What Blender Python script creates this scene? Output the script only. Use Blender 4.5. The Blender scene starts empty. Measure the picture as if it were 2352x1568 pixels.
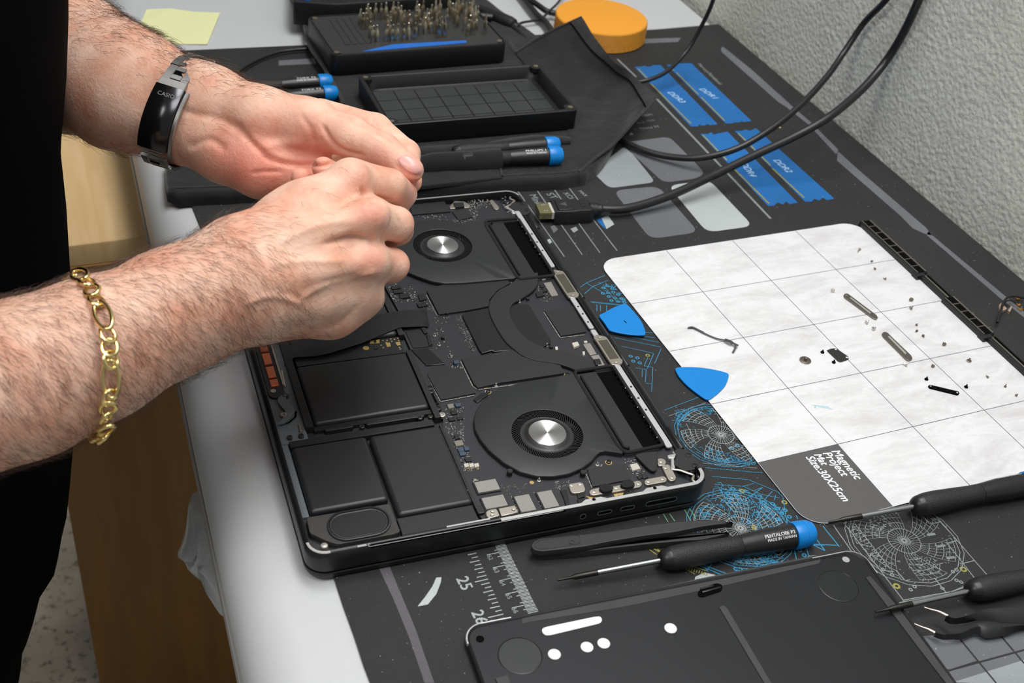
import bpy, math, random
import numpy as np
from mathutils import Vector, Matrix
random.seed(7)
rng = np.random.default_rng(5)
S = bpy.context.scene
COL = S.collection

# ---------------------------------------------------------------- camera
FPX = 2724.7573
R3 = np.array([[0.91938734, -0.38085227, 0.09837924],
               [-0.15962268, -0.58981546, -0.7916049],
               [0.35951012, 0.71208797, -0.60306153]])
CAM = np.array([-0.40721881, -0.67712801, 0.50627744])
cam_d = bpy.data.cameras.new('camera'); cam = bpy.data.objects.new('camera', cam_d); COL.objects.link(cam)
cam_d.sensor_width = 36.0; cam_d.lens = FPX / 2352 * 36.0
cam_d.clip_start = 0.02; cam_d.clip_end = 30
cam.matrix_world = Matrix(((R3[0][0], -R3[1][0], -R3[2][0], CAM[0]), (R3[0][1], -R3[1][1], -R3[2][1], CAM[1]),
                           (R3[0][2], -R3[1][2], -R3[2][2], CAM[2]), (0, 0, 0, 1)))
cam_d.dof.use_dof = True; cam_d.dof.focus_distance = 0.78; cam_d.dof.aperture_fstop = 13.0
S.camera = cam

# ---------------------------------------------------------------- light and exposure
S.view_settings.view_transform = 'Standard'; S.view_settings.look = 'None'
S.view_settings.gamma = 1.0; S.view_settings.use_curve_mapping = False
S.view_settings.exposure = -0.22
W = bpy.data.worlds.new('room_air'); S.world = W; W.use_nodes = True
bg = W.node_tree.nodes['Background']; bg.inputs[0].default_value = (0.93, 0.96, 1.0, 1); bg.inputs[1].default_value = 0.27

def area(name, loc, target, sx, sy, power, color=(1, 1, 1)):
    l = bpy.data.lights.new(name, 'AREA'); l.shape = 'RECTANGLE'; l.size = sx; l.size_y = sy
    l.energy = power; l.color = color
    o = bpy.data.objects.new(name, l); COL.objects.link(o); o.location = loc
    d = Vector(target) - Vector(loc)
    o.rotation_euler = d.to_track_quat('-Z', 'Y').to_euler()
    return o
area('ceiling_light_panel', (0.22, 0.10, 1.75), (0.12, 0.08, 0), 0.9, 0.6, 28, (1.0, 1.0, 1.0))
area('ceiling_light_panel', (0.05, -0.75, 1.8), (0.0, -0.1, 0), 0.7, 0.5, 13, (1.0, 1.0, 1.0))
area('ceiling_light_panel', (-1.20, -0.62, 1.70), (-0.1, 0.0, 0), 0.6, 0.6, 14, (1.0, 0.98, 0.96))

# ---------------------------------------------------------------- pixel rays -> points on real planes
def ray(px, py):
    return R3.T @ np.array([(px - 1176) / FPX, (py - 784) / FPX, 1.0])
def at(px, py, z=0.0):
    d = ray(px, py); return CAM + d * ((z - CAM[2]) / d[2])
def dp(px, py, D):
    return CAM + ray(px, py) * D
CR = {'A': (500, 700, 3.92), 'B': (850, 430, 3.92), 'C': (900, 750, 3.92), 'D': (1050, 950, 3.92), 'E': (600, 1000, 3.92),
      'F': (700, 1150, 3.36), 'G': (1400, 600, 3.92), 'H': (1800, 480, 4.237), 'I': (1700, 800, 3.485), 'J': (1200, 1150, 3.136),
      'K': (1850, 1150, 3.751), 'M': (1180, 250, 3.92), 'N': (1400, 80, 5.2267), 'O': (1330, 600, 5.2267), 'Q': (1480, 900, 5.2267),
      'U': (1450, 1100, 5.2267), 'V': (640, 0, 3.92), 'X': (0, 1000, 2.76), 'Y': (650, 0, 2.94), 'T': (0, 0, 2.94), 'Z': (1300, 0, 2.236),
      'P': (0, 0, 1.0)}
def PX(c, s):
    ox, oy, k = CR[c]
    return [(ox + float(a.split(',')[0]) / k, oy + float(a.split(',')[1]) / k) for a in s.split()]
def W2(c, s, z=0.0):
    return [at(x, y, z) for x, y in PX(c, s)]

# ---------------------------------------------------------------- materials
def lin(c):
    return tuple((x / 255 / 12.92) if x / 255 <= 0.04045 else ((x / 255 + 0.055) / 1.055) ** 2.4 for x in c)
MATS = {}
def mat(name, rgb, rough=0.5, metal=0.0, var=0.0, vscale=60, bump=0.0, bscale=400, spec=0.5, sss=0.0, trans=0.0, alpha=1.0, coat=0.0, sheen=0.0, aniso=0.0):
    if name in MATS: return MATS[name]
    m = bpy.data.materials.new(name); m.use_nodes = True; MATS[name] = m
    nt = m.node_tree; b = nt.nodes['Principled BSDF']
    c = lin(rgb) + (1,)
    b.inputs['Base Color'].default_value = c; b.inputs['Roughness'].default_value = rough; b.inputs['Metallic'].default_value = metal
    b.inputs['Specular IOR Level'].default_value = spec
    if sss: 
        b.inputs['Subsurface Weight'].default_value = sss; b.inputs['Subsurface Radius'].default_value = (1, 0.35, 0.2); b.inputs['Subsurface Scale'].default_value = 0.004
    if trans: b.inputs['Transmission Weight'].default_value = trans
    if alpha < 1: b.inputs['Alpha'].default_value = alpha
    if coat: b.inputs['Coat Weight'].default_value = coat
    if sheen: b.inputs['Sheen Weight'].default_value = sheen
    tc = nt.nodes.new('ShaderNodeTexCoord')
    if var:
        n = nt.nodes.new('ShaderNodeTexNoise'); n.inputs['Scale'].default_value = vscale; n.inputs['Detail'].default_value = 5
        nt.links.new(tc.outputs['Object'], n.inputs['Vector'])
        mr = nt.nodes.new('ShaderNodeMapRange'); mr.inputs[1].default_value = 0.3; mr.inputs[2].default_value = 0.7
        mr.inputs[3].default_value = 1 - var; mr.inputs[4].default_value = 1 + var
        nt.links.new(n.outputs['Fac'], mr.inputs[0])
        mx = nt.nodes.new('ShaderNodeVectorMath'); mx.operation = 'SCALE'; mx.inputs[0].default_value = c[:3]
        nt.links.new(mr.outputs[0], mx.inputs['Scale']); nt.links.new(mx.outputs[0], b.inputs['Base Color'])
    if bump:
        n = nt.nodes.new('ShaderNodeTexNoise'); n.inputs['Scale'].default_value = bscale; n.inputs['Detail'].default_value = 3
        nt.links.new(tc.outputs['Object'], n.inputs['Vector'])
        bp = nt.nodes.new('ShaderNodeBump'); bp.inputs['Strength'].default_value = 1.0; bp.inputs['Distance'].default_value = bump
        nt.links.new(n.outputs['Fac'], bp.inputs['Height']); nt.links.new(bp.outputs[0], b.inputs['Normal'])
    return m

# ---------------------------------------------------------------- mesh building
def V3(p, z=None):
    return np.array([p[0], p[1], p[2] if z is None else z], float)
def area2(P):
    return 0.5 * sum(P[i][0] * P[(i + 1) % len(P)][1] - P[(i + 1) % len(P)][0] * P[i][1] for i in range(len(P)))
def ccw(P):
    return list(P) if area2(P) > 0 else list(P)[::-1]
def inset(P, d):
    n = len(P); out = []
    for i in range(n):
        a, b, c = np.array(P[i - 1][:2]), np.array(P[i][:2]), np.array(P[(i + 1) % n][:2])
        u = b - a; v = c - b; lu = np.linalg.norm(u) or 1e-9; lv = np.linalg.norm(v) or 1e-9
        n1 = np.array([-u[1], u[0]]) / lu; n2 = np.array([-v[1], v[0]]) / lv
        m = n1 + n2; k = max(0.35, (1 + n1 @ n2) / 2 * 1.0); m = m / 2
        out.append(b + m * d / max(m @ m, 0.3))
    return out
def rrect(x0, y0, x1, y1, r, n=5):
    o = []
    for cx, cy, a0 in ((x1 - r, y1 - r, 0), (x0 + r, y1 - r, 90), (x0 + r, y0 + r, 180), (x1 - r, y0 + r, 270)):
        for i in range(n + 1):
            a = math.radians(a0 + 90 * i / n); o.append((cx + r * math.cos(a), cy + r * math.sin(a)))
    return o
def rpoly(P, r, n=4):
    """round the corners of a polygon"""
    P = [np.array(p[:2], float) for p in P]; o = []; N = len(P)
    rr = r if isinstance(r, (list, tuple)) else [r] * N
    for i in range(N):
        a, b, c = P[i - 1], P[i], P[(i + 1) % N]; ri = rr[i]
        u = a - b; v = c - b; lu = np.linalg.norm(u); lv = np.linalg.norm(v)
        if ri <= 0 or lu < 1e-9 or lv < 1e-9: o.append(b); continue
        t = min(ri, lu * .48, lv * .48); p0 = b + u / lu * t; p1 = b + v / lv * t
        for j in range(n + 1):
            s = j / n; o.append((1 - s) ** 2 * p0 + 2 * s * (1 - s) * b + s * s * p1)
    return o
def circ(c, r, n=24, ry=None, a0=0):
    return [(c[0] + r * math.cos(a0 + 2 * math.pi * i / n), c[1] + (ry or r) * math.sin(a0 + 2 * math.pi * i / n)) for i in range(n)]
def smooth_path(P, n=8, closed=False):
    P = [np.array(p, float) for p in P]; o = []; N = len(P)
    rngi = range(N if closed else N - 1)
    for i in rngi:
        if closed: p0, p1, p2, p3 = P[(i - 1) % N], P[i], P[(i + 1) % N], P[(i + 2) % N]
        else: p0, p1, p2, p3 = P[max(i - 1, 0)], P[i], P[i + 1], P[min(i + 2, N - 1)]
        for j in range(n):
            t = j / n
            o.append(0.5 * ((2 * p1) + (-p0 + p2) * t + (2 * p0 - 5 * p1 + 4 * p2 - p3) * t * t + (-p0 + 3 * p1 - 3 * p2 + p3) * t ** 3))
    if not closed: o.append(P[-1])
    return o

class MB:
    def __init__(s): s.v = []; s.f = []; s.m = []; s.mats = []
    def mi(s, m):
        if m not in s.mats: s.mats.append(m)
        return s.mats.index(m)
    def add(s, V, F, m):
        o = len(s.v); s.v += [tuple(float(c) for c in p) for p in V]; k = s.mi(m)
        s.f += [tuple(i + o for i in f) for f in F]; s.m += [k] * len(F); return s
    def flat(s, P, z, m):
        P = ccw(P); return s.add([(p[0], p[1], z) for p in P], [tuple(range(len(P)))], m)
    def prism(s, P, z0, z1, m, bev=0.0, mtop=None, seg=2):
        P = ccw([tuple(p[:2]) for p in P]); n = len(P); rings = [[(p[0], p[1], z0) for p in P]]
        if bev > 0:
            for j in range(seg + 1):
                a = math.pi / 2 * j / seg; Q = inset(P, bev * (1 - math.cos(a))) if j else P
                rings.append([(q[0], q[1], z1 - bev + bev * math.sin(a)) for q in Q])
        else: rings.append([(p[0], p[1], z1) for p in P])
        V = [q for r in rings for q in r]; F = []
        for k in range(len(rings) - 1):
            for i in range(n):
                j = (i + 1) % n; F.append((k * n + i, k * n + j, (k + 1) * n + j, (k + 1) * n + i))
        F.append(tuple(range(n))[::-1])
        s.add(V, F, m)
        L = len(rings) - 1; s.add(rings[-1], [tuple(range(n))], mtop or m); return s
    def loft(s, rings, m, caps=(True, True), closed=True):
        n = len(rings[0]); V = [q for r in rings for q in r]; F = []
        for k in range(len(rings) - 1):
            for i in range(n if closed else n - 1):
                j = (i + 1) % n; F.append((k * n + i, k * n + j, (k + 1) * n + j, (k + 1) * n + i))
        if caps[0]: F.append(tuple(range(n))[::-1])
        if caps[1]: F.append(tuple(range((len(rings) - 1) * n, len(rings) * n)))
        return s.add(V, F, m)
    def tube(s, path, r, m, seg=10, flatz=1.0):
        P = [np.array(p, float) for p in path]; n = len(P); rr = r if hasattr(r, '__len__') else [r] * n
        T = [P[min(i + 1, n - 1)] - P[max(i - 1, 0)] for i in range(n)]; T = [t / (np.linalg.norm(t) or 1) for t in T]
        up = np.array([0, 0, 1.0]);
        if abs(T[0] @ up) > 0.95: up = np.array([1.0, 0, 0])
        N = np.cross(T[0], up); N /= np.linalg.norm(N); rings = []
        for i in range(n):
            N = N - T[i] * (N @ T[i]); N /= np.linalg.norm(N); B = np.cross(T[i], N)
            rings.append([P[i] + rr[i] * (math.cos(a) * N + math.sin(a) * B * flatz) for a in (2 * math.pi * k / seg for k in range(seg))])
        return s.loft(rings, m)
    def lathe(s, o, ax, prof, m, seg=24):
        o = np.array(o, float); ax = np.array(ax, float); ax /= np.linalg.norm(ax)
        up = np.array([0, 0, 1.0]) if abs(ax[2]) < .9 else np.array([1.0, 0, 0])
        N = np.cross(ax, up); N /= np.linalg.norm(N); B = np.cross(ax, N)
        rings = [[o + ax * t + max(r, 1e-6) * (math.cos(2 * math.pi * k / seg) * N + math.sin(2 * math.pi * k / seg) * B) for k in range(seg)] for t, r in prof]
        return s.loft(rings, m)
    def ribbon(s, P, w, z, m, closed=False):
        s.zc = (getattr(s, 'zc', 0) + 1) % 60; z = z + s.zc * 1.2e-6
        P = [np.array(p[:2], float) for p in P]; n = len(P)
        for i in range(n if closed else n - 1):
            a, b = P[i], P[(i + 1) % n]; d = b - a; L = np.linalg.norm(d)
            if L < 1e-7: continue
            q = np.array([-d[1], d[0]]) / L * w / 2; e = d / L * w * 0.2
            s.add([(*(a - e - q), z), (*(b + e - q), z), (*(b + e + q), z), (*(a - e + q), z)], [(0, 1, 2, 3)], m)
        return s
    def ringflat(s, c, r0, r1, z, m, n=20, ax=(1, 0)):
        V = []; F = []
        for i in range(n):
            a = 2 * math.pi * i / n
            V += [(c[0] + r0 * math.cos(a), c[1] + r0 * math.sin(a), z), (c[0] + r1 * math.cos(a), c[1] + r1 * math.sin(a), z)]
        for i in range(n):
            j = (i + 1) % n; F.append((2 * i, 2 * i + 1, 2 * j + 1, 2 * j))
        return s.add(V, F, m)

_txt = {}
def text_mesh(t):
    if t not in _txt:
        cu = bpy.data.curves.new('t', 'FONT'); cu.body = t; cu.size = 1; cu.resolution_u = 3
        o = bpy.data.objects.new('t', cu); COL.objects.link(o); bpy.context.view_layer.update()
        me = bpy.data.meshes.new_from_object(o.evaluated_get(bpy.context.evaluated_depsgraph_get()))
        V = np.array([v.co[:] for v in me.vertices]); F = [tuple(p.vertices) for p in me.polygons]
        bpy.data.objects.remove(o); bpy.data.curves.remove(cu); bpy.data.meshes.remove(me); _txt[t] = (V, F)
    return _txt[t]
def text(mb, t, a, b, m, up=None, hs=1.0, shear=0.0, bold=0.0):
    """text on the baseline a->b (world points), up = direction of the letter tops"""
    V, F = text_mesh(t); a = np.array(a, float); b = np.array(b, float); d = b - a
    w = V[:, 0].max() - V[:, 0].min(); k = np.linalg.norm(d) / w; xd = d / np.linalg.norm(d)
    yd = np.array([-xd[1], xd[0], 0.0]) if up is None else np.array(up, float); yd = yd / np.linalg.norm(yd)
    X = V[:, 0] - V[:, 0].min()
    Q = a + np.outer(X * k + V[:, 1] * k * hs * shear, xd) + np.outer(V[:, 1] * k * hs, yd)
    mb.add(Q, F, m)
    if bold: mb.add(Q + xd * bold + (0, 0, .00002), F, m); mb.add(Q + yd * bold + (0, 0, .00004), F, m)

def tag(o, label=None, cat=None, group=None, kind=None):
    if label: o['label'] = label
    if cat: o['category'] = cat
    if group: o['group'] = group
    if kind: o['kind'] = kind
    return o
def obj(name, mb, parent=None, origin=None, smooth=35, label=None, cat=None, group=None, kind=None):
    V = np.array(mb.v)
    if parent is not None:
        base = parent.matrix_world.inverted()
    else:
        if origin is None: origin = ((V[:, 0].min() + V[:, 0].max()) / 2, (V[:, 1].min() + V[:, 1].max()) / 2, V[:, 2].min())
        base = Matrix.Translation(Vector(origin)).inverted()
    B = np.array(base); V = V @ B[:3, :3].T + B[:3, 3]
    me = bpy.data.meshes.new(name); me.from_pydata(V.tolist(), [], mb.f); me.validate()
    for m in mb.mats: me.materials.append(m)
    if len(mb.m) == len(me.polygons): me.polygons.foreach_set('material_index', mb.m)
    if smooth:
        me.polygons.foreach_set('use_smooth', [True] * len(me.polygons)); me.set_sharp_from_angle(angle=math.radians(smooth))
    o = bpy.data.objects.new(name, me); COL.objects.link(o)
    if parent is not None: o.parent = parent; o.matrix_world = parent.matrix_world.copy()
    else: o.location = origin
    if parent is not None: o.matrix_parent_inverse = Matrix.Identity(4); o.matrix_basis = Matrix.Identity(4)
    return tag(o, label, cat, group, kind)
def empty(name, loc, rz=0.0, label=None, cat=None, group=None, size=0.02):
    o = bpy.data.objects.new(name, None); COL.objects.link(o); o.empty_display_size = size
    o.location = tuple(float(c) for c in loc); o.rotation_euler = (0, 0, rz)
    o.matrix_world = Matrix.Translation(o.location) @ Matrix.Rotation(rz, 4, 'Z')
    return tag(o, label, cat, group)
def copy_thing(root, loc, rz=0.0, label=None, group=None, scale=None):
    r = root.copy(); COL.objects.link(r); r.location = tuple(float(c) for c in loc); r.rotation_euler = (0, 0, rz)
    if scale: r.scale = (scale,) * 3
    if label: r['label'] = label
    if group: r['group'] = group
    for ch in root.children:
        c = ch.copy(); COL.objects.link(c); c.parent = r
        for g in ch.children:
            d = g.copy(); COL.objects.link(d); d.parent = c
    return r
# ================================================================ ROOM
ZT = -0.003   # table top
ZM = -0.001   # work mat top
ZF = -0.80   # floor
def setnoise_wall():
    m = mat('painted_textured_wall', (214, 217, 208), rough=0.75, var=0.05, vscale=30)
    nt = m.node_tree; b = nt.nodes['Principled BSDF']; tc = nt.nodes.new('ShaderNodeTexCoord')
    n1 = nt.nodes.new('ShaderNodeTexNoise'); n1.inputs['Scale'].default_value = 260; n1.inputs['Detail'].default_value = 4; n1.inputs['Roughness'].default_value = .55
    n2 = nt.nodes.new('ShaderNodeTexVoronoi'); n2.inputs['Scale'].default_value = 230; n2.feature = 'SMOOTH_F1'
    nt.links.new(tc.outputs['Object'], n1.inputs['Vector']); nt.links.new(tc.outputs['Object'], n2.inputs['Vector'])
    ad = nt.nodes.new('ShaderNodeMath'); ad.operation = 'ADD'; nt.links.new(n1.outputs['Fac'], ad.inputs[0]); nt.links.new(n2.outputs['Distance'], ad.inputs[1])
    bp = nt.nodes.new('ShaderNodeBump'); bp.inputs['Strength'].default_value = 0.8; bp.inputs['Distance'].default_value = 0.0011
    nt.links.new(ad.outputs[0], bp.inputs['Height']); nt.links.new(bp.outputs[0], b.inputs['Normal']); return m
WALL = setnoise_wall()
wx = lambda y: 0.340 + (y + 0.11) * 0.0325          # wall line
mb = MB(); y0, y1 = -1.4, 3.4
mb.prism([(wx(y0), y0), (wx(y1), y1), (wx(y1) + .12, y1), (wx(y0) + .12, y0)], ZF - .02, 1.9, WALL)
obj('wall_right', mb, kind='structure', smooth=0, label='grey wall with rough orange-peel paint texture')
mb = MB(); mb.prism([(-3, y1), (wx(y1) + .12, y1), (wx(y1) + .12, y1 + .12), (-3, y1 + .12)], ZF - .02, 1.9, WALL)
obj('wall_back', mb, kind='structure', smooth=0)

fm = mat('speckled_stone_floor', (214, 206, 188), rough=0.55, var=0.30, vscale=9)
nt = fm.node_tree; tc = nt.nodes.new('ShaderNodeTexCoord'); vo = nt.nodes.new('ShaderNodeTexNoise'); vo.inputs['Scale'].default_value = 95; vo.inputs['Detail'].default_value = 2
nt.links.new(tc.outputs['Object'], vo.inputs['Vector']); cr = nt.nodes.new('ShaderNodeValToRGB')
cr.color_ramp.elements[0].position = .30; cr.color_ramp.elements[0].color = (.34, .32, .28, 1); cr.color_ramp.elements[1].position = .43; cr.color_ramp.elements[1].color = (1, 1, 1, 1)
nt.links.new(vo.outputs['Fac'], cr.inputs[0]); b = nt.nodes['Principled BSDF']; src = b.inputs['Base Color'].links[0].from_socket
mx = nt.nodes.new('ShaderNodeMix'); mx.data_type = 'RGBA'; mx.blend_type = 'MULTIPLY'; mx.inputs[0].default_value = .8
nt.links.new(src, mx.inputs[6]); nt.links.new(cr.outputs[0], mx.inputs[7]); nt.links.new(mx.outputs[2], b.inputs['Base Color'])
mb = MB(); mb.prism([(-3, -2.6), (wx(y0) + .1, -2.6), (wx(y1) + .1, y1), (-3, y1)], ZF - .05, ZF, fm)
obj('floor', mb, kind='structure', smooth=0)

# ---- desk
LAM = mat('grey_laminate', (196, 198, 199), rough=0.42, bump=0.00006, bscale=900, var=0.015, vscale=8)
EDG = mat('grey_edge_band', (150, 149, 146), rough=0.6)
MET = mat('grey_desk_metal', (150, 150, 150), rough=0.5, metal=.3)
desk = empty('desk', (0, 0.1, ZF), label='grey laminate desk with rounded front edge carrying the repair mats', cat='desk')
def exl(y): return -0.327 + (y - 0.0) * 0.050
A0, A1 = (exl(-.75), -.75), (exl(1.15), 1.15)
B0, B1 = (0.318, -.75), (0.363, 1.15)
# top: section swept along the long left edge (waterfall nosing)
mb = MB()
prof = [(0.075, ZT), (0.030, ZT)] + [(0.030 - 0.030 * math.sin(a), ZT - 0.034 + 0.034 * math.cos(a)) for a in [math.radians(q) for q in (10, 22, 34, 46, 58, 70, 80, 88)]]
rings = []
for (ex, ey), (fx, fy) in ((A0, B0), (A1, B1)):
    r = [(ex + u, ey, z) for u, z in prof] + [(ex + .004, ey, ZT - .040), (ex + .035, ey, ZT - .045), (fx, fy, ZT - .045), (fx, fy, ZT)]
    rings.append(r)
mb.loft(rings, LAM, caps=(True, True))
obj('desk_top', mb, desk)
mb = MB(); mb.loft([[(ex + .0015, ey, ZT - .036), (ex - .0012, ey, ZT - .0375), (ex - .0012, ey, ZT - .050), (ex + .006, ey, ZT - .050)] for ex, ey in (A0, A1)], EDG)
obj('edge_band', mb, desk, label='beige grey strip under the nosing')
for (cx, cy) in ((exl(-.7) + .12, -.68), (.22, -.68), (exl(1.05) + .12, 1.05), (.28, 1.05)):
    mb = MB(); mb.prism(rrect(cx - .025, cy - .025, cx + .025, cy + .025, .006), ZF, ZT - .045, MET); obj('leg', mb, desk)

# ---- wooden cabinet under the desk
def wood(name, c1, c2, rough=.5):
    m = mat(name, c1, rough=rough); nt = m.node_tree; b = nt.nodes['Principled BSDF']
    tc = nt.nodes.new('ShaderNodeTexCoord'); mp = nt.nodes.new('ShaderNodeMapping'); mp.inputs['Scale'].default_value = (14, 1.3, 1.3)
    n = nt.nodes.new('ShaderNodeTexNoise'); n.inputs['Scale'].default_value = 5; n.inputs['Detail'].default_value = 6; n.inputs['Distortion'].default_value = .6
    nt.links.new(tc.outputs['Object'], mp.inputs[0]); nt.links.new(mp.outputs[0], n.inputs['Vector'])
    cr = nt.nodes.new('ShaderNodeValToRGB'); cr.color_ramp.elements[0].position = .35; cr.color_ramp.elements[1].position = .65
    cr.color_ramp.elements[0].color = lin(c1) + (1,); cr.color_ramp.elements[1].color = lin(c2) + (1,)
    nt.links.new(n.outputs['Fac'], cr.inputs[0]); nt.links.new(cr.outputs[0], b.inputs['Base Color']); return m
WD = wood('lit_maple_wood', (214, 178, 124), (226, 193, 142)); WDD = wood('shaded_wood_panel', (156, 112, 56), (142, 100, 48), .45)  # light and shade put into the wood colours: lit top, darkened front
cab = empty('wooden_cabinet', (-.26, .5, ZF), label='low wooden cabinet with lit pale top and shaded brown front beside the desk', cat='cabinet')
cz = -0.10; cx0, cx1, cy0, cy1 = -.4155, -.05, .272, .95
mb = MB(); mb.prism([(cx0 + .002, cy0 + .012), (cx1, cy0 + .012), (cx1, cy1), (cx0 + .002, cy1)], ZF + .01, cz - .022, WDD); obj('carcass', mb, cab, smooth=0)
mb = MB(); mb.prism([(cx0, cy0), (cx1, cy0), (cx1, cy1), (cx0, cy1)], cz - .022, cz, WD, bev=.002); obj('cabinet_top', mb, cab)
mb = MB(); mb.prism([(cx0, cy0 - .002), (cx1, cy0 - .002), (cx1, cy0 + .012), (cx0, cy0 + .012)], ZF + .005, cz - .0225, WDD, bev=.001); obj('front_panel', mb, cab, smooth=0)

# ---- crumpled plastic bag hanging under the desk edge
PB = mat('clear_plastic_film', (222, 228, 232), rough=0.25, trans=0.15, alpha=0.8, spec=.6, bump=.0006, bscale=45)
zb = -.30
C0 = [(445, 1128), (470, 1145), (520, 1150), (560, 1210), (575, 1300), (575, 1420), (535, 1420), (505, 1365), (478, 1330), (450, 1305), (425, 1280), (418, 1255), (430, 1200)]
cc = np.mean([dp(x, y, .98) for x, y in C0], axis=0); fwd = R3[2]
mb = MB(); rings = []
ol = smooth_path([dp(x, y, .98) for x, y in C0], 5, True)
for k, (s, d) in enumerate([(0.15, -.050), (.5, -.042), (.8, -.026), (.97, -.008), (1.0, .010), (.93, .03), (.7, .045), (.35, .052)]):
    rings.append([cc + (p - cc) * (s + .018 * math.sin(i * .8 + k)) + fwd * (d + .004 * math.sin(i * .5 + k * 1.1)) for i, p in enumerate(ol)])
mb.loft(rings, PB)
obj('plastic_bag', mb, smooth=70, label='crumpled translucent plastic bag hanging under the desk edge', cat='plastic bag')

# ---- sticky note
mb = MB(); SN = mat('pale_yellow_paper', (232, 232, 176), rough=.7)
P = W2('T', '990,67 1150,70 1300,88 1488,104 1400,305 1170,300 945,170', ZT)
n = len(P); Z = [.0006, .0022, .0016, .003, .0012, .0006, .001]
mb.add([(p[0], p[1], ZT + z) for p, z in zip(P, Z)] + [(p[0], p[1], ZT + z - .0004) for p, z in zip(P, Z)], [tuple(range(n))[::-1], tuple(range(n, 2 * n))] + [(i, (i + 1) % n, (i + 1) % n + n, i + n) for i in range(n)], SN)
obj('sticky_note', mb, smooth=0, label='pale yellow paper note lying on the bare grey desk', cat='sticky note')
# ================================================================ WORK MAT with its prints
def weave(name, rgb, amp=.35):
    m = mat(name, rgb, rough=0.62, spec=.35); nt = m.node_tree; b = nt.nodes['Principled BSDF']
    tc = nt.nodes.new('ShaderNodeTexCoord'); mp = nt.nodes.new('ShaderNodeMapping'); mp.inputs['Rotation'].default_value = (0, 0, .05)
    nt.links.new(tc.outputs['Object'], mp.inputs[0]); ws = []
    for d in ('X', 'Y'):
        w = nt.nodes.new('ShaderNodeTexWave'); w.bands_direction = d; w.inputs['Scale'].default_value = 430; nt.links.new(mp.outputs[0], w.inputs['Vector']); ws.append(w)
    mu = nt.nodes.new('ShaderNodeMath'); mu.operation = 'MULTIPLY'; nt.links.new(ws[0].outputs['Fac'], mu.inputs[0]); nt.links.new(ws[1].outputs['Fac'], mu.inputs[1])
    n = nt.nodes.new('ShaderNodeTexNoise'); n.inputs['Scale'].default_value = 11; n.inputs['Detail'].default_value = 6; nt.links.new(tc.outputs['Object'], n.inputs['Vector'])
    n2 = nt.nodes.new('ShaderNodeTexNoise'); n2.inputs['Scale'].default_value = 500; n2.inputs['Detail'].default_value = 1; nt.links.new(tc.outputs['Object'], n2.inputs['Vector'])
    r2 = nt.nodes.new('ShaderNodeMapRange'); r2.inputs[1].default_value = .73; r2.inputs[2].default_value = .79; r2.inputs[3].default_value = 0; r2.inputs[4].default_value = .25; nt.links.new(n2.outputs['Fac'], r2.inputs[0])
    r = nt.nodes.new('ShaderNodeMapRange'); r.inputs[1].default_value = .2; r.inputs[2].default_value = .8; r.inputs[3].default_value = .8; r.inputs[4].default_value = 1.25; nt.links.new(n.outputs['Fac'], r.inputs[0])
    ma = nt.nodes.new('ShaderNodeMath'); ma.operation = 'MULTIPLY_ADD'; ma.inputs[1].default_value = amp * 2.8; ma.inputs[2].default_value = max(.12, 1 - amp * .7); nt.links.new(mu.outputs[0], ma.inputs[0])
    m3 = nt.nodes.new('ShaderNodeMath'); m3.operation = 'MULTIPLY'; nt.links.new(ma.outputs[0], m3.inputs[0]); nt.links.new(r.outputs[0], m3.inputs[1])
    vs = nt.nodes.new('ShaderNodeVectorMath'); vs.operation = 'SCALE'; vs.inputs[0].default_value = lin(rgb); nt.links.new(m3.outputs[0], vs.inputs['Scale'])
    va = nt.nodes.new('ShaderNodeVectorMath'); va.operation = 'ADD'; nt.links.new(vs.outputs[0], va.inputs[0]); nt.links.new(r2.outputs[0], va.inputs[1])
    nt.links.new(va.outputs[0], b.inputs['Base Color'])
    bp = nt.nodes.new('ShaderNodeBump'); bp.inputs['Strength'].default_value = .5; bp.inputs['Distance'].default_value = .0003
    nt.links.new(mu.outputs[0], bp.inputs['Height']); nt.links.new(bp.outputs[0], b.inputs['Normal']); return m
MT = weave('black_woven_mat', (42, 42, 42), 1.0); G1 = weave('grey_print', (104, 106, 111), .12); G2 = weave('light_grey_print', (150, 155, 158), .12)
GP = weave('pale_grey_print', (176, 182, 182), .1); BL = weave('blue_print', (26, 104, 172), .1); CY = weave('cyan_print', (56, 138, 176), .7); WH = weave('white_print', (160, 166, 166), .7)
YE = weave('yellow_print', (150, 146, 74), .6); LB = mat('pale_blue_print', (168, 204, 236), .6); GY = weave('dull_white_print', (134, 140, 140), .6); LN = weave('dull_line_print', (92, 89, 94), .6)
z1, z2, z3 = ZM + .00008, ZM + .00016, ZM + .00024
mb = MB()
lm = W2('P', '770,1330 790,1390 812,1450 835,1520 853,1568 866,1620', 0)
right = [(wx(y) - .002, y) for y in (-.5, -.11, .41)]
far = [at(1655, 54)[:2], at(470, 119)[:2], (-.283, .445)]
out = [(-.300, -.5)] + [tuple(p[:2]) for p in lm[::-1]] + [(-.2835, .06), (-.2875, .30), (-.289, .445), tuple(at(1500, 66)[:2]), (wx(.41) - .002, .412)] + right[::-1][1:]
mb.prism(out, ZT, ZM, MT)
def pf(c, s, m, z=z1): mb.flat([p[:2] for p in W2(c, s, ZM)], z, m)
def pr(c, s, m, r, z=z1): mb.flat(rpoly([p[:2] for p in W2(c, s, ZM)], r), z, m)
def pl(c, s, m, w, z=z2, cl=False): mb.ribbon(W2(c, s, ZM), w, z, m, cl)
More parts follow.
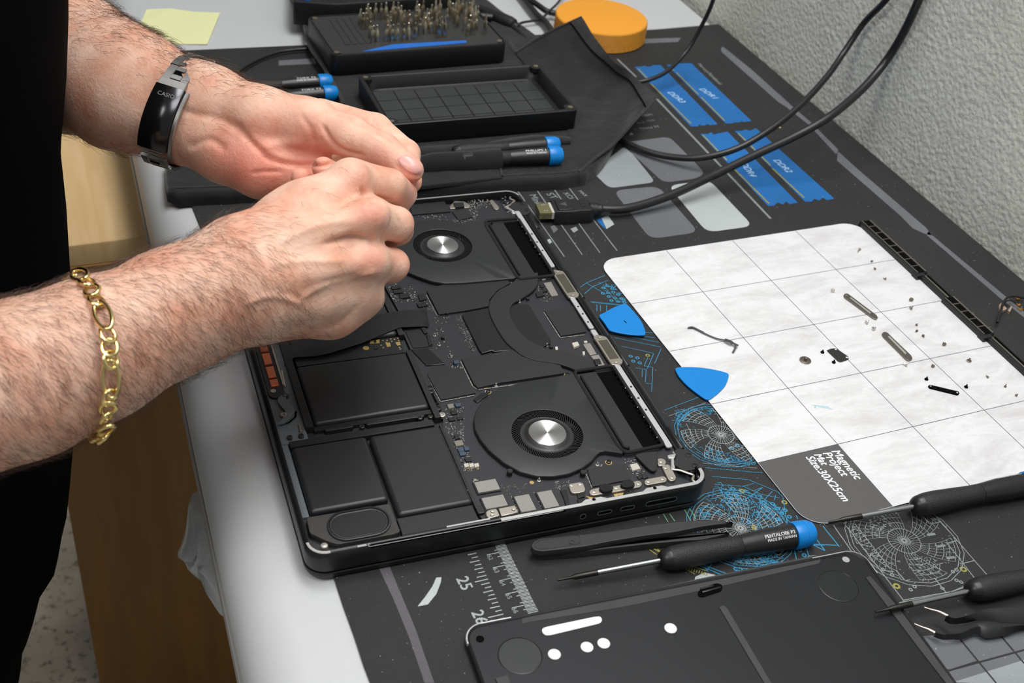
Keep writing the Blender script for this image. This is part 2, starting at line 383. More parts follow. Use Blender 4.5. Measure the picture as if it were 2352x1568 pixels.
# right border band
pf('Z', '795,250 805,240 830,258 950,355 1140,525 1125,545 1095,528 800,268', G1)
pf('Z', '1140,525 1155,540 1262,632 1248,642 1125,545', G1)
pf('Z', '1262,632 1395,765 1400,782 1385,790 1248,642', G1)
pf('Z', '1395,775 1500,870 1850,1170 1880,1210 1840,1200 1780,1172 1720,1110 1392,825', G1)
pf('Z', '1862,1188 1885,1212 2352,1600 2352,1630 2240,1540 1850,1205', G1)
pf('Z', '385,200 590,194 575,215 375,225', G1)
# DDR sticks
def stick(c, s, tabs=None): pf(c, s, BL)
stick('N', '300,385 400,378 420,368 445,382 490,380 520,366 610,362 1300,1075 1215,1085 1165,1072 1150,1088 1105,1090 1080,1075 1060,1100 975,1100')
stick('N', '685,360 780,358 800,345 980,340 1705,1035 1620,1048 1580,1036 1560,1052 1500,1050 1480,1062 1395,1065')
stick('N', '1080,1190 1150,1185 1180,1178 1205,1192 1240,1185 1290,1188 1320,1170 1415,1165 2230,1990 2245,2010') if False else None
stick('Z', '690,688 730,688 745,678 760,692 780,685 830,676 1190,1040 1150,1048 1130,1035 1115,1050 1085,1040 1070,1055 1038,1058')
stick('Z', '865,672 900,672 925,665 945,672 975,658 1378,1020 1340,1028 1320,1015 1300,1030 1275,1020 1262,1035 1228,1036')
for c, s in (('N', '345,410 455,525'), ('N', '500,590 975,1065'), ('N', '805,455 1065,715'), ('N', '1100,750 1380,1030'),
             ('Z', '703,695 825,822'), ('Z', '845,850 1042,1045'), ('Z', '885,685 1050,850'), ('Z', '1060,865 1222,1015'), ('N', '730,385 770,425')):
    pl(c, s, YE, .0016)
up = None
def tx(t, c, s, m, **k):
    a, b = W2(c, s, z3); text(mb, t, a, b, m, **k)
tx('DDR3', 'N', '690,690 850,812', LB, shear=.2, bold=.0002)
tx('DDR1', 'N', '1070,650 1240,762', LB, shear=.2, bold=.0002)
tx('DDR4', 'Z', '895,838 945,905', LB, shear=.2, bold=.0002)
tx('DDR2', 'Z', '1062,822 1135,885', LB, shear=.2, bold=.0002)
tx('Memory/Notebook', 'N', '1050,345 1320,600', GY, bold=.0002)
# text rows by the roll
for s, t in (('400,985 520,965', 'MEM'), ('340,1070 540,1035', '8x3 ITM'), ('310,1145 600,1110', '1  Note M')): tx(t, 'N', s, GY, up=(0, 1, 0), hs=.9)
pf('N', '235,1205 260,1165 290,1200', GY)
# white rule
pl('Z', '265,305 360,395', GY, .0022); pl('Z', '468,510 1050,1122', GY, .0024)
# rounded squares
pr('M', '960,305 1400,250 1600,450 1720,580 1640,628 1350,665', G1, .008)
pr('M', '700,560 1010,330 1275,660 860,715', G2, .007)
pr('M', '895,735 1300,695 1665,1110 1230,1172', G1, .010)
pr('M', '1390,690 1760,640 2155,1055 1740,1112', GP, .010)
# thin lines and labels
for s in ('0,690 455,1330', '185,700 615,1312', '345,700 775,1295', '480,690 930,1277'): pl('M', s, GY, .0010)
for t, s in (('Mini', '140,775 190,850'), ('ST', '290,765 345,812'), ('XCI', '440,755 500,810'), ('MAX', '580,740 640,790')): tx(t, 'M', s, GY, bold=.0002)
pf('M', '790,985 850,960 905,1040 835,1082', GP, z2); pf('M', '745,1000 790,985 830,1085 810,1070', BL, z1); pf('M', '790,985 745,1000 830,958 850,960', BL)
pf('M', '330,1060 365,1045 400,1085 360,1118', G1); pf('M', '510,1080 560,1060 580,1090 540,1115', G2); pf('M', '300,1180 325,1170 345,1200 320,1215', GP)
# ---- ruler
a0, a1 = at(*PX('F', '1580,400')[0], ZM)[:2], at(*PX('F', '1790,860')[0], ZM)[:2]
d = (a1 - a0); L = np.linalg.norm(d); d = d / L; nrm = np.array([-d[1], d[0]])
if nrm[0] < 0: nrm = -nrm
rc = at(*PX('F', '1565,620')[0], ZM)[:2] # tick 64
sp = L * 0.235; i0 = at(*PX('F', '1700,620')[0], ZM)[:2]
edge0 = at(*PX('F', '1545,335')[0], ZM)[:2]; edge1 = at(*PX('F', '1805,860')[0], ZM)[:2]; ed = edge1 - edge0; EL = np.linalg.norm(ed); ed /= EL; en = np.array([ed[1], -ed[0]])
if en[0] > 0: en = -en
k = 0; st = .0010
while k * st < EL + .03:
    p = edge0 + ed * (k * st - .012); ln = .0058 if k % 5 else .0075
    if k % 10 == 7: ln = .013
    mb.ribbon([p, p + en * ln], .00055, z2, WH); k += 1
for t, s in (('62', '1405,425 1425,458'), ('63', '1450,522 1470,556'), ('64', '1498,622 1520,658'), ('65', '1545,722 1568,758'), ('66', '1592,828 1615,868')): tx(t, 'F', s, GY, bold=.0001)
for t, s in (('25', '1165,600 1212,690'), ('26', '1282,860 1330,955')): tx(t, 'F', s, WH, bold=.0003)
e0 = at(*PX('F', '1322,405')[0], ZM)[:2]; e1 = at(*PX('F', '1545,905')[0], ZM)[:2]; ed = e1 - e0; n16 = 17
for i in range(n16 + 1):
    p = e0 + ed * i / n16; ln = (.0048, .0035, .0055, .0035)[i % 4] + (.004 if i in (7, 16) else 0)
    mb.ribbon([p, p + en * ln], .0007, z2, WH)
# border stripe, rubbed marks
pf('F', '575,525 655,508 760,760 860,1000 1000,1404 925,1404 800,1040 690,770', LN)
pf('F', '1015,592 1055,590 1050,630 1015,720 950,800 870,815 930,740 985,660', GP, z2)
# ---- circuit art
def web(c, s, R, m1, m2, spokes=26, rad=(.1, .28, .5, .7, .85, 1), oct_=True, seedv=1):
    rr = random.Random(seedv); p = at(*PX(c, s)[0], ZM)[:2]
    for f in rad[:2]: mb.ribbon(circ(p, R * f, 28), .0005, z2, m1, True)
    mb.ringflat(p, R * .03, R * .06, z2, m1)
    for i in range(spokes):
        a = 2 * math.pi * i / spokes; u = np.array([math.cos(a), math.sin(a)])
        mb.ribbon([p + u * R * .02, p + u * R * .28], .0003, z2, m1)
    for lobe in range(6):
        a0 = lobe * math.pi / 3 + seedv * .3; n = 6
        for j in range(n):
            a = a0 + j * .13; pts = []
            for t in np.linspace(.28, .86, 7):
                aa = a + (t - .28) * .55; pts.append(p + R * t * np.array([math.cos(aa), math.sin(aa)]))
            mb.ribbon(pts, .0003, z2, m1)
        for t in (.42, .54, .66, .76, .86):
            aa = a0 + (t - .28) * .55
            mb.ribbon([p + R * t * np.array([math.cos(aa + q), math.sin(aa + q)]) for q in np.linspace(0, .65, 6)], .0004, z2, m1)
    if oct_:
        for f in (.93, 1.0): mb.ribbon(circ(p, R * f, 16, a0=.2), .0005, z2, m2, True)
    for i in range(70):
        a = rr.uniform(0, 6.28); t = rr.uniform(.5, .95); q = p + R * t * np.array([math.cos(a), math.sin(a)])
        mb.ribbon([q, q + R * .05 * np.array([rr.uniform(-1, 1), rr.uniform(-1, 1)])], .0004, z2, m2)
web('Q', '918,515', .031, WH, CY, seedv=1)
web('U', '1310,590', .033, WH, CY, seedv=2)
web('K', '850,345', .036, GY, GY, seedv=3)
def rings(c, pts, m=CY, r=.0016):
    for x, y in PX(c, pts): mb.ringflat(at(x, y, ZM), r * .45, r, z2, m, 12)
rings('O', '290,320 340,297 350,380 285,385 355,425 430,440 510,450 388,472 468,485 545,495 400,330 410,370 470,400')
rings('O', '620,1140 700,1160 650,1200 728,1220'); rings('O', '823,1130', YE, .0017)
rings('Q', '1115,645 1045,675 1065,1165 1000,1215 1100,1240 1050,1280 1150,1295 1100,1345 1540,1345 1490,1400 1600,1400 1550,1460 1650,1455 1740,1500 1600,1530 1435,1330 1690,1420')
rings('Q', '1175,1190 1680,1325', YE, .0019)
rings('U', '2020,855 2075,915 1410,520 2150,740 1290,980 1400,1000 1510,1010 1620,985 1570,960 1700,990 1255,1080 1305,1085')
rings('U', '2180,740 1475,580', YE, .0018); rings('K', '785,735 1360,590', YE, .0022)
rings('K', '665,590 745,640 905,765 940,740 1180,755 1300,685 1340,700 1270,610 1300,595', GY, .0013)
for c, ss, m, w in (
    ('O', ('15,310 90,260 310,170', '65,390 165,305 350,228', '90,262 300,385', '140,485 520,525', '150,495 540,535', '215,520 215,600', '255,530 258,600', '330,530 330,600',
           '360,840 910,920', '380,860 960,975', '430,920 980,1030', '510,1020 890,1105', '800,855 890,860', '985,1050 905,1230', '895,1110 820,1290', '825,1155 780,1260',
           '680,1280 800,1300', '780,1255 885,1275', '760,1300 755,1390', '805,1300 795,1450', '885,1275 870,1568', '800,1468 870,1472', '490,1470 760,1568') , CY, .0005),
    ('Q', ('240,220 650,65', '330,345 450,330 540,240 660,190 810,200', '400,460 400,360 520,250', '450,480 480,560', '560,640 760,790 960,825 1340,850', '620,720 800,810 1000,840 1300,870',
           '730,910 1420,975', '810,1015 1250,1055 1600,1200', '840,1110 1180,1135 1320,1100', '830,1165 900,1150 1130,1215', '1180,1130 1400,1230 1620,1275', '1320,1185 1410,1150', '1200,1300 1420,1150',
           '1535,1195 1400,1340', '1575,1240 1560,1300', '1600,1200 1660,1260 1710,1568', '900,1170 1060,1380', '960,1240 1250,1180', '790,1290 950,1250', '640,1430 780,1370 640,1400', '600,1530 640,1430', '1250,1240 1480,1500', '1330,1250 1560,1480', '1400,1240 1380,1400 1500,1440') , CY, .00045),
    ('Q', ('290,290 740,130', '500,380 600,560', '700,855 1350,915', '460,470 600,600 510,610', '1170,670 1290,830'), GY, .0005),
    ('U', ('2180,790 2320,860', '2190,680 2320,855', '2130,790 2310,795', '1950,820 1980,960', '2100,830 2130,920', '800,1030 1080,1150', '830,1020 1140,1135', '900,1100 965,1020', '880,1060 920,1110',
           '1210,975 1790,1000', '1300,930 1700,900', '1500,1040 1640,950', '700,640 800,600 795,650', '380,820 450,800', '515,650 560,640', '1860,460 1870,520', '1980,440 1995,480') , CY, .0007),
    ('U', ('385,420 440,515', '460,420 520,505', '640,370 710,500', '705,360 775,480'), mat('green_print', (96, 150, 116), .6), .0006),
    ('U', ('180,820 300,905', '640,1075 760,1140', '300,820 330,850', '760,1060 900,1100'), YE, .0006),
    ('K', ('90,470 20,480', '240,210 420,470', '330,190 860,880', '980,95 1070,200', '1090,95 1590,670', '1170,180 1060,205 1100,190', '1300,345 1230,365', '1455,515 1340,545', '1215,360 1475,690', '1480,690 1220,800 780,885',
           '1450,720 1250,785 850,855', '1110,665 1220,805', '780,600 860,690 900,680', '330,200 380,150', '760,610 660,600'), GY, .0007)):
    for s in ss: pl(c, s, m, w)
pl('K', '150,220 290,395', CY, .0007); pl('K', '70,375 280,385', CY, .0007); pl('K', '75,305 165,430', CY, .0007)
for i in range(8):
    p = W2('U', '%d,%d %d,%d' % (210 + i * 20, 815 + i * 10, 250 + i * 22, 825 + i * 9), ZM); mb.ribbon(p, .0006, z2, YE)
    p = W2('U', '%d,%d %d,%d' % (700 + i * 30, 1060 + i * 10, 690 + i * 30, 1095 + i * 9), ZM); mb.ribbon(p, .0006, z2, YE)
pf('U', '770,1170 880,1120 1010,1150 960,1190 760,1205', GP)
for i in range(14):
    x, y = 395 + i * 22, 200 + i * 28; pl('K', '%d,%d %d,%d %d,%d' % (x, y, x + 30, y - 6, x + 45, y + 20), GY, .0006)
for i in range(7): 
    x, y = 1000 + i * 42, 235 + i * 50; pf('K', '%d,%d %d,%d %d,%d %d,%d' % (x, y, x + 70, y - 10, x + 82, y + 8, x + 12, y + 18), GY) if i % 2 else None
def clutter(c, s, n, m, seed, ln=(.0012, .0045), w=.00035):
    R_ = random.Random(seed); P = [p[:2] for p in W2(c, s, ZM)]; xs = [p[0] for p in P]; ys = [p[1] for p in P]; k = 0; t = 0
    while k < n and t < n * 20:
        t += 1; x, y = R_.uniform(min(xs), max(xs)), R_.uniform(min(ys), max(ys)); ins = False; j = len(P) - 1
        for i in range(len(P)):
            if (P[i][1] > y) != (P[j][1] > y) and x < (P[j][0] - P[i][0]) * (y - P[i][1]) / (P[j][1] - P[i][1]) + P[i][0]: ins = not ins
            j = i
        if not ins: continue
        a = R_.choice((0, 1.57, .78, -.78)); L_ = R_.uniform(*ln); q = np.array([x, y]); u = np.array([math.cos(a), math.sin(a)])
        mb.ribbon([q, q + u * L_], w, z2, m); k += 1
        if R_.random() < .3: mb.ribbon([q + u * L_, q + u * L_ + np.array([-u[1], u[0]]) * L_ * .6], w, z2, m)
clutter('U', '960,130 1100,80 1500,180 1800,380 1880,520 1500,640 1300,560 1000,420 850,330', 240, CY, 1); clutter('U', '1200,930 1790,900 1780,1020 1500,1060 1220,1000', 90, CY, 2)
clutter('U', '780,380 930,400 1000,480 800,490', 22, CY, 3); clutter('Q', '330,260 560,200 800,200 800,260 560,280 420,460', 60, CY, 4); clutter('Q', '560,640 1300,820 1300,870 900,860', 60, CY, 5)
clutter('O', '250,270 400,280 570,500 340,480', 40, CY, 6); clutter('K', '380,180 620,520 560,520 350,200', 40, GY, 7, (.001, .003)); clutter('K', '900,460 1180,520 1150,640 880,620', 60, GY, 8, (.001, .003)); clutter('K', '500,180 760,150 700,320 520,300', 50, GY, 9, (.001, .003))
# grey grid block at lower right
pf('K', '985,1165 1883,1115 1900,1600 1290,1568', G1); pf('K', '1280,1560 1883,1370 1930,1600', G2, z2)
for s in ('1000,1430 1240,1460 1883,1285', '1330,1190 1640,1568', '1680,1160 1883,1400', '1230,1465 1480,1385'): pl('K', s, MT, .0010, z3)
# line bottom left of mat edge far-left band behind arm
pf('V', '0,545 320,525 335,575 0,590', G1)
obj('work_mat', mb, label='large black woven repair mat printed with memory sticks, ruler and circuit drawings', cat='repair mat', smooth=0, origin=(0, 0, ZT))

# ================================================================ MAGNETIC MAT
def scuffed(name, rgb):
    m = mat(name, rgb, rough=.38, var=0.0); nt = m.node_tree; b = nt.nodes['Principled BSDF']; tc = nt.nodes.new('ShaderNodeTexCoord')
    mp = nt.nodes.new('ShaderNodeMapping'); mp.inputs['Rotation'].default_value = (0, 0, .7); mp.inputs['Scale'].default_value = (1, 2.6, 1); nt.links.new(tc.outputs['Object'], mp.inputs[0])
    n = nt.nodes.new('ShaderNodeTexNoise'); n.inputs['Scale'].default_value = 16; n.inputs['Detail'].default_value = 12; n.inputs['Roughness'].default_value = .78; n.inputs['Distortion'].default_value = .4
    nt.links.new(mp.outputs[0], n.inputs['Vector']); cr = nt.nodes.new('ShaderNodeValToRGB'); cr.color_ramp.elements[0].position = .26; cr.color_ramp.elements[1].position = .56
    c = lin(rgb); cr.color_ramp.elements[0].color = (c[0] * .72, c[1] * .69, c[2] * .69, 1); cr.color_ramp.elements[1].color = c + (1,)
    nt.links.new(n.outputs['Fac'], cr.inputs[0]); nt.links.new(cr.outputs[0], b.inputs['Base Color']); return m
WM = scuffed('scuffed_white_surface', (226, 226, 227)); KG = mat('dark_grey_print', (86, 84, 84), rough=.45, var=.04, vscale=300); LNM = mat('thin_grey_line', (66, 76, 80), .5); WT = mat('white_lettering', (236, 236, 236), .5)
mmb = MB()
o2 = rrect(0.0, -.300, .25, 0.0, .0165, 8)
mmb.prism(o2, ZM + .0003, 0, MATS['thin_grey_line'], bev=0, mtop=WM)
for i in (1, 2, 3): mmb.ribbon([(.0625 * i, -.0005), (.0625 * i, -.2995)], .00045, .00006, LNM)
for j in (1, 2, 3, 4): mmb.ribbon([(.0005, -.06 * j), (.2495, -.06 * j)], .00045, .00006, LNM)
cell = [(.0003, -.24), (.0625, -.24), (.0625, -.2997), (.0165, -.2997)] + [(.0165 - .0162 * math.sin(a), -.2835 - .0162 * math.cos(a)) for a in [math.radians(q) for q in range(11, 91, 11)]] + [(.0003, -.2835)]
mmb.flat(cell, .00009, KG)
for t, s in (('Magnetic', '728,822 918,1046'), ('Project', '658,838 812,1020'), ('Mat', '588,850 652,932'), ('Size:30X25cm', '520,868 822,1222')):
    a, b = W2('I', s, .00014); text(mmb, t, a, b, WT, shear=.18, bold=.00028, hs=1.12)
for s, mm in (('560,450 640,470 740,490 700,462', 0), ('600,455 590,475 612,478', 0)): mmb.flat([p[:2] for p in W2('I', s, 0)], .00008, mat('faded_cyan_ink', (176, 208, 216), .5))
obj('magnetic_mat', mmb, label='white gridded magnetic mat with a dark corner reading Magnetic Project Mat', cat='magnetic mat', smooth=0, origin=(0, 0, ZM))
# ================================================================ LAPTOP (upside down, base cover removed)
TH = -0.05288; KU = 0.99085; U = KU / 1000
_d = np.array([math.cos(TH), math.sin(TH)]); _e = np.array([-math.sin(TH), math.cos(TH)])
_o3 = np.array([-0.048854716 - .2481 * _d[0], -0.25972653 - .2481 * _d[1], 0.0145])
LO = CAM + (_o3 - CAM) * KU          # front-near corner of the rim
ZR = 0.0190                          # rim height
def zz(h): return ZR - (14.5 - h) / 1000   # internal height scale: 14.5 = rim
def lw(x, y): return tuple(LO[:2] + _d * x * U + _e * y * U)
def lws(P): return [lw(x, y) for x, y in P]
def loc(px, py, h=12.0):
    p = at(px, py, zz(h))[:2] - LO[:2]; return (p @ _d / U, p @ _e / U)
def LL(c, s, h=12.0): return [loc(x, y, h) for x, y in PX(c, s)]
def my(P): return [(x, 354.6 - y) for x, y in P][::-1]
LT = empty('laptop', (LO[0], LO[1], ZM), TH, label='open black laptop lying face down with its base cover off and fans showing', cat='laptop')
BK = mat('black_anodised_metal', (30, 31, 32), rough=.36, metal=.25, spec=.5, bump=.00001, bscale=3000)
BKI = mat('inner_anodised_metal', (108, 116, 122), rough=.4, metal=.2)
BKD = mat('deep_black', (4, 4, 4), rough=.9, spec=.1)
BRD = mat('board_matte_black', (37, 37, 43), rough=.5, var=.08, vscale=300)
SHD = mat('shield_matte_black', (37, 37, 40), rough=.52, spec=.4)
SHG = mat('shield_gloss_black', (25, 26, 28), rough=.3)
BAT = mat('battery_black', (34, 34, 37), rough=.42, spec=.45, var=.05, vscale=120)
BAF = mat('battery_frame_black', (27, 27, 30), rough=.45)
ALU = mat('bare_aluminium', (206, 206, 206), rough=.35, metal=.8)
RAIL = mat('pale_metal_rail', (186, 184, 186), rough=.5, metal=.25)
STL = mat('steel_bracket', (178, 170, 160), rough=.38, metal=.85)
TIN = mat('solder_tin', (196, 192, 184), rough=.35, metal=.8)
GLD = mat('gold_contact', (196, 168, 104), rough=.4, metal=.7)
PAD = mat('grey_thermal_pad', (142, 140, 134), rough=.75, var=.08, vscale=900)
FOM = mat('black_foam_gasket', (14, 14, 15), rough=.85, bump=.0002, bscale=1200)
RUB = mat('soft_black_rubber', (26, 26, 27), rough=.6)
CHP = mat('chip_black', (30, 30, 33), rough=.35)
CHB = mat('chip_blue_grey', (58, 72, 92), rough=.4)
COP = mat('copper_block', (214, 120, 82), rough=.32, metal=.75)
SCR = mat('dark_screw_head', (74, 72, 70), rough=.3, metal=.7)
TAP = mat('glossy_black_tape', (26, 26, 28), rough=.28)
def lp(name, mb, parent=None, **k): return obj(name, mb, parent or LT, **k)
def lbox(mb, x0, y0, x1, y1, h0, h1, m, r=0.0, bev=0.0, mtop=None):
    P = rrect(x0, y0, x1, y1, r) if r else [(x0, y0), (x1, y0), (x1, y1), (x0, y1)]
    return mb.prism(lws(P), zz(h0), zz(h1), m, bev=bev / 1000, mtop=mtop)
def lpoly(mb, P, h0, h1, m, bev=0.0, r=0, mtop=None):
    if r: P = rpoly(P, r)
    return mb.prism(lws(P), zz(h0), zz(h1), m, bev=bev / 1000, mtop=mtop)
Lx, Ly = 248.1, 355.7
# lid under the base
mb = MB(); ring = []
for dz, ins in ((0.0, 1.6), (0.0008, .5), (.002, 0), (.0042, 0), (.0046, .4)):
    ring.append([(*lw(x, y), ZM + .0002 + dz) for x, y in rrect(ins, ins, Lx - ins - 2, Ly - ins, 12 - ins, 8)])
mb.loft(ring, BK); lp('display_lid', mb)
# chassis shell
mb = MB(); ring = []
def rr(i): return rrect(i, i, Lx - i, Ly - i, max(12 - i, 3), 8) + [(Lx - i, 16), (Lx - i, 17), (Lx - i, 338), (Lx - i, 339)]
for h, ins in ((.3, 1.0), (.9, .2), (3, 0), (9.5, 0), (11.5, .25), (13, .9), (14.0, 1.7), (14.5, 2.6), (14.5, 3.4), (13.2, 3.6), (7.2, 3.8)):
    ring.append([(*lw(x, y), zz(min(h, 7.8 if 16.5 < y < 338.5 and x > 240 else 99))) for x, y in rr(ins)])
mb.loft(ring, BK, caps=(True, False))
mb.flat(lws(rr(3.8)), zz(7.2), mat('dark_floor_metal', (44, 47, 50), rough=.45))
lp('chassis', mb)
# front strip plate (palm-rest side)
mb = MB(); lbox(mb, 3.9, 98, 21, 257, 7.2, 9.6, BKI, bev=.3); lbox(mb, 3.9, 36, 8.2, 98, 7.2, 9.0, BKI, bev=.3); lp('trackpad_bracket', mb, label='blue grey metal strip along the front')
# bright metal strips standing in for highlights on the rim chamfer
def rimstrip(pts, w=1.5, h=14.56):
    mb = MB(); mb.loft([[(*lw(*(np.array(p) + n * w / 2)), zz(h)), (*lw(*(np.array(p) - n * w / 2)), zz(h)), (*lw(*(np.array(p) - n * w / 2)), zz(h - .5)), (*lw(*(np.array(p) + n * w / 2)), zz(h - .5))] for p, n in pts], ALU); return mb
def rimpath(a, b, side):
    if side == 'near': return [(np.array([x, 2.1]), np.array([0, 1.0])) for x in np.linspace(a, b, 8)]
    if side == 'far': return [(np.array([x, Ly - 2.1]), np.array([0, 1.0])) for x in np.linspace(a, b, 8)]
def corner(cx, cy, a0, a1, r=9.9):
    return [(np.array([cx + r * math.cos(a), cy + r * math.sin(a)]), np.array([math.cos(a), math.sin(a)])) for a in np.linspace(math.radians(a0), math.radians(a1), 8)]
mb = rimstrip([(p, -n) for p, n in rimpath(112, 236, 'near')] + corner(236.1, 12, -90, 8), 2.3); lp('rim_highlight', mb, label='bright metal strip as rim highlight by the ports')
mb = rimstrip(corner(12, 12, 182, 275), 1.5); lp('rim_highlight', mb)
mb = rimstrip(rimpath(28, 33, 'near'), 1.2); lp('rim_highlight', mb)
mb = rimstrip([(p + np.array([0, 2.2]), n) for p, n in rimpath(80, 106, 'near')], 1.1); lp('rim_highlight', mb)
mb = rimstrip([(p, -n) for p, n in rimpath(60, 236, 'far')] + corner(236.1, Ly - 12, 90, 10), 1.6); lp('rim_highlight', mb)
# screw bosses on the near rim
for x in (171, 211):
    mb = MB(); lpoly(mb, [(x - 9, 3), (x + 9, 3), (x + 5, 5.5), (x - 5, 5.5)], 12, 14.5, ALU, bev=.2); mb.lathe((*lw(x, 4.2), zz(14.5)), (0, 0, 1), [(0, .0011), (.0002, .0011), (.0001, .0006)], BKD, 12); lp('screw_boss', mb)
# long vent slot on the near side rim
mb = MB(); lbox(mb, 35, .35, 152, 2.1, 13.2, 14.50, BKD, r=.8); lp('side_vent', mb)
mb = MB()
mb.ribbon(lws([(35, 2.6), (34, 2.2), (34, .6), (35, .3), (150, .2)]), .0003, zz(14.62), ALU); lp('side_vent_edge', mb)
# ports in the side wall
def wallslot(xc, zc, w, h, dark=BKD):
    o = np.array([*lw(xc, -0.02), zc]); P = rrect(-w / 2, -h / 2, w / 2, h / 2, h / 2 * .98, 6)
    def W3(q, out): return (o[0] + _d[0] * q[0] * .001 - _e[0] * out, o[1] + _d[1] * q[0] * .001 - _e[1] * out, o[2] + q[1] * .001)
    mb = MB(); n = len(P); Q = [(x * (1 - .7 / w), y * (1 - .7 / h)) for x, y in P]
    mb.loft([[W3(q, 0) for q in P], [W3(q, .0001) for q in P], [W3(q, .0001) for q in Q], [W3(q, -.0004) for q in Q]], BKI, caps=(False, False))
    mb.add([W3(q, .00002) for q in Q], [tuple(range(n))], dark); return mb
lp('headphone_jack', wallslot(163.5, zz(6.3), 4.2, 4.2)); lp('usb_port', wallslot(177.5, zz(6.3), 9.6, 3.2)); lp('usb_port', wallslot(192.5, zz(6.3), 9.6, 3.2)); lp('charging_port', wallslot(215, zz(6.4), 21, 4.0))
# ---- batteries
def cell(x0, y0, x1, y1, h=12.4, bev=2.4):
    mb = MB(); P = lws(rrect(x0, y0, x1, y1, 2.5, 3)); mb.prism(P, zz(7.3), zz(h), BAT, bev=bev / 1000, seg=4)
    lp('battery_cell', mb, smooth=60)
cell(26.5, 109, 101, 167); cell(26.5, 187.6, 101, 245.6)
cell(8.9, 35.5, 54.8, 91.5); cell(56.6, 21.5, 102, 91); cell(8.9, 263, 54.8, 319); cell(56.6, 263.6, 102, 333)
mb = MB()
lbox(mb, 20.9, 106.8, 25.9, 247.8, 7.3, 12.3, BAF, bev=.3)
lbox(mb, 25.9, 105.0, 101.5, 109, 7.3, 10.0, BAF, bev=.3); lbox(mb, 25.9, 245.8, 101.5, 250, 7.3, 10.0, BAF, bev=.3)
lbox(mb, 32, 103, 50, 106, 7.3, 10.5, BAF, r=1.2, bev=.4); lbox(mb, 58, 102.8, 96, 106, 7.3, 10.5, BAF, r=1.2, bev=.4)
lbox(mb, 8.8, 92.2, 99, 97.6, 7.3, 11.6, BAF, bev=.3); lbox(mb, 8.8, 257, 99, 262.4, 7.3, 11.6, BAF, bev=.3)
lbox(mb, 101.3, 98, 105.2, 168, 7.3, 12.2, BAF, bev=.3); lbox(mb, 101.3, 186, 105.2, 256, 7.3, 12.2, BAF, bev=.3)
lbox(mb, 101.8, 17, 103.4, 92, 7.3, 11.6, BAF, bev=.3)
lp('battery_frame', mb)
mb = MB(); mb.prism(lws([(28, 168.6), (101, 168.2), (101, 186), (28, 186)]), zz(7.3), zz(10.6), CHP)
for x, y in LL('A', '1525,315 1558,303 1592,306 1622,297 1487,315 1630,317 1567,323 1517,335 1471,359 1492,381 1637,379', 11): mb.lathe((*lw(x, y), zz(10.6)), (0, 0, 1), [(0, .0006), (.0001, .0006), (.0001, 0)], GLD, 10)
for s in ('1512,345 1550,340 1560,375 1525,380', '1600,338 1640,333 1648,362 1615,368', '1372,325 1455,312 1458,345 1370,352'): lpoly(mb, LL('A', s, 10.6), 10.6, 10.8, GLD)
lpoly(mb, LL('A', '1405,325 1425,322 1430,340 1410,343', 10.8), 10.8, 11.5, CHP); lpoly(mb, LL('A', '1405,368 1435,362 1440,395 1410,402', 10.8), 10.6, 11.2, CHP)
c = LL('A', '1335,388', 11)[0]; mb.lathe((*lw(*c), zz(10.6)), (0, 0, 1), [(0, .0021), (.0004, .0021), (.0004, .001), (.0002, .0009), (.0002, 0)], GLD, 16)
mb.ribbon(lws(LL('A', '1632,399 1658,395', 10.7)), .0003, zz(10.75), WH); mb.ribbon(lws(LL('A', '1641,388 1648,406', 10.7)), .0003, zz(10.76), WH)
lp('battery_board', mb, label='battery board with gold test pads')
# glossy flex over the battery board
mb = MB(); Lo = LL('A', '600,525 690,470 880,462 1000,440 1150,395 1300,350 1480,275 1650,205 1900,178', 12.5)
Hi = LL('A', '600,300 690,300 860,270 980,240 1120,190 1270,140 1450,90 1690,50 1880,30', 12.5)
hh = [10.5, 12.4, 12.6, 12.8, 13.0, 13.2, 13.3, 13.0, 11.2]
mb.loft([[(*lw(*a), zz(h - .3)), (*lw(*a), zz(h)), (*lw((a[0] + b[0]) / 2, (a[1] + b[1]) / 2), zz(h + .5)), (*lw(*b), zz(h)), (*lw(*b), zz(h - .3))] for a, b, h in zip(Lo, Hi, hh)], TAP)
lp('trackpad_cable', mb, smooth=60)
mb = MB(); lpoly(mb, LL('A', '1690,70 1880,30 1905,175 1740,195', 11.6), 11.2, 11.7, TAP, bev=.2); lp('cable_cover', mb)
# copper haptic coil bar
mb = MB(); lbox(mb, 4.8, 140.0, 15.2, 214, 9.6, 11.0, BAF, r=4.5, bev=.3); bar = lp('coil_housing', mb)
for (y0, y1) in ((150.6, 157.5), (159.4, 171.0), (173.4, 185.2), (187.4, 199.5), (201, 211)):
    mb = MB(); lbox(mb, 7.6, y0, 12.8, y1, 10.0, 12.2, COP, bev=.5); lp('copper_block', mb, bar)
mb = MB(); lbox(mb, 15.0, 150, 16.2, 213, 9.6, 12.4, STL); lp('steel_strip', mb)
mb = MB(); mb.lathe((*lw(*LL('A', '500,777', 11)[0]), zz(11)), (0, 0, 1), [(0, .0018), (.0004, .0018), (.0005, .0008), (.0002, .0006), (.0002, 0)], STL, 16); lp('coil_screw', mb)
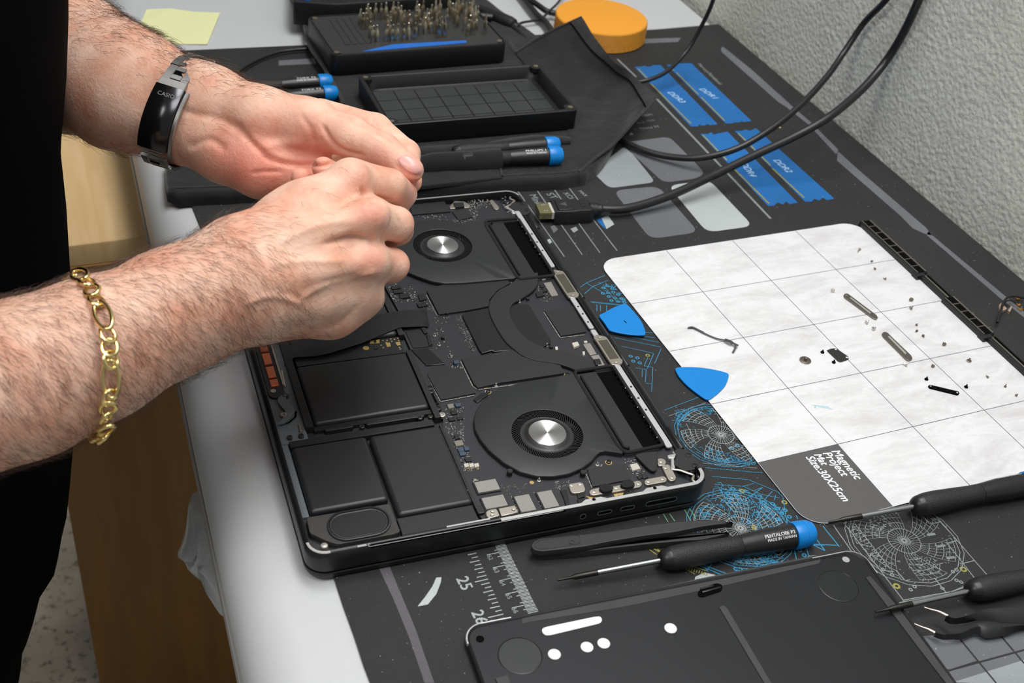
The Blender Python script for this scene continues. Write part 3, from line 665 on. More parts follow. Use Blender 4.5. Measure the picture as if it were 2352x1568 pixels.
# S bracket
mb = MB(); cl = smooth_path([np.array(p) for p in LL('A', '610,810 575,850 600,900 640,945 640,990 600,1040 560,1075', 11)], 5)
mb.ribbon(lws(LL('A', '705,960 700,1010 640,1060 560,1085', 9.8)), .0012, zz(9.9), BKD)
hw = [3.6 + 1.0 * math.sin(i / len(cl) * 3.1) for i in range(len(cl))]
Lf = [c + np.array([-2.2, 0]) * 1.2 for c in cl]; Rt = [c + np.array([2.2, .6]) * 1.4 for c in cl]
lpoly(mb, Lf + Rt[::-1], 9.6, 11.4, BKI, bev=.3)
lp('trackpad_hinge', mb)
for (X, Y, r, m) in ((610, 810, 1.9, CHP), (592, 985, 2.0, STL), (650, 1185, 1.7, SCR), (752, 1170, 1.7, SCR), (1298, 1092, 1.6, SCR), (1822, 1012, 1.6, SCR), (1915, 1000, 1.6, SCR), (2020, 985, 2.2, TIN), (1912, 740, 2.2, CHP), (1920, 775, 2.0, CHP), (1978, 895, 2.0, CHP), (1985, 925, 2.2, CHP)):
    p = LL('A', '%d,%d' % (X, Y), 11.5)[0]; mb = MB()
    mb.lathe((*lw(*p), zz(9.6)), (0, 0, 1), [(0, r * .001), (.0018, r * .001), (.0019, r * .0009), (.0019, r * .00055), (.0015, r * .0005), (.0015, 0)], m, 16)
    lp('screw', mb)
mb = MB(); a = [(*lw(*LL('A', '735,1080', 10)[0]), zz(9.8)), (*lw(*LL('A', '750,1150', 10)[0]), zz(9.8))]; mb.tube(a, .0011, STL, 10); lp('roller_pin', mb)
mb = MB(); a = [(*lw(*p), zz(10.4)) for p in LL('A', '575,600 605,745', 10)]; mb.tube(a, .0008, STL, 8); lp('torsion_rod', mb)
# near speaker
for mirror in (0, 1):
    f = (lambda P: my(P)) if mirror else (lambda P: P)
    mb = MB(); SPK = mat('speaker_housing', (52, 50, 48), rough=.6, bump=.00005, bscale=1500)
    lpoly(mb, f([(6.1, 33.6), (54.2, 33.0), (54.8, 10.3), (50.9, 9.2), (18.6, 9.3), (13.1, 13.4), (5.4, 21.5)]), 7.2, 11.2, SPK, bev=.4, r=1.5); sp = lp('speaker', mb)
    C = f([(33.6, 21.3)])[0]
    def oval(a, b): return [(C[0] + dx, C[1] + dy) for dx, dy in rrect(-a, -b, a, b, b * .95, 8)]
    mb = MB(); rg = []
    for a, b, h in ((18.2, 11.5, 11.3), (18.0, 11.3, 12.2), (17.0, 10.4, 12.3), (16.6, 10.0, 11.5), (16.0, 9.5, 11.3), (15.4, 9.0, 11.9), (14.6, 8.3, 11.9)): rg.append([(*lw(*p), zz(h)) for p in oval(a, b)])
    mb.loft(rg, mat('speaker_surround', (34, 34, 36), rough=.35), caps=(False, False)); lp('surround', mb, sp)
    mb = MB(); 
    mb.ribbon(lws(oval(15.9, 9.4)), .0003, zz(12.05), mat('speaker_coil_edge', (120, 116, 120), rough=.3, metal=.7), True)
    mb.prism(lws(oval(14.9, 8.6)), zz(11.4), zz(12.0), CHP); lp('membrane', mb, sp)
mb = MB(); mb.lathe((*lw(11.3, 10.6), zz(7.2)), (0, 0, 1), [(0, .0022), (.0035, .0022), (.004, .0018), (.0042, 0)], TIN, 16); lp('screw_post', mb)
mb = MB(); lbox(mb, 55.4, 7.2, 101, 20.8, 7.3, 10.8, BAF, bev=.4); lbox(mb, 54.6, 3.9, 102, 7.2, 7.3, 11.6, BK, bev=.5); lp('antenna_strip', mb)
# ---- logic board
mb = MB()
Bp = [(101.5, 21), (104, 5.6), (152, 4.4), (160, 6.5), (228, 6.0), (229, 20), (243, 36), (243, 319), (229, 335), (228, 349), (104, 350), (101.5, 333), (104.5, 262), (107.5, 250), (109.5, 216), (105.8, 196), (105.8, 112), (106.6, 98), (103.6, 90)]
lpoly(mb, Bp, 8.0, 9.6, BRD); lp('logic_board', mb, smooth=0)
ZB = 9.6
# shields
def dashes(mb, P, h, w=.45, m=None, seg=6.0, gap=.8, skip=()):
    P = [(x - .7, y - .6) for x, y in P]
    for i in range(len(P) - 1):
        if i in skip: continue
        a, b = np.array(P[i]), np.array(P[i + 1]); L = np.linalg.norm(b - a); n = max(1, int(L / seg))
        for k in range(n):
            s, e = a + (b - a) * (k / n), a + (b - a) * ((k + 1) / n); g = (e - s) / (np.linalg.norm(e - s) or 1) * gap / 2
            mb.ribbon(lws([s + g, e - g]), w / 1000, zz(h), m or TIN)
s1 = LL('B', '512,935 530,905 640,880 850,855 1060,838 1230,822 1262,862 1150,925 1075,1010 1065,1070 880,1105 620,1142', 11.2)
mb = MB(); lpoly(mb, s1, ZB, 11.3, SHD, bev=.25); lpoly(mb, [(x, y) for x, y in s1], ZB, 9.9, SHD); dashes(mb, LL('B', '512,960 610,1150 640,1150', 9.9), 10.0); lp('shield_can', mb)
s2 = LL('C', '628,292 700,275 920,238 1085,205 1180,270 1460,330 1520,348 1552,418 980,503 830,535 775,548 738,512', 11.6)
mb = MB(); lpoly(mb, s2, ZB, 11.7, SHD, bev=.25); dashes(mb, LL('C', '628,310 735,530 780,562 830,555 1540,455', 9.9), 10.0, w=.8, seg=5.5); lp('shield_can', mb)
s3 = LL('C', '330,400 365,350 520,350 545,380 620,372 755,595 440,655 322,435', 11)
mb = MB(); lpoly(mb, s3, ZB, 11.0, SHD, bev=.25); dashes(mb, LL('C', '330,440 445,668 755,610', 9.9), 10.0, w=.8, seg=5.0); lp('shield_can', mb)
cpu = LL('B', '830,1150 860,1125 1065,1085 1250,1060 1290,1200 1400,1360 1470,1450 1120,1478 1095,1468 1010,1492 985,1465', 11.4)
mb = MB(); lpoly(mb, cpu, ZB, 11.4, SHG, bev=.3); lp('heat_spreader', mb)
lobe = LL('B', '1240,1080 1300,1050 1430,1052 1630,1372 1625,1402 1545,1440 1400,1400 1280,1250', 11.4)
mb = MB(); lpoly(mb, lobe, ZB, 11.2, SHG, bev=.3); lp('heat_spreader', mb)
mb = MB(); lpoly(mb, LL('B', '1570,1110 1830,1070 1945,1300 1720,1335', 10.8), ZB, 10.9, SHD, bev=.25); dashes(mb, LL('B', '1570,1118 1718,1348 1940,1322', 9.9), 10.0, w=.7, seg=4.5); lp('shield_can', mb)
mb = MB(); lpoly(mb, LL('D', '1170,500 1330,470 1500,455 1560,590 1220,655', 10.6), ZB, 10.7, SHD, bev=.25); dashes(mb, LL('D', '1160,520 1222,662', 9.9), 10.0, w=.4, seg=3); lp('shield_can', mb)
mb = MB(); lpoly(mb, LL('B', '350,125 650,100 715,190 725,215 380,245', 11), ZB, 11.0, SHD, bev=.25); dashes(mb, LL('B', '370,242 725,212', 9.9), 10.1, w=.9, seg=7); lp('shield_can', mb)
mb = MB(); lpoly(mb, LL('B', '735,215 855,190 925,265 800,295', 10.6), ZB, 10.7, SHD, bev=.2); lp('shield_can', mb)
# ---- fans
fo = LL('C', '735,840 750,765 800,690 870,610 960,553 1150,505 1400,460 1560,432 1640,410 1700,520 1820,690 1950,900 2060,1075 2100,1140 2030,1150 1960,1125 1890,1120 1850,1150 1800,1210 1720,1270 1600,1322 1450,1348 1300,1345 1150,1305 1000,1220 870,1110 790,1010 745,920', 12.6)
FC = np.array([165.6, 67.3])
def polar(P, c, n=120):
    out = []; P = [np.array(p) for p in P]
    for i in range(n):
        a = 2 * math.pi * i / n; u = np.array([math.cos(a), math.sin(a)]); best = 30
        for j in range(len(P)):
            A, B = P[j] - c, P[(j + 1) % len(P)] - c; den = (B - A)[0] * u[1] - (B - A)[1] * u[0]
            if abs(den) < 1e-9: continue
            s = (A[1] * u[0] - A[0] * u[1]) / den
            if 0 <= s <= 1:
                q = A + (B - A) * s; t = q @ u
                if t > 0: best = max(best, t)
        out.append(c + u * best)
    return out
HUBM = mat('brushed_hub_metal', (214, 214, 214), rough=.30, metal=1.0)
b = HUBM.node_tree.nodes['Principled BSDF']; b.inputs['Anisotropic'].default_value = .95; b.inputs['Anisotropic Rotation'].default_value = .25; b.inputs['Roughness'].default_value = .42
tn = HUBM.node_tree.nodes.new('ShaderNodeTangent'); tn.direction_type = 'RADIAL'; tn.axis = 'Z'; HUBM.node_tree.links.new(tn.outputs[0], b.inputs['Tangent'])
FAN = mat('fan_housing_black', (35, 36, 38), rough=.45, var=.04, vscale=250)
BLD = mat('fan_blade_black', (36, 36, 38), rough=.4)
for mirror in (0, 1):
    c = np.array([FC[0] - 2.4 * mirror, 354.6 - FC[1] if mirror else FC[1]]); P = [np.array(p) for p in fo]
    if mirror: P = [np.array([q[0], 354.6 - q[1]]) for q in P]
    O = polar(P, c); n = len(O); mb = MB()
    fr = lambda r, h: [(*lw(c[0] + r * math.cos(2 * math.pi * i / n), c[1] + r * math.sin(2 * math.pi * i / n)), zz(h)) for i in range(n)]
    def ofs(d, h): 
        return [(*lw(*(p - (p - c) / np.linalg.norm(p - c) * d)), zz(h)) for p in O]
    mb.loft([ofs(0, ZB), ofs(0, 12.0), ofs(.35, 12.55), ofs(1.0, 12.8), fr(22.9, 12.8), fr(22.6, 12.6), fr(22.6, 10.0)], FAN, caps=(True, False))
    f = lp('fan', mb, smooth=24)
    mb = MB(); mb.loft([fr(22.6, 9.7), fr(18, 9.8), fr(17.2, 11.4), fr(15.5, 11.0), fr(13.6, 11.6), fr(12.6, 12.5), fr(12.0, 12.6)], BLD, caps=(True, True)); lp('impeller_cone', mb, f, smooth=50)
    mb = MB()
    for i in range(72):
        a = 2 * math.pi * i / 72; pts = [(c[0] + r * math.cos(a + .25 * (r - 17) / 5.5), c[1] + r * math.sin(a + .25 * (r - 17) / 5.5)) for r in (17.0, 19, 21, 22.4)]
        q = [lw(*p) for p in pts]; V = []; F = []
        for k, p in enumerate(q):
            t = np.array([-(p[1] - lw(*c)[1]), p[0] - lw(*c)[0]]); t = t / np.linalg.norm(t) * .00022
            V += [(p[0] - t[0], p[1] - t[1], zz(9.8)), (p[0] - t[0], p[1] - t[1], zz(12.1)), (p[0] + t[0], p[1] + t[1], zz(12.1)), (p[0] + t[0], p[1] + t[1], zz(9.8))]
        for k in range(3):
            for j in range(3): F.append((4 * k + j, 4 * k + j + 1, 4 * k + 5 + j, 4 * k + 4 + j))
        mb.add(V, F, BLD)
    lp('impeller_blades', mb, f, smooth=0)
    mb = MB(); V = [lw(*c)]; hc = np.array([*lw(*c), zz(12.6)])
    me_r = [(0.0, .0118), (.0006, .0118), (.0008, .0116), (.0008, .0006), (.0006, .0004), (.0006, 0)]
    mb.lathe(hc, (0, 0, 1), me_r, HUBM, 64)
    V = np.array(mb.v); base = hc
    o = lp('hub_cap', mb, f, smooth=30)
    # centre the cap's own origin on its axis so the brushing runs around it
    lc = LT.matrix_world.inverted() @ Vector(hc); 
    for v in o.data.vertices: v.co -= lc
    o.location = lc
# fan posts
for s in ('1062,1305', '1722,1315'):
    p = LL('C', s, 12)[0]; mb = MB(); mb.lathe((*lw(*p), zz(ZB)), (0, 0, 1), [(0, .0017), (.0030, .0019), (.0034, .0016), (.0034, 0)], RUB, 14); lp('rubber_post', mb)
# ---- heat pipe
hpL = LL('B', '1342,795 1268,868 1160,925 1090,1005 1068,1080 1085,1160 1140,1270 1215,1385 1300,1462', 12.2) + LL('C', '1170,255 1290,300 1460,325 1590,360 1680,402', 12.2)
hpR = LL('B', '1512,768 1512,862 1462,935 1360,1005 1290,1045 1262,1100 1275,1180 1330,1270 1400,1355', 12.2) + LL('C', '1290,150 1400,195 1560,222 1700,262 1850,372', 12.2)
hpL = smooth_path(hpL, 4); hpR = smooth_path(hpR, 4)
mb = MB(); rg = []
for a, b_ in zip(hpL, hpR if len(hpR) == len(hpL) else [hpR[int(i * (len(hpR) - 1) / (len(hpL) - 1))] for i in range(len(hpL))]):
    a = np.array(a); b_ = np.array(b_); u = (b_ - a) / np.linalg.norm(b_ - a)
    rg.append([(*lw(*a), zz(10.6)), (*lw(*a), zz(12.0)), (*lw(*(a + u * .5)), zz(12.4)), (*lw(*(b_ - u * .5)), zz(12.4)), (*lw(*b_), zz(12.0)), (*lw(*b_), zz(10.6))])
mb.loft(rg, SHD); lp('heat_pipe', mb, smooth=28)
# ---- fin stacks in foam frames
FIN = mat('heatsink_plate_black', (34, 34, 35), rough=.4)
for mirror in (0, 1):
    f = (lambda P: my(P)) if mirror else (lambda P: P); b0 = (lambda a, b: (354.6 - b, 354.6 - a)) if mirror else (lambda a, b: (a, b))
    y0, y1 = b0(41, 119.6); mb = MB(); lbox(mb, 206, y0, 221, y1, ZB, 11.6, FIN, bev=.3); lbox(mb, 221, y0, 235.4, y1, ZB, 9.9, BKD); hs = lp('heatsink', mb)
    Pth = f([(206.6, 122), (234.5, 122), (234.5, 40.2), (215, 39.2), (207.4, 39.2), (205.0, 46), (205.0, 118)]); Pth = rpoly(Pth, 2.5)
    mb = MB(); path = [(*lw(*p), zz(12.3)) for p in Pth]; path.append(path[0]); path.append(path[1])
    mb.tube(path, .00125, FOM, 8); lp('foam_gasket', mb, hs, smooth=60)
    Pth = rpoly(f([(208.6, 117), (208.6, 44), (211.5, 42.5)]), 1.0)
    mb = MB(); mb.tube([(*lw(*p), zz(12.6)) for p in Pth], .0008, FOM, 8); lp('foam_gasket', mb, hs, smooth=60)
    mb = MB()
    for k in range(15):
        yy = 354.6 - (46 + k * 5) if mirror else 46 + k * 5
        lbox(mb, 232.8, yy, 235.0, yy + .8, ZB, 11.0, FIN)
    lp('fin_edges', mb, hs, smooth=0)
# rails and brackets
def rail(x0, y0, x1, y1, holes):
    mb = MB(); lbox(mb, x0, y0, x1, y1, 11.6, 12.6, RAIL, r=1.4, bev=.25); 
    for y in holes: mb.lathe((*lw((x0 + x1) / 2, y), zz(12.6)), (0, 0, 1), [(0, .0008), (.0003, .0007), (.0003, .0004), (.0001, .0003), (.0001, 0)], SCR, 12)
    lp('spring_rail', mb, label='pale metal rail')
rail(235.4, 37.4, 239.6, 122, (98, 86, 74)); rail(235.2, 243.5, 239.2, 325, (290, 278, 266)); rail(234.8, 164.4, 238.6, 203, (172, 182, 191)); rail(234.6, 155, 238.4, 163, ())
for (y0, y1) in ((122.8, 155.2), (203.2, 238.0)):
    mb = MB(); lpoly(mb, [(234.0, y0), (238, y0 - 1.6), (242, y0), (243.6, y0 + 3), (243.0, y0 + 5), (243.0, y1 - 5), (242.6, y1 - 2), (237, y1 + 1.4), (233.4, y1 - 1), (233.8, y1 - 6), (233.8, y0 + 6)], 11.2, 12.8, STL, bev=.25, r=.8); bk = lp('antenna_bracket', mb, label='steel bracket with dark centre')
    mb = MB(); lbox(mb, 235.2, y0 + 5.5, 241.8, y1 - 5.5, 12.4, 12.95, mat('bracket_pad_olive', (70, 66, 56), rough=.6), bev=.1); lp('pad', mb, bk)
    for yy in (y0 + 1.6, y1 - 2.2):
        mb = MB(); mb.lathe((*lw(238, yy), zz(12.8)), (0, 0, 1), [(0, .0013), (.0006, .0013), (.0007, .0006), (.0004, .0005), (.0004, 0)], TIN, 14); lp('screw', mb, bk)
# contact springs along the rails
for k in range(6):
    for yb in (48, 256 + 6): 
        mb = MB(); p = (233.4, yb + k * 10); mb.lathe((*lw(*p), zz(11.4)), (.3, 0, 1), [(0, .0002), (.0004, .0006), (.001, .0007), (.0014, .0002)], TIN, 10); lp('contact_spring', mb)
# hinge side cover and cylinders
mb = MB()
rg = []
for y in (14, 36, 37, 318, 319, 341):
    w = 0 if 36 < y < 319 else 1
    rg.append([(*lw(x, y), zz(h)) for x, h in ((241.0, 8.0), (241.2, 11.3), (242.2, 11.7), (242.9, 10.9), (243.6, 11.6), (244.4, 10.8), (245.1, 11.2), (246.6, 10.6), (248.0, 9.2), (248.2, 7.4))])
mb.loft(rg, mat('hinge_black', (24, 25, 27), rough=.35), caps=(True, True), closed=True); lp('hinge_cover', mb)
for y0, y1 in ((36, 57), (121.5, 156), (203, 239), (300, 320)):
    mb = MB(); mb.tube([(*lw(245.9, y), zz(9.6)) for y in (y0, y0 + .6, (y0 + y1) / 2, (y0 + y1) / 2 + .1, y1 - .6, y1)], [.0017, .0022, .0022, .0020, .0022, .0017], BK, 16); lp('hinge_barrel', mb, smooth=50)
# corner hinge plates
for mirror in (0, 1):
    f = (lambda P: my(P)) if mirror else (lambda P: P)
    mb = MB(); lpoly(mb, f(LL('D', '1955,330 1990,310 2065,322 2100,340 2225,490 2050,510 1950,455 1975,370', 12)), 9.6, 12.0, RUB, bev=.3); hp = lp('hinge_plate', mb)
    for s in ('2083,368', '2140,462'):
        p = f(LL('D', s, 12.2))[0]; mb = MB(); mb.lathe((*lw(*p), zz(12.0)), (0, 0, 1), [(0, .0019), (.0003, .0019), (.0004, .0011), (.0001, .001), (.0001, 0)], CHP, 16); lp('screw', mb, hp)
    mb = MB(); pth = f(LL('D', '1945,340 1960,370 1935,410 1945,440 1930,490 2010,505 2080,530 2130,550 2120,590 2150,615', 11.5)); mb.tube([(*lw(*p), zz(11.2)) for p in smooth_path(pth, 4)], .0009, ALU, 8, flatz=.6); mb.mats[:] = [STL]; lp('hinge_arm', mb, smooth=60)
    mb = MB(); lpoly(mb, f(LL('D', '1890,370 1975,350 1960,400 1900,400', 12)), 9.6, 12.0, ALU, bev=.5, r=1); lpoly(mb, f(LL('D', '1925,400 1955,395 1965,490 1925,500', 12)), 9.6, 11.8, ALU, bev=.5, r=1); lp('hinge_lug', mb)
mb = MB(); lpoly(mb, LL('D', '2150,540 2210,525 2235,590 2165,605', 11), ZB, 11.2, CHP, bev=.3); mb.lathe((*lw(*LL('D', '2185,570', 11.4)[0]), zz(11.2)), (0, 0, 1), [(0, .0013), (.0006, .0013), (.0006, 0)], TIN, 12); lp('latch_sensor', mb)
# black wedge under the fan frame
mb = MB(); lpoly(mb, LL('D', '1600,368 1660,350 1800,335 1802,480 1785,515 1745,510 1715,485', 12.2), 11.0, 12.2, RUB, bev=.3, r=1); lp('cable_guide', mb)
# pill brackets with screws
def pill(s, pads, scr, h=11.2, m=STL, r=2.2):
    mb = MB(); lpoly(mb, LL('D', s, h), 9.8, h, m, bev=.3, r=r); bk = lp('connector_bracket', mb)
    for X, Y in scr:
        p = LL('D', '%d,%d' % (X, Y), h + .3)[0]; mb = MB(); mb.lathe((*lw(*p), zz(h)), (0, 0, 1), [(0, .0013), (.0004, .0013), (.0005, .0007), (.0002, .0005), (.0002, 0)], TIN, 14); lp('screw', mb, bk)
    return bk
pill('1840,470 1870,455 1910,455 1975,570 1960,600 1925,605 1900,590', 0, ((1877, 485), (1935, 572)))
pill('1685,605 1700,588 1860,558 1890,580 1885,610 1715,640 1690,630', 0, ((1722, 608), (1850, 585)))
pill('1188,700 1205,680 1265,665 1420,650 1640,598 1668,625 1655,655 1430,700 1230,732 1195,722', 0, ((1232, 700), (1430, 665), (1632, 628)))
pill('1000,632 1110,612 1135,625 1155,675 1150,700 1060,715 1030,708 1018,690', 0, ((1030, 642), (1106, 630)), r=1.5)
pill('1805,398 1860,402 1885,430 1870,465 1805,470', 0, ((1835, 430),))
for s in ('1275,670 1300,630 1350,625 1410,650 1400,690 1320,705', '1465,640 1490,600 1560,590 1605,625 1590,655 1510,665'):
    mb = MB(); lpoly(mb, LL('D', s, 13), 11.2, 13.2, mat('black_foam_cube', (22, 22, 22), rough=.9, bump=.0006, bscale=300), bev=.6, r=1.5); lp('foam_pad', mb)
# silver bracket near the card reader
mb = MB(); lpoly(mb, LL('D', '258,880 290,862 355,852 385,915 290,940 262,920', 11.4), 9.8, 11.4, STL, bev=.3, r=1); lpoly(mb, LL('D', '372,850 520,822 552,885 400,918', 11.4), 9.8, 11.3, STL, bev=.3)
for X, Y in ((318, 880), (315, 912), (508, 862)):
    p = LL('D', '%d,%d' % (X, Y), 11.4)[0]; mb.lathe((*lw(*p), zz(11.4)), (0, 0, 1), [(0, .0012), (.0007, .0010), (.0008, 0)], TIN, 12)
lp('antenna_clip', mb, label='silver clip with three rivets')
# far corner metal
mb = MB(); lpoly(mb, LL('B', '1072,120 1100,108 1165,180 1155,200 1120,198', 11), ZB, 11, STL, bev=.3, r=1.5); lp('connector_bracket', mb)
mb = MB(); lpoly(mb, LL('B', '715,170 760,120 850,125 905,160 895,178 720,190', 11), ZB, 10.8, STL, bev=.3, r=1); lpoly(mb, LL('B', '750,140 840,135 850,175 770,180', 12), 10.8, 12.2, CHP, bev=.3); lp('connector_bracket', mb)
# ---- chips with grey pads
def chip(x0, y0, x1, y1):
    mb = MB(); lbox(mb, x0 - .8, y0 - .6, x1 + .6, y1 + .8, ZB, 10.5, CHP, bev=.1); c = lp('memory_chip', mb, smooth=0)
    mb = MB(); lbox(mb, x0, y0, x1, y1, 10.5, 11.1, PAD, bev=.15); lp('thermal_pad', mb, c)
chip(107.6, 29.0, 121.1, 38.0); chip(107.7, 15.2, 121.2, 24.4); chip(127.0, 7.8, 136.3, 21.0); chip(141.5, 7.4, 150.7, 21.0)
mb = MB(); lbox(mb, 101.8, 12.5, 106.5, 18.5, ZB, 11.4, BAF, r=1.4, bev=.4); lp('grommet', mb)
# other named boxes
def bx(name, c, s, h, m, **k): mb = MB(); lpoly(mb, LL(c, s, h), ZB, h, m, bev=.2); return lp(name, mb, **k)
CC = STL
bx('capacitor', 'C', '1622,145 1672,133 1690,165 1640,185', 11.4, mat('ceramic_capacitor', (196, 188, 176), rough=.5)); bx('capacitor', 'C', '1728,128 1755,124 1763,140 1735,145', 10.8, MATS['ceramic_capacitor'])
bx('capacitor', 'C', '1470,180 1492,176 1497,205 1475,210', 10.8, MATS['ceramic_capacitor']); bx('capacitor', 'C', '1716,222 1738,220 1740,250 1720,254', 10.8, MATS['ceramic_capacitor'])
bx('flex_stiffener', 'C', '1722,158 1785,145 1845,245 1785,255', 10.8, mat('grey_flex_plate', (150, 144, 140), rough=.45, metal=.4)); bx('flex_stiffener', 'C', '1790,262 1862,250 1922,352 1870,362', 10.8, MATS['grey_flex_plate'])
bx('square_chip', 'C', '1818,292 1872,286 1890,335 1838,342', 11.1, CHP)
bx('flex_stiffener', 'B', '1562,860 1630,850 1695,970 1635,978', 10.8, MATS['grey_flex_plate']); bx('capacitor', 'B', '1542,800 1575,795 1582,822 1550,828', 10.8, MATS['ceramic_capacitor'])
bx('regulator', 'D', '1555,455 1620,442 1652,490 1580,510', 11, mat('silver_chip', (190, 184, 174), rough=.5))
bx('inductor', 'C', '498,698 550,690 565,725 512,735', 11.2, mat('inductor_grey', (120, 118, 108), rough=.6)); bx('inductor', 'C', '558,1030 632,1018 650,1060 580,1075', 11.2, MATS['inductor_grey'])
bx('inductor', 'C', '565,690 608,682 622,712 580,718', 11, CHB)
for s in ('590,1090 640,1082 655,1115 602,1122', '648,1080 690,1074 700,1106 660,1112', '605,1125 655,1118 665,1152 615,1158', '528,755 580,748 590,778 540,785', '505,815 560,808 575,838 520,845', '585,808 632,802 640,828 590,833', '560,975 600,968 612,1000 572,1008'):
    bx('inductor', 'C', s, 10.9, CHB if s[0] in '6' or s.startswith('590,10') else CHP)
bx('black_chip', 'C', '655,1180 705,1172 718,1205 668,1212', 10.8, CHP)
for i in range(3): 
    x = 648 + i * 46; bx('capacitor', 'C', '%d,1232 %d,1224 %d,1255 %d,1264' % (x, x + 40, x + 48, x + 8), 10.7, MATS['silver_chip'])
for s in ('190,895 270,880 280,905 200,915', '205,925 290,912 300,945 215,950', '265,960 350,945 362,985 272,998', '430,965 485,955 508,1005 450,1018', '420,1045 500,1030 520,1060 440,1075', '1490,945 1550,935 1575,970 1505,985', '1550,905 1585,900 1600,930 1560,940', '1530,875 1560,870 1570,895 1540,900'):
    bx('inductor', 'B', s, 11.0, CHP)
for s in ('1660,545 1695,530 1720,570 1680,580', '1620,560 1650,535 1672,570 1640,585'): bx('black_chip', 'D', s, 10.6, CHP)
bx('sensor_chip', 'C', '553,305 600,298 608,328 562,332', 11.3, CHB)
# plug connectors, standoffs
for s in ('1878,262 1905,256 1935,352 1905,362', '1830,205 1865,200 1890,248 1860,255'): bx('board_connector', 'A', s, 11.0, CHP)
bx('board_connector', 'C', '325,600 365,590 425,700 390,712', 11.2, BKD); bx('black_tape', 'A', '1740,400 1890,382 2045,530 1880,545', 10.4, TAP); bx('black_tape', 'A', '1690,240 1830,225 1935,370 1760,385', 10.2, BAF)
bx('fan_cable', 'C', '800,600 865,585 868,615 770,680 735,655', 10.6, TAP)
for c, s in (('C', '385,70 425,155'), ('D', '738,590 1265,450'), ('B', '1345,1022 645,855'), ('C', '938,520 1397,160')):
    for p in LL(c, s, 11): 
        mb = MB(); mb.lathe((*lw(*p), zz(ZB)), (0, 0, 1), [(0, .0012), (.0006, .0012), (.0007, .0006), (.0022, .0006), (.0026, .0003)], TIN, 12); lp('standoff', mb)
for c, s in (('C', '868,580 1580,430 345,540 840,528'), ('D', '1365,430'), ('B', '1272,855')):
    for p in LL(c, s, 10.5):
        mb = MB(); mb.lathe((*lw(*p), zz(ZB)), (0, 0, 1), [(0, .0022), (.0002, .0022), (.0002, .0016)], GLD, 18); mb.lathe((*lw(*p), zz(ZB)), (0, 0, 1), [(0, .0015), (.0012, .0015), (.0014, .001), (.001, .0008), (.001, 0)], CHP, 16); lp('screw', mb)
for c, s in (('B', '1420,1000 690,1130'), ('C', '460,95 1435,180')):
    for p in LL(c, s, 11): mb = MB(); lbox(mb, p[0] - 1.2, p[1] - 1.2, p[0] + 1.2, p[1] + 1.2, ZB, 11.6, RUB, r=.8, bev=.3); lp('rubber_stop', mb)
# flex cables along the ports
for s in ('930,690 985,680 1020,830 990,860 960,760', '1075,715 1150,700 1150,745 1090,755', '1080,770 1170,755 1190,800 1100,820', '1300,760 1400,735 1420,770 1310,790', '1500,710 1600,690 1640,720 1520,745', '1740,640 1830,620 1840,690 1760,705'):
    bx('flex_cable', 'D', s, 10.6, TAP)
mb = MB(); lpoly(mb, LL('D', '1155,735 1290,765 1300,778 1200,765', 10), ZB, 9.75, GLD); lpoly(mb, LL('D', '1410,720 1500,705 1490,740 1420,745', 10), ZB, 9.75, GLD); lp('gold_flex', mb)
# copper-gold test disc
mb = MB(); mb.lathe((*lw(*LL('D', '672,617', 9.8)[0]), zz(ZB)), (0, 0, 1), [(0, .0014), (.0001, .0014), (.0001, 0)], GLD, 14); lp('test_pad', mb)
# small soldered components: uncountable specks
mb = MB(); R = random.Random(3)
def scatter(c, s, n, box=(.5, .9), h=.5, mats=None, line=None):
    P = LL(c, s, 10); xs = [p[0] for p in P]; ys = [p[1] for p in P]; k = 0; tries = 0
    while k < n and tries < n * 20:
        tries += 1; x, y = R.uniform(min(xs), max(xs)), R.uniform(min(ys), max(ys)); ins = False; j = len(P) - 1
        for i in range(len(P)):
            if (P[i][1] > y) != (P[j][1] > y) and x < (P[j][0] - P[i][0]) * (y - P[i][1]) / (P[j][1] - P[i][1]) + P[i][0]: ins = not ins
            j = i
        if not ins: continue
        a, b = box; 
        if R.random() < .5: a, b = b, a
        x = round(x / .9) * .9; y = round(y / .9) * .9
        m = R.choice(mats or [TIN, TIN, TIN, TIN, MATS['silver_chip'], CHP]); lbox(mb, x - a / 2, y - b / 2, x + a / 2, y + b / 2, ZB, ZB + R.uniform(.2, h), m); k += 1
scatter('B', '880,110 1070,110 1100,160 960,200 900,180', 90, (.5, .9)); scatter('B', '880,190 970,180 960,300 760,330 720,290 900,280', 90, (.4, .9)); scatter('B', '400,255 640,235 720,290 640,300 420,275', 22)
scatter('B', '140,860 400,880 420,1010 220,1060', 60); scatter('B', '370,1000 560,1030 560,1160 420,1080', 22); scatter('B', '1490,900 1600,880 1650,1020 1520,1040', 60, (.35, .7))
scatter('B', '760,1130 830,1140 960,1470 930,1480 800,1290', 80, (.25, .6)); scatter('B', '590,1170 740,1160 750,1500 680,1540 580,1500', 22)
scatter('C', '480,690 640,680 650,840 500,850', 60, (.35, .8)); scatter('C', '465,860 640,850 650,960 510,970', 46, (.3, .9), .3, [TIN]); scatter('C', '530,960 640,960 700,1160 740,1300 650,1290 560,1080', 90, (.35, .8))
scatter('C', '620,20 700,40 760,220 720,220 640,90', 60, (.3, .6)); scatter('C', '500,255 545,255 545,275 500,275', 8); scatter('C', '520,330 640,310 640,380 540,380', 24)
scatter('D', '880,600 1010,600 1010,660 890,680', 40, (.3, .6)); scatter('D', '1500,400 1600,400 1700,520 1720,590 1600,560 1520,480', 60, (.35, .8)); scatter('D', '1290,450 1310,450 1310,480 1290,480', 4)
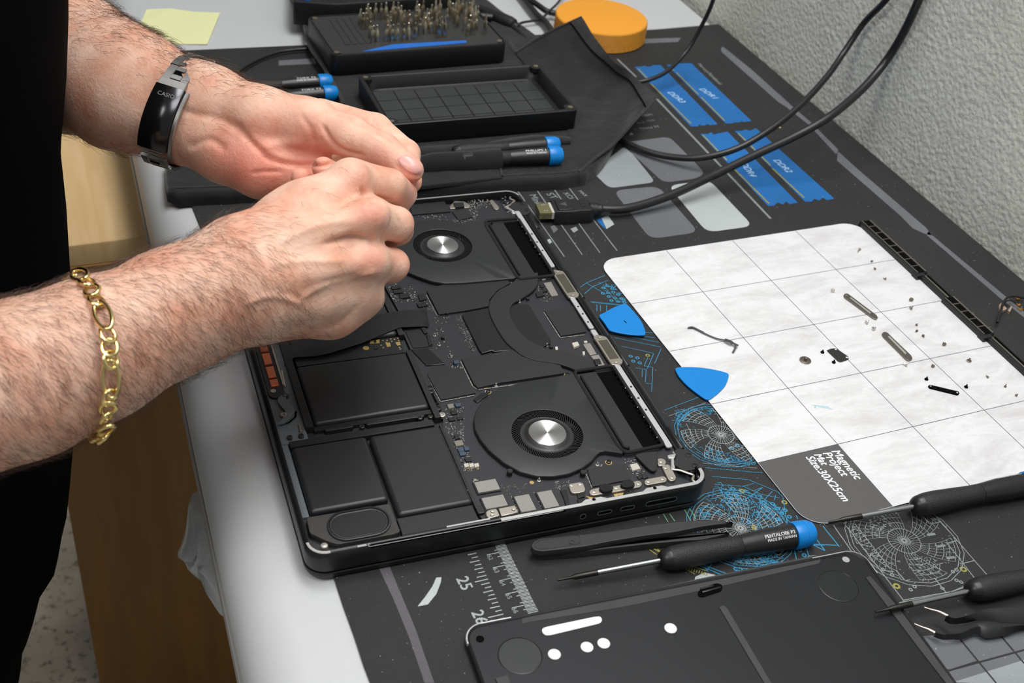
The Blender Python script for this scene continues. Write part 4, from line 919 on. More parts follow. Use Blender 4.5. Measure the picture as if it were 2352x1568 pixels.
scatter('D', '140,590 200,580 200,600 150,610', 10); scatter('D', '200,700 390,670 400,690 215,720', 40, (.4, .8), .5); scatter('D', '132,600 158,600 200,700 170,700', 24, (.3, .7)); scatter('D', '205,745 225,745 265,850 240,850', 24, (.3, .7)); scatter('D', '490,740 515,740 580,880 545,880', 30, (.3, .7)); scatter('D', '692,700 718,700 788,838 760,838', 30, (.3, .7))
scatter('D', '1080,780 1280,750 1700,680 1900,640 1900,680 1300,800 1100,830', 34, (.8, .9), 1.0, [TIN, CHP]); scatter('D', '400,640 640,620 640,720 440,730', 26, (.2, .6), .2, [TIN, GLD])
scatter('D', '55,490 195,475 200,500 65,515', 30, (.3, .9), .4, [GLD, TIN]); scatter('B', '1180,80 1290,90 1250,230 1170,170', 20, (.8, 1.8), 1.2, [ALU, CHP])
lp('surface_components', mb, kind='stuff', smooth=0, label='tiny soldered silver and black components')
# rivets along the battery edge
mb = MB()
for s in ('430,932 508,1108 590,1290 676,1478',):
    for p in LL('C', s, 10.5): mb = MB(); mb.lathe((*lw(*p), zz(10)), (0, 0, 1), [(0, .0009), (.001, .0009), (.0013, 0)], TIN, 10); lp('rivet', mb)

# ================================================================ REMOVED BASE COVER
AN = math.radians(-4.3); _cd = np.array([math.cos(AN), math.sin(AN)]); _ce = np.array([math.sin(AN), -math.cos(AN)])
co = at(1058, 1437, .0040)[:2]
def cw(x, y): return tuple(co + _cd * x / 1000 + _ce * y / 1000)
def cpx(c, s, z=.004):
    return [((at(x, y, z)[:2] - co) @ _cd * 1000, (at(x, y, z)[:2] - co) @ _ce * 1000) for x, y in PX(c, s)]
BC = empty('laptop_base_cover', (co[0], co[1], ZM), AN, label='removed black laptop base cover lying inside-up with white pads', cat='laptop cover')
CVR = mat('cover_black_satin', (30, 31, 34), rough=.42, metal=.35, var=.06, vscale=14, spec=.4)
mb = MB(); rg = []
def cr_(i): return rrect(i, i, 248 - i, 355.7 - i, max(11 - i, 2), 8)
for z, i in ((0, 2.2), (.0012, .6), (.0028, 0), (.0044, .2), (.0048, .7), (.0044, 1.5), (.0038, 2.2)): rg.append([(*cw(x, y), ZM + z) for x, y in cr_(i)])
mb.loft(rg, CVR, caps=(True, True)); cover = obj('cover_panel', mb, BC)
zc = ZM + .0038
mb = MB(); mb.loft([[(*cw(*p), ZM + z) for p in [np.array([11 + (11 - .7 + k) * math.cos(a), 11 + (11 - .7 + k) * math.sin(a)])]][0:1] + [(*cw(*(np.array([11 + (11 - .9 + k2) * math.cos(a), 11 + (11 - .9 + k2) * math.sin(a)]))), ZM + z2_) for k2, z2_ in ((1.0, .0042), (1.0, .0034))] for a, k, z in [(math.radians(q), .2, .0050) for q in range(170, 276, 8)]], ALU, caps=(False, False), closed=False)
mb.ribbon([cw(11 + 10.4 * math.cos(math.radians(q)), 11 + 10.4 * math.sin(math.radians(q))) for q in range(176, 271, 6)] + [cw(28, .7)], .0007, ZM + .00488, ALU)
obj('bare_edge', mb, BC, label='bright bare metal edge'); mb = MB()
mb.ribbon([cw(215, .7)] + [cw(237 + 10.4 * math.cos(math.radians(q)), 11 + 10.4 * math.sin(math.radians(q))) for q in range(-90, 5, 6)] + [cw(247.4, 20)], .0006, ZM + .00488, ALU); obj('bare_edge', mb, BC)
DST = mat('dull_grey_strip', (52, 52, 53), rough=.6, var=.15, vscale=60)
def cflat(name, c, s, m, h=.15, r=0, **k):
    mb = MB(); P = cpx(c, s); P = rpoly(P, r) if r else P
    mb.prism([cw(*p) for p in P], zc, zc + h / 1000, m); return obj(name, mb, BC, **k)
PW = mat('white_label_pad', (232, 228, 228), rough=.6)
cflat('white_pad', 'J', '143,910 170,898 520,825 565,822 578,850 560,872 200,958 165,958 143,935', PW, r=3, label='long white pad')
for s in ('232,1094', '467,1042', '588,1015', '1070,907'):
    p = cpx('J', s)[0]; mb = MB(); mb.lathe((*cw(*p), zc), (0, 0, 1), [(0, .0034), (.00015, .0034), (.00017, .0007), (.00012, 0)], PW, 24); obj('white_dot', mb, BC)
for px_ in ((1195, 1502), (1927, 1342)):
    p = ((at(*px_, .004)[:2] - co) @ _cd * 1000, (at(*px_, .004)[:2] - co) @ _ce * 1000); mb = MB()
    mb.lathe((*cw(*p), zc), (0, 0, 1), [(0, .0118), (.0002, .0118), (.0003, .0114), (.00012, .0112), (.0001, 0)], mat('foot_recess_black', (14, 18, 20), rough=.35), 48); obj('foot_recess', mb, BC)
for px_, m_ in (((1103, 1464), BKD), ((1944, 1282), ALU)):
    p = ((at(*px_, .004)[:2] - co) @ _cd * 1000, (at(*px_, .004)[:2] - co) @ _ce * 1000); mb = MB()
    mb.lathe((*cw(*p), zc), (0, 0, 1), [(0, .0022), (.0003, .0022), (.0003, .0016)], m_, 18); mb.lathe((*cw(*p), zc), (0, 0, 1), [(0, .0013), (.0002, .0013), (.0002, 0)], BKD, 14); obj('screw_hole', mb, BC)
cflat('foam_strip', 'J', '1420,760 1450,745 1475,765 1810,1330 1760,1330 1480,860', DST, h=.5)
cflat('edge_strip', 'J', '100,800 650,690 690,760 60,860 0,875 0,820', DST, h=.12)
cflat('edge_strip', 'J', '650,690 740,670 1250,555 2120,380 2160,400 2140,440 1450,600 840,730 690,760', DST, h=.10)
cflat('edge_strip', 'K', '525,655 560,640 800,905 1290,1568 1220,1568 980,1260', DST, h=.5)
mb = MB(); P = cpx('J', '1262,655 1290,625 1400,585 1445,600 1440,640 1300,685 1270,680'); mb.prism([cw(*p) for p in rpoly(P, 2)], zc, zc + .0008, BKD, bev=.0002)
for s in ('1280,632 1372,610 1376,622 1284,645', '1290,655 1425,622 1428,632 1296,667'): mb.prism([cw(*p) for p in cpx('J', s)], zc, zc + .0022, TAP, bev=.0003)
obj('clip', mb, BC)
mb = MB(); P = cpx('F', '1470,1365 1565,1340 1590,1404 1490,1404'); mb.prism([cw(*p) for p in P], zc, zc + .001, DST, bev=.0002); obj('clip', mb, BC)
# ================================================================ TOOL ROLL
CR['R'] = (1080, 0, 5.2267); CR['S'] = (2040, 1040, 7.468); CR['AA'] = (2100, 600, 5.2267)
FAB = mat('black_canvas', (30, 30, 31), rough=.9, sheen=.25, var=.18, vscale=40, bump=.0003, bscale=900, spec=.2)
FABH = mat('black_canvas_hem', (42, 41, 41), rough=.9, sheen=.25, var=.15, vscale=90, bump=.0005, bscale=500, spec=.2)
for m_ in (FAB, FABH):
    nt = m_.node_tree; bmp = [n for n in nt.nodes if n.type == 'BUMP'][0]; tc = nt.nodes.new('ShaderNodeTexCoord'); nz = nt.nodes.new('ShaderNodeTexNoise'); nz.inputs['Scale'].default_value = 26; nz.inputs['Detail'].default_value = 4
    nt.links.new(tc.outputs['Object'], nz.inputs['Vector']); b2 = nt.nodes.new('ShaderNodeBump'); b2.inputs['Distance'].default_value = .004; b2.inputs['Strength'].default_value = .8; nt.links.new(nz.outputs['Fac'], b2.inputs['Height']); nt.links.new(b2.outputs[0], bmp.inputs['Normal'])
roll = empty('tool_roll', at(1000, 400, ZM), label='unrolled black canvas tool roll with a raised corner flap under the bit case', cat='tool roll')
def rug(P, z0, z1, m, name, parent, bev=.004, wob=.0012, n=10, **k):
    Q = smooth_path([np.array(p[:2]) for p in P], n, True); mb = MB(); mb.prism(Q, z0, z1, m, bev=bev, seg=4)
    return obj(name, mb, parent, smooth=60, **k)
TR = .0095
P = [at(x, y, TR)[:2] for x, y in ((377, 362), (377, 400), (384, 436), (410, 449), (560, 441), (720, 438), (900, 435), (1060, 425), (1200, 415), (1290, 411), (1345, 402), (1374, 382), (1400, 345), (1425, 300), (1400, 240), (1330, 150), (1210, 60), (1150, 20), (1090, -30), (900, -40), (662, -30), (700, 60), (735, 125), (770, 195), (790, 240), (700, 262), (560, 290), (430, 320))]
Q = []
for i in range(len(P)):
    a, b = P[i], P[(i + 1) % len(P)]
    for k in range(4): Q.append(a + (b - a) * k / 4 + np.array([math.sin(i * 2.3 + k), math.cos(i * 1.7 + k)]) * .0006)
mb = MB(); mb.prism(Q, ZM, TR, FAB, bev=.0045, seg=4); obj('padded_panel', mb, roll, smooth=60)
# stitched seam along the near edge
mb = MB(); pth = [(*at(x, y, TR)[:2], TR + .0002) for x, y in ((400, 432), (560, 427), (720, 424), (900, 421), (1060, 411), (1200, 401), (1290, 397), (1340, 388), (1362, 372), (1385, 340))]
mb.tube(smooth_path(pth, 5), .0012, FABH, 8, flatz=.5); obj('edge_binding', mb, roll, smooth=60)
mb = MB()
sp = smooth_path([(*at(x, y, TR)[:2], TR + .0001) for x, y in ((420, 420), (560, 415), (720, 412), (900, 409), (1060, 399), (1200, 389), (1285, 385))], 10)
for i in range(0, len(sp) - 1, 2): mb.tube([sp[i], sp[i + 1]], .0004, mat('grey_thread', (58, 58, 60), .7), 5)
obj('stitching', mb, roll)
# pocket panels
mb = MB(); mb.prism([p[:2] for p in W2('Y', '600,1090 930,1035 1150,1020 1380,1008 1392,1040 1425,1044 1480,1195 1200,1230 900,1262 600,1290', TR + .002)], TR - .001, TR + .0022, FAB, bev=.0012, seg=3); pk = obj('pocket', mb, roll, smooth=60)
mb = MB(); a_, b_ = at(900, 374, TR + .008), at(1150, 363, TR + .008); n_ = 9; mb.tube([a_ + (b_ - a_) * i / (n_ - 1) + np.array([0, .0006 * math.sin(i * 1.9), -.0075 + .006 * min(i / 3, 1)]) for i in range(n_)], [.003, .006, .0078, .0086, .0084, .0089, .0090, .0094, .0096], FAB, 20); obj('pocket_bulge', mb, roll, smooth=60)
mb = MB(); mb.tube([(*at(x, y, TR + .002)[:2], TR + .0026) for x, y in ((1135, 356), (1147, 375), (1153, 405))], .0009, FABH, 8); obj('pocket_seam', mb, roll)
mb = MB(); pth = [(*at(x, y, TR + .006)[:2], TR + .002) for x, y in ((880, 345), (960, 342), (1040, 338), (1110, 334), (1180, 322), (1240, 314), (1310, 314))]
rr_ = [.005, .0068, .0072, .0070, .0072, .0066, .004]; sp = smooth_path(pth, 4); mb.tube(sp, list(np.interp(np.linspace(0, 6, len(sp)), range(7), rr_)), FABH, 12, flatz=.75); obj('rolled_fold', mb, roll, smooth=60)
mb = MB(); pth = [(*at(x, y, TR)[:2], TR + .0004) for x, y in ((700, 60), (712, 108), (740, 150), (775, 208), (790, 240))]; mb.tube(smooth_path(pth, 4), .0018, FABH, 8, flatz=.6); obj('edge_binding', mb, roll, smooth=60)
mb = MB(); pth = [(*at(x, y, TR)[:2], TR + .0006) for x, y in ((1168, 95), (1180, 115), (1200, 135), (1230, 150))]; mb.tube(smooth_path(pth, 4), .0025, FABH, 8, flatz=.7); obj('edge_binding', mb, roll, smooth=60)
# raised flap: grid between two rails
Ra = [at(*PX('R', '560,640')[0], .012), at(*PX('R', '800,480')[0], .022), at(*PX('R', '1020,350')[0], .032), at(*PX('R', '1340,220')[0], .044)]
Rb = [at(*PX('R', '900,1100')[0], .010), at(*PX('R', '1250,1000')[0], .014), at(*PX('R', '1480,820')[0], .020), at(*PX('R', '1620,640')[0], .036)]
Rc = [at(*PX('R', '1150,1500')[0], .010), at(*PX('R', '1500,1250')[0], .012), at(*PX('R', '1850,1080')[0], .018), at(*PX('R', '1930,900')[0], .030)]
Rd = [at(1330, 395, .010), at(1390, 345, .013), at(1450, 290, .020), at(1508, 218, .026)]
def grid(rows, n):
    G = [smooth_path(r, n) for r in rows]; cols = [smooth_path([g[i] for g in G], n) for i in range(len(G[0]))]; return cols
cols = grid([Ra, Rb, Rc, Rd], 8); nu, nv = len(cols), len(cols[0]); V = []; F = []
for i, c in enumerate(cols):
    for j, p in enumerate(c): V.append(p + np.array([0, 0, .0012 * math.sin(i * .55 + j * .21) * math.sin(j * .33) + .0008 * math.sin(j * .9 + i * .3)]))
N = len(V); V += [p - np.array([0, 0, .0018]) for p in V[:N]]
for i in range(nu - 1):
    for j in range(nv - 1):
        a = i * nv + j; F.append((a, a + nv, a + nv + 1, a + 1)); F.append((a + N, a + 1 + N, a + nv + 1 + N, a + nv + N))
def bd(seq): 
    for a, b in zip(seq, seq[1:]): F.append((a, b, b + N, a + N))
bd([j for j in range(nv)]); bd([(nu - 1) * nv + j for j in range(nv)][::-1]); bd([i * nv for i in range(nu)][::-1]); bd([i * nv + nv - 1 for i in range(nu)])
mb = MB(); mb.add(V, F, FAB); flap = obj('corner_flap', mb, roll, smooth=70)
flap.data.materials[0] = FAB
edge = [V[(nu - 1) * nv + j] for j in range(nv)]; inner = [V[(nu - 5) * nv + j] for j in range(nv)]
mb = MB(); mb.loft([[e + (0, 0, .0007), e + (0, 0, -.0022), i_ + (0, 0, -.0002), i_ + (0, 0, .0016), (e + i_) / 2 + (0, 0, .0018)] for e, i_ in zip(map(np.array, edge), map(np.array, inner))], FABH); obj('hem', mb, roll, smooth=60)
mb = MB(); mb.tube([i_ + np.array((0, 0, .0012)) for i_ in map(np.array, inner)], .0007, BKD, 6); obj('hem_seam', mb, roll)
mb = MB(); mb.tube([np.array(V[i * nv]) + (0, 0, .0005) for i in range(nu)], .0016, FABH, 8); obj('edge_binding', mb, roll, smooth=60); mb = MB(); mb.tube([np.array(V[i * nv + nv - 1]) + (0, 0, .0003) for i in range(nu)], .0012, FABH, 8); obj('edge_binding', mb, roll, smooth=60)

# ================================================================ BIT CASE, LID TRAY
PLB = mat('black_plastic', (18, 19, 20), rough=.45, spec=.5, bump=.00003, bscale=2500)
PLM = mat('black_plastic_matte', (44, 44, 45), rough=.6)
BLU = mat('bright_blue_plastic', (0, 128, 208), rough=.35, spec=.5)
BLD_ = mat('deep_blue_strip', (22, 104, 196), rough=.5)
NIK = mat('nickel_bit', (200, 194, 176), rough=.25, metal=1.0)
TRP = TR
bl, br = at(762, 128, .031)[:2], at(1167, 99, .031)[:2]; bd_ = (br - bl) / np.linalg.norm(br - bl); bn = np.array([-bd_[1], bd_[0]]); BLen = np.linalg.norm(br - bl)
case = empty('bit_case', (*bl, TRP), math.atan2(bd_[1], bd_[0]), label='black precision bit case with a blue strip holding upright driver bits', cat='bit case')
def bw(x, y): return tuple(bl + bd_ * x + bn * y)
BW = .094
mb = MB(); rg = []
for z, i in ((TRP, .001), (TRP + .002, 0), (.0300, 0), (.031, .0006), (.031, .0020), (.0298, .0022)): rg.append([(*bw(x, y), z) for x, y in rrect(i, i, BLen - i, BW - i, .008 - i)])
mb.loft(rg, PLB); obj('case_body', mb, case)
mb = MB(); PT = [(.012, .0025), (.004, .012), (.0025, .085), (.008, .0915), (BLen - .004, .0915), (BLen - .0025, .008), (BLen - .012, .0025)]
mb.prism([bw(*p) for p in PT], .0296, .0306, PLM, bev=.0003)
for i in range(22):
    x = .020 + i * .0068; mb.prism([bw(x, .022), bw(x + .0045, .022), bw(x + .0045, .084), bw(x, .084)], .0306, .0311, PLM) if i < 4 else None
obj('bit_insert', mb, case)
mb = MB(); mb.prism(rpoly([np.array(bw(*p)) for p in ((.030, .0045), (.138, .0075), (.140, .013), (.065, .0155))], .003), .0306, .0312, BLD_, bev=.0002); obj('blue_strip', mb, case)
for x, y in ((.0065, .0065), (BLen - .0065, .0065), (.0065, BW - .0065)):
    mb = MB(); mb.lathe((*bw(x, y), .0306), (0, 0, 1), [(0, .0026), (.0008, .0026), (.0008, 0)], mat('magnet_steel', (170, 158, 140), rough=.35, metal=.9), 14); obj('corner_magnet', mb, case)
# driver bits, each a thing
def bit_mesh(kind):
    mb = MB(); o = (0, 0, 0); h = .0215 if kind else .0175
    hexr = [(0.0022 * math.cos(a), .0022 * math.sin(a)) for a in [math.radians(60 * i) for i in range(6)]]
    mb.loft([[(x, y, 0) for x, y in hexr], [(x, y, h * .62) for x, y in hexr], [(x * .7, y * .7, h * .68) for x, y in hexr], [(x * .5, y * .5, h * .74) for x, y in hexr], [(x * .45, y * .45, h * .96) for x, y in hexr], [(x * .2, y * .2, h) for x, y in hexr]], NIK)
    return obj('driver_bit', mb, smooth=30, origin=(0, 0, 0))
b0, b1 = bit_mesh(0), bit_mesh(1); rb = random.Random(11); nb = 0; first = {0: b0, 1: b1}; used = set()
BITL = 'small nickel driver bit standing upright in the black bit case'
cols_ = [(.042, 3), (.047, 5), (.052, 4), (.060, 2), (.066, 5), (.071, 4), (.078, 4), (.084, 5), (.090, 4), (.097, 3), (.103, 5), (.109, 5), (.115, 4), (.121, 5), (.128, 3), (.139, 5), (.145, 5), (.151, 5), (.157, 5), (.163, 4)]
for x, n in cols_:
    rows = rb.sample(range(6), max(2, n - 1))
    for r in rows:
        k = 1 if (x > .11 and rb.random() < .5) else 0; p = bw(x + r * .0012, .024 + r * .0105)
        if k not in used: o = first[k]; used.add(k)
        else: o = first[k].copy(); COL.objects.link(o)
        o.location = (*p, .0305); o.rotation_euler = (rb.uniform(-.08, .08), rb.uniform(-.08, .08), rb.uniform(0, 1)); 
        zone = 'left' if x < .077 else ('middle' if x < .118 else 'right'); dep = 'front' if r < 3 else 'back'
        tag(o, '%s nickel driver bit standing in the %s rows at the %s of the bit case' % ('tall' if k else 'short', dep, zone) if zone != 'middle' else '%s nickel driver bit standing in the %s rows, mid-width of the bit case' % ('tall' if k else 'short', dep), 'driver bit', 'nickel driver bits in the bit case'); nb += 1
# lid tray
P4 = [at(835, 165, .030)[:2], at(1252, 145, .030)[:2], at(1330, 252, .030)[:2], at(888, 287, .030)[:2]]
td = (P4[2] - P4[3]); td /= np.linalg.norm(td); tn_ = np.array([-td[1], td[0]]); t0 = P4[3]; TL, TW = .1800, .0990; ang = math.atan2(td[1], td[0])
tray = empty('lid_tray', (*t0, TR), ang, label='empty shallow black plastic lid tray with a grid floor and magnet corners', cat='tray')
def tw(x, y): return tuple(t0 + td * x + tn_ * y)
def ri(i, r): return rrect(i, i, TL - i, TW - i, r, 6)
mb = MB(); rg = []
zt0 = TR + .0002; zt1 = .0300
for z, i, r in ((zt0, .0012, .004), (zt0 + .002, .0002, .005), (zt1 - .0006, 0, .005), (zt1, .0006, .005), (zt1, .0034, .004), (zt1 - .0012, .0044, .006), (zt1 - .012, .0070, .012), (zt1 - .0132, .0090, .012)): rg.append([(*tw(x, y), z) for x, y in ri(i, r)])
mb.loft(rg, PLB); obj('tray_body', mb, tray)
zf = zt1 - .0132; mb = MB()
TG = mat('grey_black_tray_floor', (52, 53, 55), rough=.42, var=.12, vscale=60)
nx, ny = 8, 4
for i in range(nx):
    for j in range(ny):
        x0_ = .011 + i * (TL - .022) / nx; y0_ = .011 + j * (TW - .022) / ny; w_, h_ = (TL - .022) / nx, (TW - .022) / ny
        mb.prism([tw(x0_ + .0005, y0_ + .0005), tw(x0_ + w_ - .0005, y0_ + .0005), tw(x0_ + w_ - .0005, y0_ + h_ - .0005), tw(x0_ + .0005, y0_ + h_ - .0005)], zf - .0002, zf + .0008, TG, bev=.0002)
obj('grid_floor', mb, tray)
for x, y in ((.006, .006), (TL - .006, .006), (.006, TW - .006), (TL - .006, TW - .006)):
    mb = MB(); mb.prism([tw(x + dx, y + dy) for dx, dy in rrect(-.0055, -.0055, .0055, .0055, .004)], zt1 - .004, zt1 + .0001, PLB); mb.lathe((*tw(x, y), zt1 - .0002), (0, 0, 1), [(0, .0024), (.0007, .0024), (.0008, 0)], MATS['magnet_steel'], 14); obj('corner_magnet', mb, tray)

# ================================================================ SCREWDRIVERS
HND = mat('black_textured_grip', (32, 32, 33), rough=.55, spec=.45)
nt = HND.node_tree; b = nt.nodes['Principled BSDF']
tc = nt.nodes.new('ShaderNodeTexCoord'); vo = nt.nodes.new('ShaderNodeTexVoronoi'); vo.inputs['Scale'].default_value = 1300; nt.links.new(tc.outputs['Object'], vo.inputs['Vector'])
bp = nt.nodes.new('ShaderNodeBump'); bp.inputs['Distance'].default_value = .00022; bp.inputs['Strength'].default_value = .8; nt.links.new(vo.outputs['Distance'], bp.inputs['Height']); nt.links.new(bp.outputs[0], b.inputs['Normal'])
HNS = mat('black_smooth_grip', (27, 27, 28), rough=.38); SHF = mat('steel_shaft', (168, 170, 174), rough=.22, metal=1.0); SHT = mat('dark_shaft_tip', (52, 50, 48), rough=.35, metal=.8)
PRT = mat('white_print_on_grip', (220, 220, 220), .5)
def driver(label, tip, h0, end, lines=(), textang=.35, shaft=.0017, group=None, tipc=None, rs=1.0, text_at=None):
    """tip / handle start / cap end in world coordinates of the axis"""
    tip, h0, end = map(lambda q: np.array(q, float), (tip, h0, end)); ax = end - h0; L = np.linalg.norm(ax); ax /= L
    rt = empty('precision_screwdriver', ((tip + end) / 2)[:2].tolist() + [min(tip[2], end[2]) - .008], math.atan2(ax[1], ax[0]), label=label, cat='screwdriver', group=group)
    k = L / .0985
    mb = MB(); pr = [(0, .0030), (.0008, .0046), (.003, .0060), (.006, .0066)]
    mb.lathe(h0, ax, [(t * k, r * rs) for t, r in pr], HNS, 28)
    mb.lathe(h0, ax, [(t * k, r * rs) for t, r in ((.006, .0066), (.009, .0071), (.016, .0073), (.030, .0068), (.042, .0062), (.050, .0062), (.0505, .0060))], HND, 28)
    mb.lathe(h0, ax, [(t * k, r * rs) for t, r in ((.0505, .0062), (.056, .0066), (.064, .0072), (.0845, .0075), (.0850, .0070))], HNS, 28); hd = obj('handle', mb, rt)
    mb = MB(); mb.lathe(h0, ax, [(t * k, r * rs) for t, r in ((.0850, .0060), (.0851, .0080), (.0862, .0084), (.0900, .0084), (.0902, .0081), (.0915, .0081), (.0917, .0083), (.0950, .0080), (.0978, .0066), (.0988, .0045), (.0990, 0))], BLU, 32); obj('swivel_cap', mb, rt)
    if tip is not None and np.linalg.norm(tip - h0) > .004:
        sx = h0 - tip; SL = np.linalg.norm(sx); sx /= SL; mb = MB()
        mb.lathe(tip, sx, [(min(SL * .38, .026), shaft), (SL + .002, shaft)], SHF, 16); obj('shaft', mb, rt)
        mb = MB(); q = min(SL * .38, .026); mb.lathe(tip, sx, [(0, .0006), (.001, .0007), (q * .35, .0009), (q * .45, shaft * .98), (q + .0005, shaft * 1.03), (q + .0005, 0)], SHT, 14); obj('tip', mb, rt)
    if lines:
        up = np.array([0, 0, 1.0]); up -= ax * (up @ ax); up /= np.linalg.norm(up); side = np.cross(ax, up)   # side points towards the camera
        mb = MB()
        for li, (t, s0, s1, h) in enumerate(lines):
            V, F = text_mesh(t); X = (V[:, 0] - V[:, 0].min()) / (V[:, 0].max() - V[:, 0].min()); Y = V[:, 1] / max(V[:, 1].max(), 1e-6)
            r = .00762 * rs; phi = textang + li * .30 - Y * h / r; s = (s0 + X * (s1 - s0)) * k
            for dz in (0, .00004):
                Q = h0 + np.outer(s + dz * 2, ax) + (r + dz) * (np.outer(np.cos(phi), up) + np.outer(np.sin(phi), side)); mb.add(Q, F, PRT)
        obj('printed_text', mb, hd, smooth=0)
    return rt
z0_ = ZM + .0081
TL2 = (('PENTALOBE P2', .0640, .0835, .0021), ('MADE IN TAIWAN', .0650, .0835, .0016))
driver('black screwdriver with blue cap printed Pentalobe P2, in front of the laptop', at(1280, 1332, .0045), at(1515, 1287, z0_), at(1866, 1222, z0_), TL2, textang=.50)
h2a, h2b = at(2096, 1163, z0_ + .0005), at(2300, 1123, z0_ + .0005); dd = (h2b - h2a) / np.linalg.norm(h2b - h2a)
driver('black screwdriver lying across the near right corner of the white mat', at(1903, 1199, .0025), h2a, h2a + dd * .0985, (('PHILLIPS 00', .0640, .0835, .0021), ('MADE IN TAIWAN', .0650, .0835, .0016)), textang=-.75)
h3a, h3b = at(2222, 1358, z0_), at(2352, 1332, z0_); dd3 = (h3b - h3a) / np.linalg.norm(h3b - h3a)
driver('black screwdriver whose steel tip rests on the removed base cover', at(2011, 1405, .0062), h3a, h3a + dd3 * .0985, (), )
def capped(label, ca, cb, z, rs=1.0, L=.0985, lines=(), ta=.5, group=None):
    a, b_ = at(*ca, z), at(*cb, z); d = (b_ - a) / np.linalg.norm(b_ - a); driver(label, b_ - d * L, b_ - d * L, b_, lines, textang=ta, rs=rs, group=group)
capped('blue-capped screwdriver in the tool roll pocket nearest the laptop', (1140, 364), (1291, 356), TR + .0080, lines=(('PHILLIPS 1', .0640, .0820, .0021), ('MADE IN TAIWAN', .0640, .0820, .0016)), ta=.45, rs=1.02)
capped('blue-capped screwdriver tucked behind another in the tool roll pocket by the tray', (1120, 343), (1284, 331), TR + .0070, rs=.88)
capped('farther of the two blue-capped screwdrivers beside the bit case, behind the hands', (640, 196), (763, 187), .0085, lines=(('TORX T5', .0640, .0820, .0021), ('MADE IN TAIWAN', .0640, .0820, .0016)), ta=.45, rs=.92)
capped('nearer of the two blue-capped screwdrivers beside the bit case, behind the hands', (640, 224), (775, 213), .0085, lines=(('TORX T3', .0640, .0820, .0021),), ta=.45, rs=.92)

# ================================================================ ORANGE CONTAINER
ORG = mat('orange_layered_plastic', (236, 158, 44), rough=.6); nt = ORG.node_tree; b = nt.nodes['Principled BSDF']
tc = nt.nodes.new('ShaderNodeTexCoord'); wv = nt.nodes.new('ShaderNodeTexWave'); wv.bands_direction = 'Z'; wv.inputs['Scale'].default_value = 330; nt.links.new(tc.outputs['Object'], wv.inputs['Vector'])
bp = nt.nodes.new('ShaderNodeBump'); bp.inputs['Distance'].default_value = .0003; nt.links.new(wv.outputs['Fac'], bp.inputs['Height']); nt.links.new(bp.outputs[0], b.inputs['Normal'])
oc = (at(1281, 36, .021)[:2] + at(1482, 36, .021)[:2]) / 2; rr_o = np.linalg.norm(at(1482, 40, .021)[:2] - at(1281, 40, .021)[:2]) / 2
ort = empty('round_container', (*oc, ZM), label='round orange plastic container with ribbed side at the back of the mat', cat='container')
mb = MB(); nseg = 96; rg = []
for z, r in ((0, -.0012), (.0010, 0), (.0075, 0)): rg.append([(oc[0] + (rr_o + r + .0005 * (i % 2)) * math.cos(2 * math.pi * i / nseg), oc[1] + (rr_o + r + .0005 * (i % 2)) * math.sin(2 * math.pi * i / nseg), ZM + z) for i in range(nseg)])
mb.loft(rg, ORG); obj('container_base', mb, ort, smooth=0)
mb = MB(); rg = []
for z, r in ((.0078, 0), (.0205, 0), (.0215, -.0006), (.0217, -.0016)): rg.append([(oc[0] + (rr_o + r + (.0005 if z < .021 else 0) * (i % 2)) * math.cos(2 * math.pi * i / nseg), oc[1] + (rr_o + r + (.0005 if z < .021 else 0) * (i % 2)) * math.sin(2 * math.pi * i / nseg), ZM + z) for i in range(nseg)])
mb.loft(rg, ORG); obj('container_lid', mb, ort, smooth=25)

# ================================================================ CABLES
CBL = mat('black_cable_sheath', (26, 27, 28), rough=.38, spec=.5); CBM = mat('black_moulded_plug', (22, 23, 24), rough=.42)
def cpt(x, y, z):
    p = at(x, y, z); d = ray(x, y)
    if p[0] > wx(p[1]) - .012:      # keep the cable in front of the wall
        t = 0
        for s in np.linspace(.2, 2.5, 400):
            q = CAM + d * s
            if q[0] > wx(q[1]) - .012: p = q; break
    return p
def cable(name, pts, r, label, cat='cable', tipmb=None, n=8):
    P = smooth_path([cpt(x, y, z) for x, y, z in pts], n); mb = MB(); mb.tube(P, r, CBL, 12); return P, mb
rt = empty('power_cable', at(1480, 186, ZM), label='thin black cable arching up from the raised flap over the blue memory prints', cat='cable')
P, mb = cable('', [(1400, 178, .008), (1440, 186, .009), (1480, 186, .012), (1530, 165, .018), (1575, 120, .03), (1610, 62, .055), (1638, 0, .085), (1655, -80, .12), (1665, -160, .16)], .0022, ''); obj('sheath', mb, rt, smooth=60)
rt = empty('looped_cable', at(1600, 363, ZM), label='black cable looping from under the tool roll up along the wall', cat='cable')
P, mb = cable('', [(1380, 300, .004), (1432, 325, .0035), (1480, 346, .004), (1540, 360, .006), (1610, 362, .012), (1690, 342, .022), (1765, 300, .035), (1840, 240, .05), (1900, 175, .065), (1940, 118, .08), (1985, 52, .10), (2035, 0, .13), (2075, -60, .16), (2110, -150, .2)], .0030, ''); obj('sheath', mb, rt, smooth=60)
rt = empty('video_cable', at(1300, 485, ZM), label='thick black video cable whose plug lies beside the laptop hinge', cat='cable')
P, mb = cable('', [(1378, 480, .0065), (1430, 480, .0065), (1490, 466, .008), (1560, 440, .012), (1640, 402, .018), (1730, 358, .028), (1820, 316, .04), (1905, 268, .055), (1980, 205, .07), (2035, 140, .09), (2075, 75, .11), (2110, 0, .14), (2140, -80, .17), (2165, -170, .2)], .0038, ''); obj('sheath', mb, rt, smooth=60)
pa, pb = at(*PX('M', '345,915')[0], .007), at(*PX('M', '700,905')[0], .007); pd_ = (pb - pa) / np.linalg.norm(pb - pa); pn = np.array([-pd_[1], pd_[0], 0])
